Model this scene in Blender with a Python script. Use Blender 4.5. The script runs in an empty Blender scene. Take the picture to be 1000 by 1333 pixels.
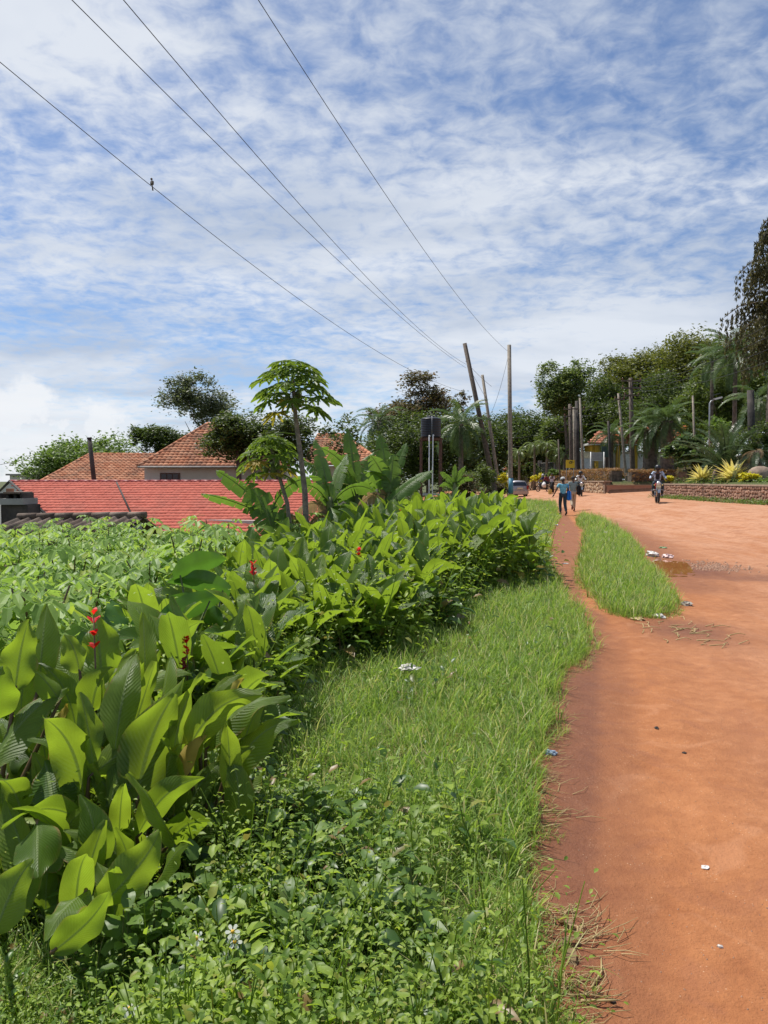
import bpy, bmesh, math, random
import numpy as np
from mathutils import Vector, Matrix, Euler
R = math.radians
rnd = random.Random(7)
rng = np.random.default_rng(7)
scn = bpy.context.scene
C = scn.collection

# ------------------------------------------------------------------ camera, world, sun, exposure
CAMZ, F_PX, PITCH = 1.6, 963.0, math.atan(41.5 / 963.0)
cam_d = bpy.data.cameras.new('camera'); cam = bpy.data.objects.new('camera', cam_d); C.objects.link(cam)
cam.location = (0, 0, CAMZ); cam.rotation_euler = (math.pi / 2 - PITCH, 0, 0)
cam_d.sensor_fit = 'VERTICAL'; cam_d.sensor_height = 36.0; cam_d.lens = 36.0 * F_PX / 1333.0
cam_d.clip_start = 0.05; cam_d.clip_end = 6000
scn.camera = cam

SUN_EL, SUN_AZ = R(64), R(-52)          # azimuth measured from +Y towards +X (so the sun stands ahead on the left)
sun_dir = Vector((math.sin(SUN_AZ) * math.cos(SUN_EL), math.cos(SUN_AZ) * math.cos(SUN_EL), math.sin(SUN_EL)))
sd = bpy.data.lights.new('sun', 'SUN'); sd.energy = 5.0; sd.angle = R(0.55); sd.color = (1.0, 0.955, 0.88)
so = bpy.data.objects.new('sun', sd); C.objects.link(so); so.location = (0, 0, 30)
so.rotation_euler = (-sun_dir).to_track_quat('-Z', 'Y').to_euler()

w = bpy.data.worlds.new('World'); scn.world = w; w.use_nodes = True
nt = w.node_tree; nt.nodes.clear()
def N(nt, typ, **kw):
    n = nt.nodes.new(typ)
    for k, v in kw.items():
        if k == 'ins':
            for a, b in v.items(): n.inputs[a].default_value = b
        else: setattr(n, k, v)
    return n
def L(nt, a, b): nt.links.new(a, b)
def math_n(nt, op, a, b=None, c=None, clamp=False):
    n = nt.nodes.new('ShaderNodeMath'); n.operation = op; n.use_clamp = clamp
    for i, v in enumerate((a, b, c)):
        if v is None: continue
        if isinstance(v, (int, float)): n.inputs[i].default_value = v
        else: nt.links.new(v, n.inputs[i])
    return n.outputs[0]
def noise_n(nt, vec, scale, detail=4, rough=0.55, dist=0.0, out='Fac'):
    n = nt.nodes.new('ShaderNodeTexNoise'); n.inputs['Scale'].default_value = scale
    n.inputs['Detail'].default_value = detail; n.inputs['Roughness'].default_value = rough
    n.inputs['Distortion'].default_value = dist
    if vec is not None: nt.links.new(vec, n.inputs['Vector'])
    return n.outputs[out]
def ramp_n(nt, fac, stops, interp='LINEAR'):
    n = nt.nodes.new('ShaderNodeValToRGB'); cr = n.color_ramp; cr.interpolation = interp
    while len(cr.elements) > 1: cr.elements.remove(cr.elements[-1])
    for i, (p, c) in enumerate(stops):
        e = cr.elements[0] if i == 0 else cr.elements.new(p)
        e.position = p
        e.color = (c, c, c, 1) if isinstance(c, (int, float)) else (*c, 1)
    if fac is not None: nt.links.new(fac, n.inputs[0])
    return n.outputs[0]
def mix_n(nt, fac, a, b, mode='MIX'):
    n = nt.nodes.new('ShaderNodeMix'); n.data_type = 'RGBA'; n.blend_type = mode
    for sock, v in ((n.inputs[0], fac), (n.inputs[6], a), (n.inputs[7], b)):
        if isinstance(v, (int, float)): sock.default_value = v
        elif isinstance(v, tuple): sock.default_value = (*v, 1)
        else: nt.links.new(v, sock)
    return n.outputs[2]

sky = N(nt, 'ShaderNodeTexSky', sky_type='NISHITA', sun_disc=False, sun_elevation=SUN_EL, sun_rotation=SUN_AZ,
        altitude=1100, air_density=1.0, dust_density=0.6, ozone_density=1.6)
tc = N(nt, 'ShaderNodeTexCoord'); sep = N(nt, 'ShaderNodeSeparateXYZ'); L(nt, tc.outputs['Generated'], sep.inputs[0])
zz = math_n(nt, 'ADD', math_n(nt, 'MAXIMUM', sep.outputs[2], 0.0), 0.14)
cx = math_n(nt, 'DIVIDE', sep.outputs[0], zz); cy = math_n(nt, 'DIVIDE', sep.outputs[1], zz)
cv = N(nt, 'ShaderNodeCombineXYZ'); L(nt, cx, cv.inputs[0]); L(nt, cy, cv.inputs[1])
mp = N(nt, 'ShaderNodeMapping'); mp.inputs['Rotation'].default_value = (0, 0, R(28)); mp.inputs['Scale'].default_value = (0.75, 1.15, 1)
mp.inputs['Location'].default_value = (3.4, 1.7, 0); L(nt, cv.outputs[0], mp.inputs[0])
big = noise_n(nt, mp.outputs[0], 0.62, 3, 0.5, 0.3)                 # broad cloud fields
mid = noise_n(nt, mp.outputs[0], 2.6, 9, 0.66, 0.55)                # streaks
cell = noise_n(nt, cv.outputs[0], 13.0, 4, 0.6, 0.35)                 # altocumulus flecks
v1 = math_n(nt, 'ADD', math_n(nt, 'MULTIPLY', big, 0.95), math_n(nt, 'MULTIPLY', mid, 0.48))
v1 = math_n(nt, 'ADD', v1, math_n(nt, 'MULTIPLY', cell, 0.58))
low = math_n(nt, 'MULTIPLY', math_n(nt, 'SUBTRACT', 0.62, sep.outputs[2], clamp=True), 0.30)
v1 = math_n(nt, 'ADD', v1, low)
dv_ = N(nt, 'ShaderNodeVectorMath', operation='DISTANCE'); L(nt, cv.outputs[0], dv_.inputs[0]); dv_.inputs[1].default_value = (-0.62, 1.22, 0)
bank = N(nt, 'ShaderNodeMapRange', interpolation_type='SMOOTHSTEP'); L(nt, dv_.outputs['Value'], bank.inputs[0]); bank.inputs[1].default_value = 0.42; bank.inputs[2].default_value = 0.08
v1 = math_n(nt, 'ADD', v1, math_n(nt, 'MULTIPLY', bank.outputs[0], 0.30))
veil = ramp_n(nt, v1, [(0.80/1.0 - 0.0, 0.0), (1.0, 1.0)])
# remap by hand: the sum runs about 0.75..1.25
amt = N(nt, 'ShaderNodeMapRange', interpolation_type='SMOOTHSTEP'); L(nt, v1, amt.inputs[0])
amt.inputs[1].default_value = 0.87; amt.inputs[2].default_value = 1.28
dens = math_n(nt, 'ADD', math_n(nt, 'MULTIPLY', amt.outputs[0], 0.88), 0.04)
# heap clouds low above the horizon
hv = N(nt, 'ShaderNodeMapping'); hv.inputs['Scale'].default_value = (1, 1, 2.6); L(nt, tc.outputs['Generated'], hv.inputs[0])
hp = noise_n(nt, hv.outputs[0], 4.2, 7, 0.55, 0.2)
hb = N(nt, 'ShaderNodeMapRange', interpolation_type='SMOOTHSTEP'); L(nt, sep.outputs[2], hb.inputs[0])
hb.inputs[1].default_value = 0.17; hb.inputs[2].default_value = 0.02
hm = N(nt, 'ShaderNodeMapRange', interpolation_type='SMOOTHSTEP'); L(nt, hp, hm.inputs[0])
hm.inputs[1].default_value = 0.48; hm.inputs[2].default_value = 0.54
heap = math_n(nt, 'MULTIPLY', math_n(nt, 'MULTIPLY', hm.outputs[0], hb.outputs[0]), 0.85)
shade = noise_n(nt, mp.outputs[0], 1.5, 5, 0.5, 0.4)
ccol = ramp_n(nt, shade, [(0.35, (4.9, 5.6, 6.8)), (0.62, (7.6, 8.0, 8.6))])
skyc = mix_n(nt, 1.0, sky.outputs[0], (0.90, 1.03, 1.20), 'MULTIPLY')
c1 = mix_n(nt, dens, skyc, ccol)
def puff(px_dir, r0_, r1_):
    q = N(nt, 'ShaderNodeVectorMath', operation='DISTANCE'); wob = N(nt, 'ShaderNodeVectorMath', operation='MULTIPLY_ADD')
    nn1 = nt.nodes.new('ShaderNodeTexNoise'); nn1.inputs['Scale'].default_value = 16; nn1.inputs['Detail'].default_value = 6; nn1.inputs['Roughness'].default_value = .6; L(nt, tc.outputs['Generated'], nn1.inputs['Vector'])
    L(nt, nn1.outputs['Color'], wob.inputs[0]); wob.inputs[1].default_value = (.16, .16, .11); L(nt, tc.outputs['Generated'], wob.inputs[2]); L(nt, wob.outputs[0], q.inputs[0])
    q.inputs[1].default_value = tuple(c + o for c, o in zip(px_dir, (.08, .08, .055)))
    m_ = N(nt, 'ShaderNodeMapRange', interpolation_type='SMOOTHSTEP'); L(nt, q.outputs['Value'], m_.inputs[0]); m_.inputs[1].default_value = r1_; m_.inputs[2].default_value = r0_; return m_.outputs[0]
heap = math_n(nt, 'MAXIMUM', heap, math_n(nt, 'MULTIPLY', math_n(nt, 'MAXIMUM', puff((-.445, .89, .085), .03, .055), puff((-.355, .93, .062), .025, .05)), .85))
c2 = mix_n(nt, heap, c1, (8.6, 8.8, 9.1))
bg = N(nt, 'ShaderNodeBackground'); L(nt, c2, bg.inputs[0]); bg.inputs[1].default_value = 0.087
ow = N(nt, 'ShaderNodeOutputWorld'); L(nt, bg.outputs[0], ow.inputs[0])

scn.view_settings.view_transform = 'Standard'; scn.view_settings.look = 'None'
scn.view_settings.exposure = 0.27; scn.view_settings.gamma = 1.0; scn.view_settings.use_curve_mapping = False
scn.render.engine = 'CYCLES'
cy_ = scn.cycles
cy_.max_bounces = 7; cy_.diffuse_bounces = 3; cy_.glossy_bounces = 2; cy_.transmission_bounces = 4; cy_.transparent_max_bounces = 6
cy_.use_denoising = True
cy_.sample_clamp_indirect = 6
scn.render.resolution_x = 768; scn.render.resolution_y = 1024

# ------------------------------------------------------------------ space helpers (photo pixels of 1000 x 1333 -> world metres)
cP, sP = math.cos(PITCH), math.sin(PITCH)
def ray(px, py):
    a = (px - 500.0) / F_PX; b = -(py - 666.5) / F_PX
    return Vector((a, cP + b * sP, -sP + b * cP))
def P(px, py, d):
    r = ray(px, py); k = d / r.y
    return Vector((r.x * k, d, CAMZ + r.z * k))
def sstep(t): 
    t = np.clip(t, 0, 1); return t * t * (3 - 2 * t)
def interp(x, xs, ys): return np.interp(x, xs, ys)
LYX = ([-50, 4, 6, 9, 14, 20, 30, 60, 90], [-2.0, -1.9, -1.5, -0.5, 0.6, 1.6, 4.0, 8.0, 9.0])
def wallx(y): return 15.6 + 0.03 * np.maximum(0, y - 35)
PUD = (5.4, 13.8)
def hgt(x, y, fine=True):
    x = np.asarray(x, float); y = np.asarray(y, float)
    z = 0.6 * sstep((x - 8 - 0.1 * np.maximum(0, y - 35)) / 5) * sstep((y - 8) / 14)
    s = interp(y, *LYX) - x
    z = z - 4.6 * (1 - np.exp(-np.maximum(0, s) ** 1.5 * 0.045))
    z = z + 0.03 * np.sin(x * 1.3 + y * 0.4) * sstep((s + 1) / 3)
    gar = sstep((x - wallx(y) - 0.12) / 0.3)
    drv = sstep((y - 42.2) / 0.3) * sstep((54.2 - y) / 0.3) * sstep((x - 14) / 1.0)
    z = z + gar * (1 - drv) * (0.86 + 0.012 * np.maximum(0, x - 16)) * sstep((110 - y) / 8) + gar * drv * 0.05 * np.clip(x - 15.7, 0, 16)
    if fine:
        q = ((x - PUD[0] - .15) / 1.25) ** 2 + ((y - PUD[1]) / 0.95) ** 2
        z = z - 0.055 * np.exp(-q * 1.6)
        q2 = ((x - 6.3) / 1.1) ** 2 + ((y - 12.2) / 0.55) ** 2
        z = z - 0.03 * np.exp(-q2 ** 2)
    return z
def H(x, y): return float(hgt(x, y))
def G(px, py):
    r = ray(px, py); z = 0.0; p = None
    for _ in range(14):
        t = (z - CAMZ) / r.z; p = Vector((0, 0, CAMZ)) + r * t
        z = 0.5 * z + 0.5 * H(p.x, p.y)
    return Vector((p.x, p.y, H(p.x, p.y)))
def G0(px, py):
    r = ray(px, py); t = -CAMZ / r.z
    return (r.x * t, r.y * t)

# ------------------------------------------------------------------ object helpers
def tag(o, label=None, cat=None, group=None, kind=None):
    if label: o['label'] = label
    if cat: o['category'] = cat
    if group: o['group'] = group
    if kind: o['kind'] = kind
    return o
def empty(name, loc=(0, 0, 0), label=None, cat=None, group=None, rz=0.0):
    o = bpy.data.objects.new(name, None); C.objects.link(o); o.location = loc; o.rotation_euler = (0, 0, rz)
    o.empty_display_size = 0.1
    return tag(o, label, cat, group)
def link(name, me, mat=None, parent=None):
    o = bpy.data.objects.new(name, me); C.objects.link(o)
    if mat is not None and len(me.materials) == 0: me.materials.append(mat)
    if parent is not None: o.parent = parent
    return o
def wlink(name, me, mat, parent):
    """mesh given in world coordinates, parented to an unrotated empty"""
    o = link(name, me, mat, parent)
    if parent is not None:
        o.location = -Vector(parent.location)
    return o
def mesh_np(name, V, Fc, smooth=False, uv=None):
    V = np.asarray(V, np.float32); Fc = np.asarray(Fc, np.int32)
    me = bpy.data.meshes.new(name); k = Fc.shape[1]; m = len(Fc)
    me.vertices.add(len(V)); me.vertices.foreach_set('co', V.ravel())
    me.loops.add(m * k); me.loops.foreach_set('vertex_index', Fc.ravel())
    me.polygons.add(m); me.polygons.foreach_set('loop_start', np.arange(0, m * k, k, dtype=np.int32))
    if smooth: me.polygons.foreach_set('use_smooth', np.ones(m, bool))
    if uv is not None:
        l = me.uv_layers.new(name='UVMap'); l.data.foreach_set('uv', np.asarray(uv, np.float32)[Fc.ravel()].ravel())
    me.update(calc_edges=True)
    return me
def mesh_py(name, V, Fc, smooth=False):
    me = bpy.data.meshes.new(name); me.from_pydata([tuple(v) for v in V], [], Fc); me.update()
    if smooth:
        for p in me.polygons: p.use_smooth = True
    return me
class MB:
    """collects simple shapes and links them as one mesh"""
    def __init__(s): s.v = []; s.f = []; s.sm = []
    def add(s, V, Fc, smooth=False):
        o = len(s.v); s.v += [tuple(v) for v in V]; s.f += [tuple(i + o for i in f) for f in Fc]; s.sm += [smooth] * len(Fc); return s
    def box(s, c, d, rot=None, bev=0.0, taper=1.0):
        x, y, z = d[0] / 2, d[1] / 2, d[2] / 2; t = taper
        if bev <= 0:
            V = [(-x, -y, -z), (x, -y, -z), (x, y, -z), (-x, y, -z), (-x * t, -y * t, z), (x * t, -y * t, z), (x * t, y * t, z), (-x * t, y * t, z)]
            Fc = [(0, 3, 2, 1), (4, 5, 6, 7), (0, 1, 5, 4), (1, 2, 6, 5), (2, 3, 7, 6), (3, 0, 4, 7)]
        else:
            V = []; b = bev
            for zz, q, tt in ((-z, b, 1), (-z + b, 0, 1), (z - b, 0, t), (z, b, t)):
                for sx, sy in ((-1, -1), (1, -1), (1, 1), (-1, 1)):
                    a = (sx * (x * tt - b), sy * (y * tt - q)); bb = (sx * (x * tt - q), sy * (y * tt - b))
                    pr = [a, bb] if sx * sy > 0 else [bb, a]
                    for p in pr: V.append((p[0], p[1], zz))
            Fc = [tuple(range(7, -1, -1)), tuple(range(24, 32))]
            for l in range(3):
                for k in range(8): Fc.append((l * 8 + k, l * 8 + (k + 1) % 8, l * 8 + 8 + (k + 1) % 8, l * 8 + 8 + k))
        M = (rot if rot is not None else Matrix.Identity(3)); c = Vector(c)
        return s.add([M @ Vector(v) + c for v in V], Fc)
    def tube(s, pts, rad, n=8, caps=True, smooth=True):
        pts = [Vector(p) for p in pts]
        if isinstance(rad, (int, float)): rad = [rad] * len(pts)
        V = []; up = Vector((0.13, 0.21, 1)).normalized(); prev = None
        for i, p in enumerate(pts):
            t = (pts[min(i + 1, len(pts) - 1)] - pts[max(i - 1, 0)])
            t = t.normalized() if t.length > 1e-9 else Vector((0, 0, 1))
            if prev is None:
                a = t.cross(up); 
                if a.length < 1e-3: a = t.cross(Vector((1, 0, 0)))
            else: a = prev - t * prev.dot(t)
            a.normalize(); prev = a; b = t.cross(a)
            for k in range(n):
                q = 2 * math.pi * k / n; V.append(p + (a * math.cos(q) + b * math.sin(q)) * rad[i])
        Fc = [(i * n + k, i * n + (k + 1) % n, (i + 1) * n + (k + 1) % n, (i + 1) * n + k) for i in range(len(pts) - 1) for k in range(n)]
        s.add(V, Fc, smooth)
        if caps:
            o = len(s.v) - len(V); s.f += [tuple(o + k for k in range(n - 1, -1, -1)), tuple(o + (len(pts) - 1) * n + k for k in range(n))]; s.sm += [False, False]
        return s
    def lathe(s, prof, c=(0, 0, 0), n=20, axis='z', smooth=True):
        V = []; c = Vector(c)
        for r, z in prof:
            for k in range(n):
                q = 2 * math.pi * k / n; p = (r * math.cos(q), r * math.sin(q), z)
                if axis == 'x': p = (p[2], p[0], p[1])
                elif axis == 'y': p = (p[0], p[2], p[1])
                V.append(c + Vector(p))
        Fc = [(i * n + k, i * n + (k + 1) % n, (i + 1) * n + (k + 1) % n, (i + 1) * n + k) for i in range(len(prof) - 1) for k in range(n)]
        return s.add(V, Fc, smooth)
    def ball(s, c, r, n=10, m=7, rot=None):
        if isinstance(r, (int, float)): r = (r, r, r)
        V = []; c = Vector(c)
        for i in range(m + 1):
            a = math.pi * i / m
            for k in range(n):
                q = 2 * math.pi * k / n; p = Vector((r[0] * math.sin(a) * math.cos(q), r[1] * math.sin(a) * math.sin(q), r[2] * math.cos(a)))
                V.append(c + (rot @ p if rot is not None else p))
        Fc = [(i * n + k, (i + 1) * n + k, (i + 1) * n + (k + 1) % n, i * n + (k + 1) % n) for i in range(m) for k in range(n)]
        return s.add(V, Fc, True)
    def mesh(s, name):
        me = bpy.data.meshes.new(name); me.from_pydata(s.v, [], s.f); me.polygons.foreach_set('use_smooth', s.sm); me.update(); return me
    def build(s, name, mat, parent=None, world=False):
        me = s.mesh(name)
        return wlink(name, me, mat, parent) if world else link(name, me, mat, parent)
def rotm(x=0, y=0, z=0): return Euler((x, y, z)).to_matrix()
def children_of(o): return [c for c in KIDS.get(o.name, [])]
def copy_tree(o, kids, parent=None):
    c = o.copy(); C.objects.link(c); c.parent = parent
    for k, sub in kids:
        copy_tree(k, sub, c)
    return c
def kid_tree(o):
    return [(k, kid_tree(k)) for k in o.children]

# ------------------------------------------------------------------ materials
def mat_new(name):
    m = bpy.data.materials.new(name); m.use_nodes = True; t = m.node_tree
    b = t.nodes['Principled BSDF']; return m, t, b
def simple(name, col, rough=0.7, metal=0.0, var=0.12, scale=6.0, bump=0.0, spec=0.5, bscale=None, dirt=None):
    m, t, b = mat_new(name); tcn = t.nodes.new('ShaderNodeTexCoord')
    nz = noise_n(t, tcn.outputs['Object'], scale, 5, 0.6)
    lo = tuple(max(0, c * (1 - var * 1.6)) for c in col); hi = tuple(min(1, c * (1 + var)) for c in col)
    c = ramp_n(t, nz, [(0.3, lo), (0.7, hi)])
    if dirt:
        nd = noise_n(t, tcn.outputs['Object'], scale * 0.35, 6, 0.65)
        c = mix_n(t, math_n(t, 'MULTIPLY', ramp_n(t, nd, [(0.42, 0.0), (0.68, 1.0)]), dirt[1]), c, dirt[0])
    L(t, c, b.inputs['Base Color']); b.inputs['Roughness'].default_value = rough; b.inputs['Metallic'].default_value = metal
    b.inputs['Specular IOR Level'].default_value = spec
    if bump:
        bn = t.nodes.new('ShaderNodeBump'); bn.inputs['Strength'].default_value = bump; bn.inputs['Distance'].default_value = 0.02
        L(t, noise_n(t, tcn.outputs['Object'], bscale or scale * 5, 5, 0.65), bn.inputs['Height']); L(t, bn.outputs[0], b.inputs['Normal'])
    return m
def leaf_mat(name, c1, c2, tcol, fac=0.4, rough=0.45, island=True, veins=False, dry=None, spec=0.4):
    """foliage: colour runs from c1 to c2 by leaf; light passes through in tcol"""
    m, t, b = mat_new(name)
    geo = t.nodes.new('ShaderNodeNewGeometry'); oi = t.nodes.new('ShaderNodeObjectInfo')
    r = geo.outputs['Random Per Island']
    r2 = math_n(t, 'FRACT', math_n(t, 'ADD', r, math_n(t, 'MULTIPLY', oi.outputs['Random'], 3.7))) if island else oi.outputs['Random']
    stops = [(0.0, c1), (0.85, c2)]
    if dry: stops = [(0.0, c1), (1 - dry[1] - 0.06, c2), (1 - dry[1], dry[0]), (1.0, dry[0])]
    col = ramp_n(t, r2, stops)
    tcn = t.nodes.new('ShaderNodeTexCoord')
    blot = noise_n(t, tcn.outputs['Object'], 9.0, 3, 0.6)
    col = mix_n(t, 1.0, col, ramp_n(t, blot, [(0.3, 0.78), (0.7, 1.12)]), 'MULTIPLY')
    tc2 = mix_n(t, 0.55, tcol, mix_n(t, 1.0, col, (2.6, 2.6, 2.0), 'MULTIPLY'))
    if veins:
        uvn = t.nodes.new('ShaderNodeUVMap'); sp = t.nodes.new('ShaderNodeSeparateXYZ'); L(t, uvn.outputs[0], sp.inputs[0])
        au = math_n(t, 'ABSOLUTE', math_n(t, 'SUBTRACT', math_n(t, 'MULTIPLY', sp.outputs[0], 2.0), 1.0))
        ph = math_n(t, 'SUBTRACT', math_n(t, 'MULTIPLY', sp.outputs[1], 21.0), math_n(t, 'MULTIPLY', au, 5.0))
        ph = math_n(t, 'ADD', ph, math_n(t, 'MULTIPLY', noise_n(t, tcn.outputs['Object'], 12, 2), 0.8))
        vw = math_n(t, 'SINE', math_n(t, 'MULTIPLY', ph, 6.283)); vf = math_n(t, 'SINE', math_n(t, 'MULTIPLY', ph, 25.0))
        rib = ramp_n(t, au, [(0.0, 1.0), (0.05, 0.85), (0.085, 0.0)])
        col = mix_n(t, math_n(t, 'MULTIPLY', ramp_n(t, vw, [(0.0, 0.0), (1.0, 1.0)]), 0.28), col, mix_n(t, 1.0, col, (0.72, 0.74, 0.7), 'MULTIPLY'))
        edge = ramp_n(t, au, [(0.82, 0.0), (0.97, 1.0)])
        blob = ramp_n(t, noise_n(t, tcn.outputs['Object'], 9.0, 4, 0.65), [(0.50, 0.0), (0.62, 1.0)])
        spot = ramp_n(t, noise_n(t, tcn.outputs['Object'], 38.0, 3, 0.6), [(0.70, 0.0), (0.76, 1.0)])
        col = mix_n(t, math_n(t, 'MULTIPLY', spot, 0.6), col, (0.22, 0.14, 0.05))
        col = mix_n(t, math_n(t, 'MULTIPLY', edge, blob), col, (0.28, 0.17, 0.06))
        col = mix_n(t, math_n(t, 'MULTIPLY', rib, 0.65), col, (0.24, 0.33, 0.10))
        tc2 = mix_n(t, math_n(t, 'MULTIPLY', math_n(t, 'MULTIPLY', math_n(t, 'ADD', vf, 1.0), 0.5), 0.18), tc2, mix_n(t, 1.0, tc2, (0.6, 0.6, 0.6), 'MULTIPLY'))
        tc2 = mix_n(t, math_n(t, 'MULTIPLY', rib, 0.7), tc2, (0.06, 0.10, 0.02))
        bn = t.nodes.new('ShaderNodeBump'); bn.inputs['Strength'].default_value = 0.38; bn.inputs['Distance'].default_value = 0.004
        hh = math_n(t, 'ADD', vw, math_n(t, 'MULTIPLY', vf, 0.25)); hh = math_n(t, 'SUBTRACT', hh, math_n(t, 'MULTIPLY', rib, 2.0))
        L(t, hh, bn.inputs['Height']); L(t, bn.outputs[0], b.inputs['Normal'])
    L(t, col, b.inputs['Base Color']); b.inputs['Roughness'].default_value = rough
    b.inputs['Specular IOR Level'].default_value = spec
    tr = t.nodes.new('ShaderNodeBsdfTranslucent'); L(t, tc2, tr.inputs[0])
    mx = t.nodes.new('ShaderNodeMixShader'); mx.inputs[0].default_value = fac
    L(t, b.outputs[0], mx.inputs[1]); L(t, tr.outputs[0], mx.inputs[2])
    L(t, mx.outputs[0], t.nodes['Material Output'].inputs[0])
    return m
def emit_nothing(): pass
M = {}
M['canna'] = leaf_mat('canna_leaf', (0.060, 0.125, 0.016), (0.13, 0.20, 0.026), (0.50, 0.64, 0.02), 0.46, 0.42, island=False, veins=True)
M['canna_far'] = leaf_mat('canna_leaf_small', (0.045, 0.102, 0.016), (0.13, 0.205, 0.026), (0.46, 0.60, 0.025), 0.43, 0.38, island=False, veins=True)
M['stem'] = simple('green_stem', (0.10, 0.13, 0.03), 0.5, var=0.3)
M['stem_red'] = simple('reddish_stem', (0.11, 0.07, 0.03), 0.5, var=0.3)
M['petal_red'] = leaf_mat('red_petal', (0.45, 0.008, 0.008), (0.6, 0.02, 0.015), (0.8, 0.02, 0.02), 0.35, 0.5)
M['petal_dark'] = leaf_mat('dark_red_petal', (0.10, 0.006, 0.01), (0.22, 0.01, 0.015), (0.3, 0.02, 0.02), 0.3, 0.5)
M['petal_white'] = leaf_mat('white_petal', (0.75, 0.75, 0.7), (0.8, 0.8, 0.78), (0.6, 0.6, 0.55), 0.3, 0.5)
M['petal_yellow'] = simple('flower_centre', (0.65, 0.38, 0.02), 0.6)
M['cassava'] = leaf_mat('cassava_leaf', (0.10, 0.19, 0.035), (0.26, 0.38, 0.09), (0.42, 0.58, 0.07), 0.36, 0.5, dry=((0.26, 0.32, 0.04), 0.06), spec=.3)
M['papaya'] = leaf_mat('papaya_leaf', (0.075, 0.135, 0.02), (0.14, 0.21, 0.035), (0.34, 0.46, 0.03), 0.40, 0.5, island=False)
M['papaya_old'] = leaf_mat('yellowing_leaf', (0.24, 0.22, 0.03), (0.35, 0.26, 0.04), (0.5, 0.4, 0.05), 0.38, 0.6, island=False)
M['banana'] = leaf_mat('banana_leaf', (0.055, 0.12, 0.02), (0.10, 0.18, 0.035), (0.28, 0.42, 0.035), 0.38, 0.38, island=False, veins=True)
M['banana_dry'] = leaf_mat('dead_banana_leaf', (0.20, 0.13, 0.07), (0.30, 0.20, 0.11), (0.3, 0.2, 0.1), 0.25, 0.8, island=False)
M['taro'] = leaf_mat('elephant_ear_leaf', (0.035, 0.095, 0.015), (0.055, 0.13, 0.02), (0.16, 0.34, 0.02), 0.36, 0.35, island=False, veins=False)
M['weed'] = leaf_mat('weed_leaf', (0.070, 0.140, 0.014), (0.27, 0.37, 0.05), (0.46, 0.60, 0.03), 0.38, 0.5, dry=((0.24, 0.25, 0.05), 0.03))
M['weed_dark'] = leaf_mat('broad_weed_leaf', (0.07, 0.14, 0.022), (0.14, 0.23, 0.045), (0.32, 0.46, 0.04), 0.36, 0.45, island=False)
M['grass'] = leaf_mat('grass_blade', (0.095, 0.190, 0.024), (0.25, 0.36, 0.065), (0.40, 0.54, 0.06), 0.35, 0.5, dry=((0.44, 0.40, 0.18), 0.12))
M['straw'] = leaf_mat('straw', (0.42, 0.33, 0.15), (0.55, 0.43, 0.22), (0.4, 0.3, 0.12), 0.2, 0.7)
M['bark'] = simple('bark', (0.13, 0.10, 0.075), 0.9, var=0.4, scale=5, bump=0.8)
M['bark_pale'] = simple('pale_bark', (0.22, 0.18, 0.14), 0.85, var=0.35, scale=14, bump=0.6)
M['wood_pole'] = simple('weathered_pole_wood', (0.115, 0.088, 0.068), 0.85, var=0.35, scale=7, bump=0.5)
M['wood_pale'] = simple('pale_pole_wood', (0.27, 0.23, 0.18), 0.85, var=0.3, scale=7, bump=0.5)
M['metal_grey'] = simple('galvanised_metal', (0.35, 0.36, 0.37), 0.45, 0.7)
M['wire'] = simple('wire_metal', (0.03, 0.03, 0.035), 0.5, 0.2)
M['porcelain'] = simple('porcelain', (0.25, 0.12, 0.08), 0.2)
M['rust'] = simple('rusty_steel', (0.12, 0.055, 0.035), 0.8, var=0.4, scale=9, bump=0.3)
M['black_plastic'] = simple('black_plastic', (0.012, 0.014, 0.018), 0.42)
M['pvc'] = simple('white_pvc', (0.72, 0.72, 0.7), 0.4)
M['white_wall'] = simple('whitewashed_wall', (0.58, 0.56, 0.50), 0.85, var=0.08, scale=1.2, bump=0.2, bscale=30, dirt=((0.30, 0.26, 0.20), 0.4))
M['grey_wall'] = simple('grey_render', (0.36, 0.345, 0.32), 0.9, var=0.15, scale=1.5, bump=0.3, bscale=30, dirt=((0.08, 0.07, 0.06), 0.5))
M['cream_wall'] = simple('cream_wall', (0.62, 0.57, 0.42), 0.85, var=0.08, scale=1.2)
M['yellow_paint'] = simple('yellow_paint', (0.58, 0.36, 0.04), 0.7, var=0.1)
M['soot'] = simple('sooty_and_shaded_masonry', (0.03, 0.027, 0.025), 0.9, var=0.5, scale=3, bump=0.6, bscale=25, dirt=((0.15, 0.12, 0.1), 0.5))  # soot on the chimney; painted shade on the wall return
M['window_dark'] = simple('dark_window', (0.02, 0.02, 0.022), 0.15)
M['brown_wood'] = simple('brown_shutter', (0.09, 0.05, 0.035), 0.6)
def tile_mat(name, c1, c2, stain, rough=0.75, sfac=0.6, sscale=0.9):
    m, t, b = mat_new(name); g = t.nodes.new('ShaderNodeNewGeometry'); tcn = t.nodes.new('ShaderNodeTexCoord')
    col = ramp_n(t, g.outputs['Random Per Island'], [(0, c1), (1, c2)])
    nd = noise_n(t, tcn.outputs['Object'], sscale, 7, 0.7)
    col = mix_n(t, math_n(t, 'MULTIPLY', ramp_n(t, nd, [(0.45, 0.0), (0.68, 1.0)]), sfac), col, stain)
    L(t, col, b.inputs['Base Color']); b.inputs['Roughness'].default_value = rough
    return m
M['clay_tile'] = tile_mat('clay_tile', (0.38, 0.13, 0.055), (0.55, 0.26, 0.14), (0.09, 0.07, 0.05), 0.9, 0.75, 1.1)
M['red_tile'] = tile_mat('red_pressed_tile', (0.42, 0.080, 0.045), (0.52, 0.115, 0.070), (0.28, 0.09, 0.06), 0.85, 0.5, 0.9)
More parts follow.
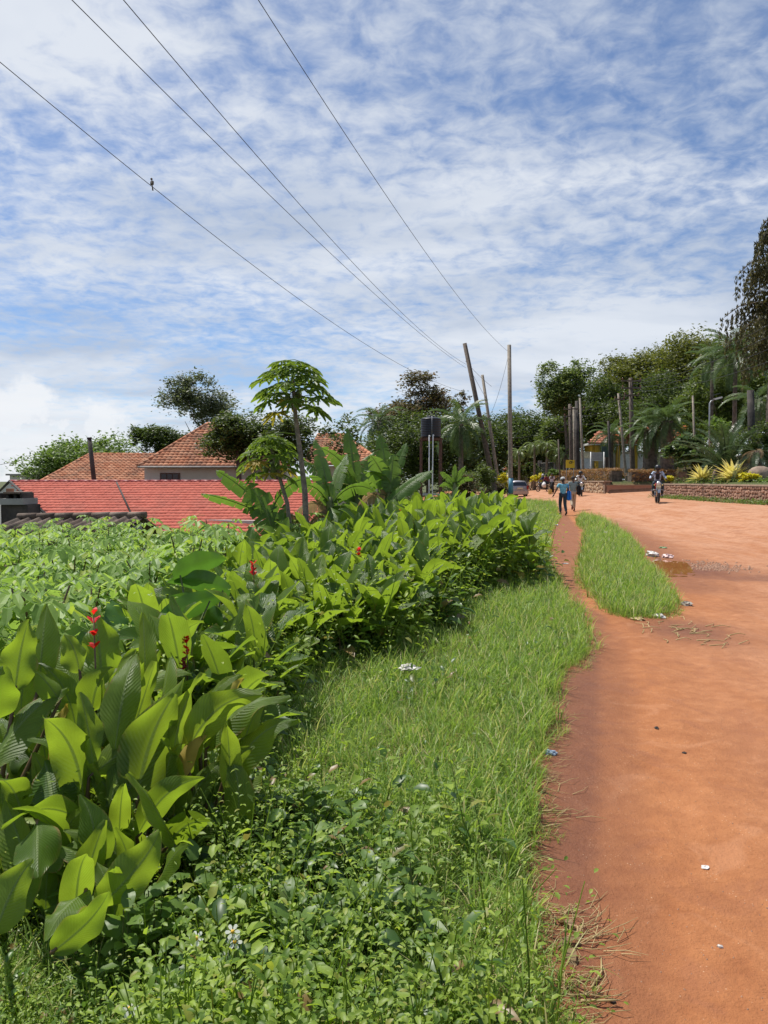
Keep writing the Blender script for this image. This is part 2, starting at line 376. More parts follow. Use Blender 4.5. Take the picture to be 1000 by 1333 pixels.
M['orange_tile'] = tile_mat('orange_tile', (0.50, 0.17, 0.09), (0.62, 0.26, 0.16), (0.25, 0.11, 0.07), 0.8, 0.5, 0.7)
M['red_trim'] = simple('red_ridge_cap', (0.30, 0.045, 0.04), 0.5)
M['asbestos'] = simple('weathered_cement_sheet', (0.155, 0.108, 0.080), 0.95, var=0.5, scale=3.0, bump=0.6, bscale=30, dirt=((0.36, 0.30, 0.24), 0.45))
M['stone_warm'] = tile_mat('warm_wall_stone', (0.24, 0.15, 0.09), (0.52, 0.38, 0.24), (0.16, 0.10, 0.07), 0.9, 0.5, 1.5)
M['stone_red'] = tile_mat('reddish_wall_stone', (0.22, 0.11, 0.07), (0.42, 0.25, 0.17), (0.13, 0.08, 0.06), 0.9, 0.5, 1.5)
M['mortar'] = simple('mortar', (0.24, 0.17, 0.12), 0.95, var=0.25, scale=4)
M['coping'] = simple('coping_cement', (0.33, 0.24, 0.17), 0.9, var=0.2, scale=3)
M['concrete'] = simple('concrete', (0.36, 0.34, 0.31), 0.9, var=0.15, scale=3)
M['hedge'] = leaf_mat('clipped_hedge_leaf', (0.12, 0.10, 0.025), (0.34, 0.16, 0.07), (0.35, 0.20, 0.05), 0.25, 0.5)
M['yellow_leaf'] = leaf_mat('golden_leaf', (0.42, 0.40, 0.02), (0.62, 0.55, 0.03), (0.6, 0.55, 0.03), 0.3, 0.45)
M['agave'] = leaf_mat('variegated_agave_leaf', (0.68, 0.62, 0.20), (0.80, 0.72, 0.32), (0.7, 0.6, 0.12), 0.2, 0.45)
M['cycad'] = leaf_mat('cycad_frond', (0.030, 0.058, 0.024), (0.075, 0.11, 0.050), (0.08, 0.14, 0.03), 0.2, 0.3)
M['palm'] = leaf_mat('palm_frond', (0.045, 0.085, 0.025), (0.085, 0.13, 0.045), (0.14, 0.22, 0.04), 0.25, 0.4)
M['palm_pale'] = leaf_mat('pale_palm_frond', (0.09, 0.14, 0.04), (0.16, 0.20, 0.07), (0.2, 0.28, 0.06), 0.28, 0.4)
TREE = {}
def tree_mat(key, a, b_, t_, fac=0.3, dry=None): TREE[key] = leaf_mat('foliage_' + key, a, b_, t_, fac, 0.5, dry=dry)
tree_mat('dark', (0.020, 0.040, 0.008), (0.080, 0.115, 0.022), (0.12, 0.17, 0.015))
tree_mat('mid', (0.032, 0.060, 0.010), (0.125, 0.165, 0.030), (0.17, 0.23, 0.02))
tree_mat('olive', (0.038, 0.056, 0.010), (0.155, 0.165, 0.032), (0.19, 0.21, 0.02))
tree_mat('light', (0.060, 0.110, 0.020), (0.14, 0.21, 0.04), (0.22, 0.34, 0.04))
tree_mat('grey', (0.060, 0.075, 0.035), (0.12, 0.14, 0.070), (0.14, 0.18, 0.05))
tree_mat('brown', (0.050, 0.058, 0.022), (0.13, 0.105, 0.045), (0.15, 0.14, 0.04), dry=((0.16, 0.09, 0.045), 0.12))
tree_mat('mahogany', (0.040, 0.078, 0.016), (0.16, 0.20, 0.06), (0.20, 0.28, 0.05))
tree_mat('monkey', (0.022, 0.030, 0.012), (0.13, 0.115, 0.040), (0.16, 0.14, 0.03), 0.25)
tree_mat('orange', (0.5, 0.14, 0.05), (0.62, 0.22, 0.10), (0.5, 0.15, 0.05))

# ------------------------------------------------------------------ ground, road, footpath, puddle
def in_poly(x, y, poly):
    ins = np.zeros(x.shape, bool); n = len(poly)
    for i in range(n):
        x1, y1 = poly[i]; x2, y2 = poly[(i + 1) % n]
        if y1 == y2: continue
        c = ((y1 > y) != (y2 > y)) & (x < (x2 - x1) * (y - y1) / (y2 - y1) + x1)
        ins ^= c
    return ins
def d_line(x, y, pts, closed=False):
    d = np.full(x.shape, 1e9); n = len(pts)
    for i in range(n if closed else n - 1):
        ax, ay = pts[i]; bx, by = pts[(i + 1) % n]; vx, vy = bx - ax, by - ay
        t = np.clip(((x - ax) * vx + (y - ay) * vy) / max(1e-9, vx * vx + vy * vy), 0, 1)
        d = np.minimum(d, np.hypot(x - ax - vx * t, y - ay - vy * t))
    return d
EDGE_PX = [(728, 657), (734, 672), (723, 690), (721, 720), (724, 745), (737, 768), (752, 790), (768, 825), (765, 855), (728, 885), (722, 940),
           (706, 1010), (700, 1080), (696, 1150), (718, 1205), (742, 1260), (742, 1333)]
ISL_PX = [(748, 671), (762, 673), (790, 680), (820, 699), (838, 722), (856, 747), (870, 765), (886, 788), (872, 799), (832, 806), (797, 801),
          (765, 782), (748, 757), (744, 735), (750, 710), (752, 695), (744, 683)]
EDGE = [G0(x - (4 if y < 800 else (0 if y < 930 else 4 if y < 1100 else 11)), y) for x, y in EDGE_PX]; ISL = [G0(x + (7 if x < 770 else 0), y) for x, y in ISL_PX]
def smooth_closed(pts, closed=True, k=4):
    out = []; n = len(pts)
    for i in range(n if closed else n - 1):
        p0, p1, p2, p3 = (pts[(i + j - 1) % n] if closed else pts[min(max(i + j - 1, 0), n - 1)] for j in range(4))
        for s in range(k):
            t = s / k
            out.append(tuple(0.5 * (2 * p1[a] + (-p0[a] + p2[a]) * t + (2 * p0[a] - 5 * p1[a] + 4 * p2[a] - p3[a]) * t * t + (-p0[a] + 3 * p1[a] - 3 * p2[a] + p3[a]) * t ** 3) for a in (0, 1)))
    return out
EDGE = smooth_closed(EDGE, False); ISL = smooth_closed(ISL)
FAR_L = [(-30, 128), (-12, 112), (4, 97), (10.6, 80), (10.9, 62), (11.0, 58)]
FAR_R = [(24, 42), (15.75, 42), (15.6, 30), (15.6, -12)]
ROAD = FAR_L + EDGE + [(0.45, 1.0), (0.0, -3), (-1.2, -12)] + [(15.6, -12), (15.6, 30), (15.75, 42), (30, 42), (30, 54), (16.25, 54), (17.3, 90), (12, 106), (-4, 121), (-30, 137)]
def bare_mask(x, y):
    """1 on road and path, 0 on the verge and the island, soft over a few centimetres"""
    inr = in_poly(x, y, ROAD); ini = in_poly(x, y, ISL)
    return inr & ~ini
def edge_dist(x, y):
    return np.minimum(d_line(x, y, EDGE), d_line(x, y, ISL, True))
def axis(a, b, st, lo, hi, gr=1.09, mx=60):
    m = list(np.arange(a, b + 1e-6, st)); s = st; v = b
    while v < hi: s = min(s * gr, mx); v += s; m.append(v)
    s = st; v = a; pre = []
    while v > lo: s = min(s * gr, mx); v -= s; pre.append(v)
    return np.array(pre[::-1] + m)
gx = axis(-3, 8, 0.075, -1500, 1500); gy = axis(0.5, 17, 0.075, -120, 3000)
# refine the strips where the retaining walls stand
gx = np.unique(np.concatenate([gx[(gx < 8) | (gx > 18)], np.arange(8, 18, 0.2)])); gy = np.unique(np.concatenate([gy[(gy < 17) | (gy > 60)], np.arange(17, 60, 0.45)]))
XX, YY = np.meshgrid(gx, gy); xs, ys = XX.ravel(), YY.ravel()
zs = hgt(xs, ys)
bare = bare_mask(xs, ys).astype(float); ed = edge_dist(xs, ys)
nearb = ed < 0.6
# relief: a lumpy edge between verge and path, ruts and footprints in the dirt
def vnoise(x, y, s, seed=0):
    r = np.random.default_rng(seed); out = 0
    for _ in range(7):
        a = r.uniform(0, 6.28); f = s * r.uniform(0.7, 1.6); ph = r.uniform(0, 6.28)
        out = out + np.sin((x * math.cos(a) + y * math.sin(a)) * f + ph)
    return out / 7
lump = 0.016 * vnoise(xs, ys, 4, 1) + 0.009 * vnoise(xs, ys, 13, 2) + 0.011 * vnoise(xs, ys, 31, 3)
for off_, wd_ in ((1.15, .12), (1.75, .16), (2.9, .15)):
    lump = lump - 0.014 * np.exp(-((xs - (np.interp(ys, [0, 4, 8, 14, 30], [0, .35, 1.3, 3.6, 7.4]) + off_)) / wd_) ** 2) * (ys > 0)
close = (np.hypot(xs, ys) < 40)
zs = zs + lump * close
zs = zs + np.where(bare < 0.5, 0.03 * sstep(ed / 0.25), -0.012 * sstep(ed / 0.3)) * close
nx, ny = len(gx), len(gy)
ZG = zs.reshape(ny, nx)
def surf(x, y):
    """height of the finished sheet (bare ground carries the road 5 mm higher)"""
    i = int(np.clip(np.searchsorted(gx, x) - 1, 0, nx - 2)); j = int(np.clip(np.searchsorted(gy, y) - 1, 0, ny - 2))
    u_ = (x - gx[i]) / (gx[i + 1] - gx[i]); v_ = (y - gy[j]) / (gy[j + 1] - gy[j])
    z = (ZG[j, i] * (1 - u_) + ZG[j, i + 1] * u_) * (1 - v_) + (ZG[j + 1, i] * (1 - u_) + ZG[j + 1, i + 1] * u_) * v_
    return float(z) + 0.005
idx = np.arange(nx * ny).reshape(ny, nx)
quads = np.stack([idx[:-1, :-1], idx[:-1, 1:], idx[1:, 1:], idx[1:, :-1]], -1).reshape(-1, 4)
fx = (gx[:-1] + gx[1:]) / 2; fy = (gy[:-1] + gy[1:]) / 2
FX, FY = np.meshgrid(fx, fy); FX, FY = FX.ravel(), FY.ravel()
fbare = bare_mask(FX, FY)
dark_ground = np.zeros_like(xs)
# long band of darker dirt by the verge, stained ground below the island tip, wet rim of the puddle
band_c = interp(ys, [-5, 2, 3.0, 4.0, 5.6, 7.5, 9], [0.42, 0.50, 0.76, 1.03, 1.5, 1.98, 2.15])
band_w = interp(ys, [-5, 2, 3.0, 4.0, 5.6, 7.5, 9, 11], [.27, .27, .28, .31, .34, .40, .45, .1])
dark_ground = np.maximum(dark_ground, np.clip(1.0 - np.abs(xs - band_c) / band_w * 0.75, 0, 1) ** 0.4 * (ys < 9.5) * np.clip((9.5 - ys) / 2, 0, 1) * 0.95 * (xs > -1))
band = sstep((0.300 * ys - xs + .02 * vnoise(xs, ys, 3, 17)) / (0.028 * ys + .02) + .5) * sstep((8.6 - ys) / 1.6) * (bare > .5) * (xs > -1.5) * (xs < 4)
dark_ground = np.maximum(dark_ground * .6, .84 * band)
dark_ground = np.maximum(dark_ground, 0.55 * ((bare > .5) & (ys > 7.5) & (ys < 42) & (xs < interp(ys, [7.5, 8.5, 9.2, 11, 14, 23, 30, 40], [2.2, 2.6, 2.55, 2.95, 3.75, 6.1, 7.6, 9.7]))))
dark_ground = np.maximum(dark_ground, 0.85 * np.exp(-(((xs - 3.25) / 0.5) ** 2 + ((ys - 7.9) / 0.75) ** 2)))
dark_ground = np.maximum(dark_ground, 1.0 * np.exp(-(((xs - 5.35) / 1.2) ** 2 + ((ys - 13.5) / 1.5) ** 2) ** 1.3))
dark_ground = np.maximum(dark_ground, 0.7 * np.exp(-(((xs - 6.1) / 1.3) ** 2 + ((ys - 12.3) / 0.6) ** 2) ** 1.5))
dark_ground = np.maximum(dark_ground, 0.55 * np.exp(-((d_line(xs, ys, [(4.6, 11), (6.0, 16), (7.2, 21), (8.6, 29)]) / 0.6) ** 2)) * (ys > 9))
tar = sstep((xs - interp(ys, [-5, 2, 4, 6, 8, 10, 14, 22, 36, 60, 90], [1.5, 1.7, 2.05, 2.5, 3.2, 4.5, 6.0, 7.6, 9.4, 10.6, 9])) / 1.6 + 0.4)
tar = tar * (0.35 + 0.65 * sstep((ys - 4) / 25))
veg = 1 - bare
veg = np.where(bare > 0.5, 0.0, sstep(ed / 0.22))
def sub_sheet(name, mask, off, m):
    q = quads[mask]; used = np.unique(q); remap = -np.ones(nx * ny, np.int64); remap[used] = np.arange(len(used))
    V = np.stack([xs[used], ys[used], zs[used] + off], 1)
    me = mesh_np(name, V, remap[q], True)
    for nm, arr in (('dark_ground', dark_ground), ('tar', tar), ('veg', veg)):
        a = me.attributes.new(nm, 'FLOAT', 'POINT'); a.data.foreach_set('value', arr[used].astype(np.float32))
    o = link(name, me, m); tag(o, kind='structure'); return o
mg, t, b = mat_new('laterite')
tcn = t.nodes.new('ShaderNodeTexCoord'); ob = tcn.outputs['Object']
def attr(nm):
    a = t.nodes.new('ShaderNodeAttribute'); a.attribute_name = nm; return a.outputs['Fac']
n1 = noise_n(t, ob, 0.9, 6, 0.6, 0.4); n2 = noise_n(t, ob, 7, 6, 0.7); n3 = noise_n(t, ob, 60, 4, 0.7); n4 = noise_n(t, ob, 300, 2, 0.6)
dirt = ramp_n(t, n1, [(0.3, (0.26, 0.092, 0.032)), (0.5, (0.345, 0.128, 0.047)), (0.7, (0.42, 0.172, 0.068))])
dirt = mix_n(t, 0.5, dirt, ramp_n(t, n2, [(0.3, (0.22, 0.075, 0.027)), (0.7, (0.43, 0.180, 0.070))]))
tarm = ramp_n(t, n2, [(0.3, (0.38, 0.195, 0.112)), (0.7, (0.50, 0.275, 0.168))])
# dust tongues and worn streaks run along the road
st = t.nodes.new('ShaderNodeMapping'); st.inputs['Scale'].default_value = (1.6, 0.22, 1); st.inputs['Rotation'].default_value = (0, 0, R(-14)); L(t, ob, st.inputs[0])
sn = noise_n(t, st.outputs[0], 1.5, 7, 0.65, 0.5)
tf = math_n(t, 'MULTIPLY', attr('tar'), ramp_n(t, math_n(t, 'ADD', math_n(t, 'MULTIPLY', sn, 0.7), math_n(t, 'MULTIPLY', n1, 0.3)), [(0.34, 0.15), (0.58, 1.0)]))
c = mix_n(t, tf, dirt, tarm)
patch = math_n(t, 'MULTIPLY', ramp_n(t, noise_n(t, st.outputs[0], 3.2, 5, 0.6, 1.0), [(0.60, 0.0), (0.68, 1.0)]), math_n(t, 'MULTIPLY', attr('tar'), 0.5))
c = mix_n(t, patch, c, (0.27, 0.115, 0.065))
cr = ramp_n(t, sn, [(0.60, 0.0), (0.70, 1.0)])
c = mix_n(t, math_n(t, 'MULTIPLY', cr, 0.30), c, (0.30, 0.12, 0.055))
fp = noise_n(t, ob, 2.6, 3, 0.5, 1.2)
c = mix_n(t, ramp_n(t, fp, [(0.56, 0.0), (0.66, 0.45)]), c, (0.27, 0.105, 0.05))
c = mix_n(t, ramp_n(t, fp, [(0.30, 0.4), (0.40, 0.0)]), c, (0.47, 0.22, 0.11))
nd = noise_n(t, ob, 4.0, 6, 0.7, 0.6)
dm = math_n(t, 'MULTIPLY', attr('dark_ground'), ramp_n(t, nd, [(0.25, 0.85), (0.6, 1.1)]), clamp=True)
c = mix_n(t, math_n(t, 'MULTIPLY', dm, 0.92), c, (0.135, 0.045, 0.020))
# grit: pale and dark specks
c = mix_n(t, ramp_n(t, n3, [(0.64, 0.0), (0.72, 0.5)]), c, (0.20, 0.075, 0.04))
vo = t.nodes.new('ShaderNodeTexVoronoi'); vo.inputs['Scale'].default_value = 55; L(t, ob, vo.inputs['Vector'])
c = mix_n(t, math_n(t, 'MULTIPLY', ramp_n(t, vo.outputs['Distance'], [(0.10, 1.0), (0.16, 0.0)]), ramp_n(t, n2, [(0.5, 0.0), (0.62, 0.8)])), c, (0.62, 0.42, 0.28))
# turf soil
soil = ramp_n(t, n2, [(0.3, (0.040, 0.034, 0.014)), (0.7, (0.10, 0.085, 0.035))])
far = ramp_n(t, noise_n(t, ob, 0.03, 5, 0.6), [(0.3, (0.05, 0.085, 0.025)), (0.7, (0.10, 0.14, 0.04))])
soil = mix_n(t, 0.5, soil, far)
ve = math_n(t, 'MULTIPLY', attr('veg'), ramp_n(t, nd, [(0.2, 0.7), (0.5, 1.1)]), clamp=True)
c = mix_n(t, ve, c, soil)
L(t, c, b.inputs['Base Color'])
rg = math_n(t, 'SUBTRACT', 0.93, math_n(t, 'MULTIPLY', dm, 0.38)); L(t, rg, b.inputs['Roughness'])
b.inputs['Specular IOR Level'].default_value = 0.3
bn = t.nodes.new('ShaderNodeBump'); bn.inputs['Strength'].default_value = 1.0; bn.inputs['Distance'].default_value = 0.022
hh = math_n(t, 'ADD', math_n(t, 'MULTIPLY', n3, 0.35), math_n(t, 'ADD', math_n(t, 'MULTIPLY', n4, 0.10), math_n(t, 'MULTIPLY', n2, 1.0)))
L(t, hh, bn.inputs['Height']); L(t, bn.outputs[0], b.inputs['Normal'])
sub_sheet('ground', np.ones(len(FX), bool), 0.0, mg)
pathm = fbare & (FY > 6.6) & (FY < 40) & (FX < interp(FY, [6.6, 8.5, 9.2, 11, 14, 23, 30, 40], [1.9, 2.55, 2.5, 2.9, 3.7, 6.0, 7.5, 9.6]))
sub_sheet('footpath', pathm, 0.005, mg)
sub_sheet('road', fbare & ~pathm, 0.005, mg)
# puddle: muddy water standing in the pothole
wm, t, b = mat_new('muddy_water'); tcn = t.nodes.new('ShaderNodeTexCoord')
L(t, ramp_n(t, noise_n(t, tcn.outputs['Object'], 3, 3), [(0.3, (0.25, 0.095, 0.028)), (0.7, (0.32, 0.13, 0.045))]), b.inputs['Base Color'])
b.inputs['Roughness'].default_value = 0.03; b.inputs['IOR'].default_value = 1.33
bn = t.nodes.new('ShaderNodeBump'); bn.inputs['Strength'].default_value = 0.05; L(t, noise_n(t, tcn.outputs['Object'], 9, 2), bn.inputs['Height']); L(t, bn.outputs[0], b.inputs['Normal'])
wp = [(846, 722), (862, 720), (880, 722), (893, 730), (902, 741), (905, 747), (888, 749), (868, 748), (858, 742), (850, 733)]
wp = smooth_closed([G0(*p) for p in wp], True, 4)
zw = H(*PUD) + 0.034
V = [(PUD[0], PUD[1], zw)] + [(x, y, zw) for x, y in wp]; n = len(wp)
puddle = link('puddle', mesh_py('puddle', V, [(0, 1 + i, 1 + (i + 1) % n) for i in range(n)]), wm); tag(puddle, kind='structure')

# ------------------------------------------------------------------ scattering (grass and ground cover)
def gn_scatter(name, pts, rots, scl, idx, variants, m, kind='stuff'):
    me = bpy.data.meshes.new(name); me.vertices.add(len(pts)); me.vertices.foreach_set('co', np.asarray(pts, np.float32).ravel())
    a = me.attributes.new('rot', 'FLOAT_VECTOR', 'POINT'); a.data.foreach_set('vector', np.asarray(rots, np.float32).ravel())
    a = me.attributes.new('scl', 'FLOAT', 'POINT'); a.data.foreach_set('value', np.asarray(scl, np.float32))
    a = me.attributes.new('pick', 'INT', 'POINT'); a.data.foreach_set('value', np.asarray(idx, np.int32))
    me.materials.append(m); o = link(name, me)
    ng = bpy.data.node_groups.new(name, 'GeometryNodeTree')
    ng.interface.new_socket('Geometry', in_out='INPUT', socket_type='NodeSocketGeometry'); ng.interface.new_socket('Geometry', in_out='OUTPUT', socket_type='NodeSocketGeometry')
    gi = ng.nodes.new('NodeGroupInput'); go = ng.nodes.new('NodeGroupOutput'); jn = ng.nodes.new('GeometryNodeJoinGeometry')
    for v in variants:
        vo = bpy.data.objects.new(v.name, v)
        ii = ng.nodes.new('GeometryNodeObjectInfo'); ii.inputs['Object'].default_value = vo; ii.inputs['As Instance'].default_value = True
        ng.links.new(ii.outputs['Geometry'], jn.inputs[0])
    ip = ng.nodes.new('GeometryNodeInstanceOnPoints'); ip.inputs['Pick Instance'].default_value = True
    def na(nm, ty):
        q = ng.nodes.new('GeometryNodeInputNamedAttribute'); q.data_type = ty; q.inputs['Name'].default_value = nm; return q.outputs['Attribute']
    ng.links.new(gi.outputs[0], ip.inputs['Points']); ng.links.new(jn.outputs[0], ip.inputs['Instance'])
    ng.links.new(na('pick', 'INT'), ip.inputs['Instance Index'])
    ng.links.new(na('rot', 'FLOAT_VECTOR'), ip.inputs['Rotation']); ng.links.new(na('scl', 'FLOAT'), ip.inputs['Scale'])
    ng.links.new(ip.outputs[0], go.inputs[0])
    md = o.modifiers.new('scatter', 'NODES'); md.node_group = ng
    return tag(o, kind=kind)
def tuft(name, nb, hmin, hmax, spread, width, lean, seed, m, seg=4):
    r = np.random.default_rng(seed); V = []; Fc = []
    for _ in range(nb):
        a = r.uniform(0, 6.28); rr = spread * math.sqrt(r.uniform()); bx, by = rr * math.cos(a), rr * math.sin(a)
        az = a + r.normal(0, 0.9); ln = lean * r.uniform(0.3, 1.6); h = r.uniform(hmin, hmax); wd = width * r.uniform(0.6, 1.3)
        px, py, pz = bx, by, -0.01; th = r.uniform(0, 0.3); o = len(V); sw = r.uniform(0, 3.14)
        for i in range(seg + 1):
            q = i / seg; ww = wd * (1 - q ** 1.6) * 0.5 + 0.0002
            wx, wy = math.cos(az + 1.57 + (sw - 1.57) * 0.4), math.sin(az + 1.57 + (sw - 1.57) * 0.4)
            V += [(px - wx * ww, py - wy * ww, pz), (px + wx * ww, py + wy * ww, pz)]
            s = h / seg; px += math.cos(az) * math.sin(th) * s; py += math.sin(az) * math.sin(th) * s; pz += math.cos(th) * s; th += ln / seg
        Fc += [(o + 2 * i, o + 2 * i + 1, o + 2 * i + 3, o + 2 * i + 2) for i in range(seg)]
    me = mesh_np(name, V, Fc, True); me.materials.append(m); return me
T_long = [tuft('grass_tuft', 20, 0.05, 0.16, 0.05, 0.0040, 2.1, 10 + i, M['grass']) for i in range(4)]
T_short = [tuft('grass_tuft', 24, 0.02, 0.08, 0.055, 0.0036, 2.0, 30 + i, M['grass'], 3) for i in range(3)]
T_wide = [tuft('broad_grass_tuft', 8, 0.10, 0.27, 0.03, 0.009, 1.9, 50 + i, M['grass']) for i in range(3)]
T_straw = [tuft('straw_tuft', 9, 0.05, 0.16, 0.05, 0.004, 2.4, 70 + i, M['straw'], 3) for i in range(2)]
HEDGE_EDGE = [G0(*p) for p in [(300, 1000), (340, 940), (372, 885), (450, 868), (530, 850), (575, 820), (600, 782), (650, 770), (700, 762)]] + [(3.1, 16), (4.5, 24), (7.5, 40), (10, 60)]
def hedge_x(y): 
    q = sorted((b_, a_) for a_, b_ in HEDGE_EDGE); return np.interp(y, [a_ for a_, _ in q], [b_ for _, b_ in q])
bands = [(1.5, 2.6, 1700), (2.6, 4, 1500), (4, 6, 1100), (6, 9, 680), (9, 13, 380), (13, 20, 170), (20, 32, 85), (32, 62, 34)]
gp = []
for y0, y1, dn in bands:
    ym = y1; xa, xb = -0.56 * ym - 0.8, 0.56 * ym + 0.8; n = int((xb - xa) * (y1 - y0) * dn)
    x = rng.uniform(xa, xb, n); y = rng.uniform(y0, y1, n)
    br = bare_mask(x, y); e = edge_dist(x, y); e = np.maximum(0, e + np.where(br, -1, 1) * .075 * (vnoise(x, y, 9, 31) + vnoise(x, y, 23, 32)))
    # ragged edge: a few tufts creep onto the dirt
    keep = (~br & (rng.uniform(0, 1, n) < 0.25 + e / 0.16)) | (br & (e < 0.055) & (rng.uniform(0, 1, n) < 0.25) & (y < 14))
    hx = hedge_x(y); keep &= (x > hx - 1.0) | (y < 3.2) & (x > -3)
    keep &= ~((x > 10.4) & (y > 56)) & (x < 15)
    keep &= rng.uniform(0, 1, n) < np.where(x < hx - 0.1, 0.4, 1.0)
    gp.append(np.stack([x[keep], y[keep], e[keep], br[keep]], 1))
gp = np.concatenate(gp); n = len(gp)
gz = hgt(gp[:, 0], gp[:, 1]) + np.where(gp[:, 3] > 0.5, -0.008, 0.02)
clump = vnoise(gp[:, 0], gp[:, 1], 2.2, 9) + 0.8 * vnoise(gp[:, 0], gp[:, 1], 6, 12)
e = gp[:, 2]; yy = gp[:, 1]; isl = in_poly(gp[:, 0], gp[:, 1], ISL)
lush = np.clip(0.42 + 1.15 * clump + 0.25 * isl + 0.3 * ((gp[:, 0] < hedge_x(yy) + 0.5)), 0.1, 1.5) * sstep(e / 0.35 + 0.15)
u = rng.uniform(0, 1, n)
cls = np.where((lush < 0.42) | (u < 0.34), 1, 0); cls = np.where((cls == 0) & (u > 0.93), 2, cls); cls = np.where((e < 0.12) & (u > 0.80), 3, cls)
dist_s = interp(yy, [1.5, 5, 12, 30, 60], [0.85, 0.95, 1.15, 1.7, 2.6])
hs = np.where(cls == 0, 0.38 + 0.55 * lush + .25 * isl, np.where(cls == 2, 0.5 + 0.4 * lush, 0.75 + 0.35 * rng.uniform(0, 1, n))) * np.clip(dist_s, 0, 1.6)
pick = np.select([cls == 0, cls == 1, cls == 2, cls == 3], [rng.integers(0, 4, n), 4 + rng.integers(0, 3, n), 7 + rng.integers(0, 3, n), 10 + rng.integers(0, 2, n)])
rots = np.stack([rng.normal(0, 0.12, n), rng.normal(0, 0.12, n), rng.uniform(0, 6.28, n)], 1)
pts = np.stack([gp[:, 0], gp[:, 1], gz], 1)
vars_ = T_long + T_short + T_wide + T_straw
for nm, msk, lab in (('verge_grass', ~isl, 'green grass of uneven height covering the verge between the plants and the dirt path'),
                     ('island_grass', isl, 'long grass on the narrow strip between footpath and dusty road')):
    o = gn_scatter(nm, pts[msk], rots[msk], hs[msk], (len(vars_) - 1 - pick)[msk] if False else pick[msk], vars_, M['grass'])
    tag(o, lab, 'grass')
print('grass tufts', n)

# ------------------------------------------------------------------ roofs and houses
def v_cross(a, b): return a.cross(b)
def plane_hit(px, py, o, n):
    r = ray(px, py); c = Vector((0, 0, CAMZ)); return c + r * ((o - c).dot(n) / r.dot(n))
def clip_uv(poly, pts):
    x = np.array([p[0] for p in pts]); y = np.array([p[1] for p in pts]); return in_poly(x, y, poly)
def tile_field(name, o, u, v, poly_uv, du, dv, m, parent, arch=0.03, lift=0.03, seg=4, gap=0.0, jit=0.004):
    """pressed or clay tiles laid course by course over a sloping plane: each course laps the one below"""
    n = u.cross(v).normalized()
    if n.z < 0: n = -n
    us = [p[0] for p in poly_uv]; vs = [p[1] for p in poly_uv]; V = []; Fc = []
    nv = int((max(vs) - min(vs)) / dv) + 1; nu = int((max(us) - min(us)) / du) + 1
    cen = []; 
    for j in range(nv):
        for i in range(nu): cen.append((min(us) + (i + 0.5) * du, min(vs) + (j + 0.5) * dv))
    ok = clip_uv(poly_uv, cen)
    for (cu, cv), k in zip(cen, ok):
        if not k: continue
        o_ = len(V); h = rnd.uniform(-jit, jit)
        u0, u1, v0, v1 = cu - du / 2 + gap, cu + du / 2 - gap, cv - dv / 2, cv + dv / 2 + dv * 0.06
        for (vv, lf) in ((v0, -0.01), (v0, lift), (v1, 0.004)):
            for s in range(seg + 1):
                q = s / seg; a = arch * math.sin(math.pi * q) if seg > 1 else 0
                V.append(o + u * (u0 + (u1 - u0) * q) + v * vv + n * (lf + h + (a if lf > -0.005 else 0)))
        w_ = seg + 1
        for r_ in (0, 1):
            for s in range(seg): Fc.append((o_ + r_ * w_ + s, o_ + r_ * w_ + s + 1, o_ + (r_ + 1) * w_ + s + 1, o_ + (r_ + 1) * w_ + s))
    me = mesh_np(name, [tuple(p) for p in V], Fc, False)
    ob_ = wlink(name, me, m, parent); ob_['kind'] = 'stuff'; return ob_
def slab(name, pts, thick, m, parent, n=None):
    pts = [Vector(p) for p in pts]
    if n is None: n = (pts[1] - pts[0]).cross(pts[2] - pts[0]).normalized()
    k = len(pts); V = pts + [p - n * thick for p in pts]
    Fc = [tuple(range(k)), tuple(range(2 * k - 1, k - 1, -1))] + [(i, i + k, (i + 1) % k + k, (i + 1) % k) for i in range(k)]
    return wlink(name, mesh_py(name, V, Fc), m, parent)
def roof_face(parent, px_poly, ridge, eave, du, dv, m, base_m, arch, lift, seg, name='roof'):
    """ridge = (px, py, depth) and eave = (z, depth) fix a plane that slopes towards -Y; the outline is where the roof ends"""
    o = P(*ridge); e = Vector((o.x, eave[1], eave[0])); u = Vector((1, 0, 0)); v = (o - e).normalized(); n = u.cross(v)
    if n.z < 0: n = -n
    pts = [plane_hit(px, py, o, n) for px, py in px_poly]
    base = slab(name, [p - n * 0.012 for p in pts], 0.06, base_m, parent, n)
    uv = [((p - o).dot(u), (p - o).dot(v)) for p in pts]
    tf = tile_field('roof_tiles', o, u, v, uv, du, dv, m, parent, arch, lift, seg)
    return pts, base, tf
def ridge_caps(parent, pts, r, m, n_unit=0.4, name='ridge_cap'):
    mb = MB()
    for a, b_ in zip(pts[:-1], pts[1:]):
        a, b_ = Vector(a), Vector(b_); k = max(1, int((b_ - a).length / n_unit)); 
        for i in range(k):
            p = a.lerp(b_, i / k); q = a.lerp(b_, (i + 1.06) / k); mb.tube([p, q], [r * 1.08, r * 0.92], 8)
    return mb.build(name, m, parent, True)

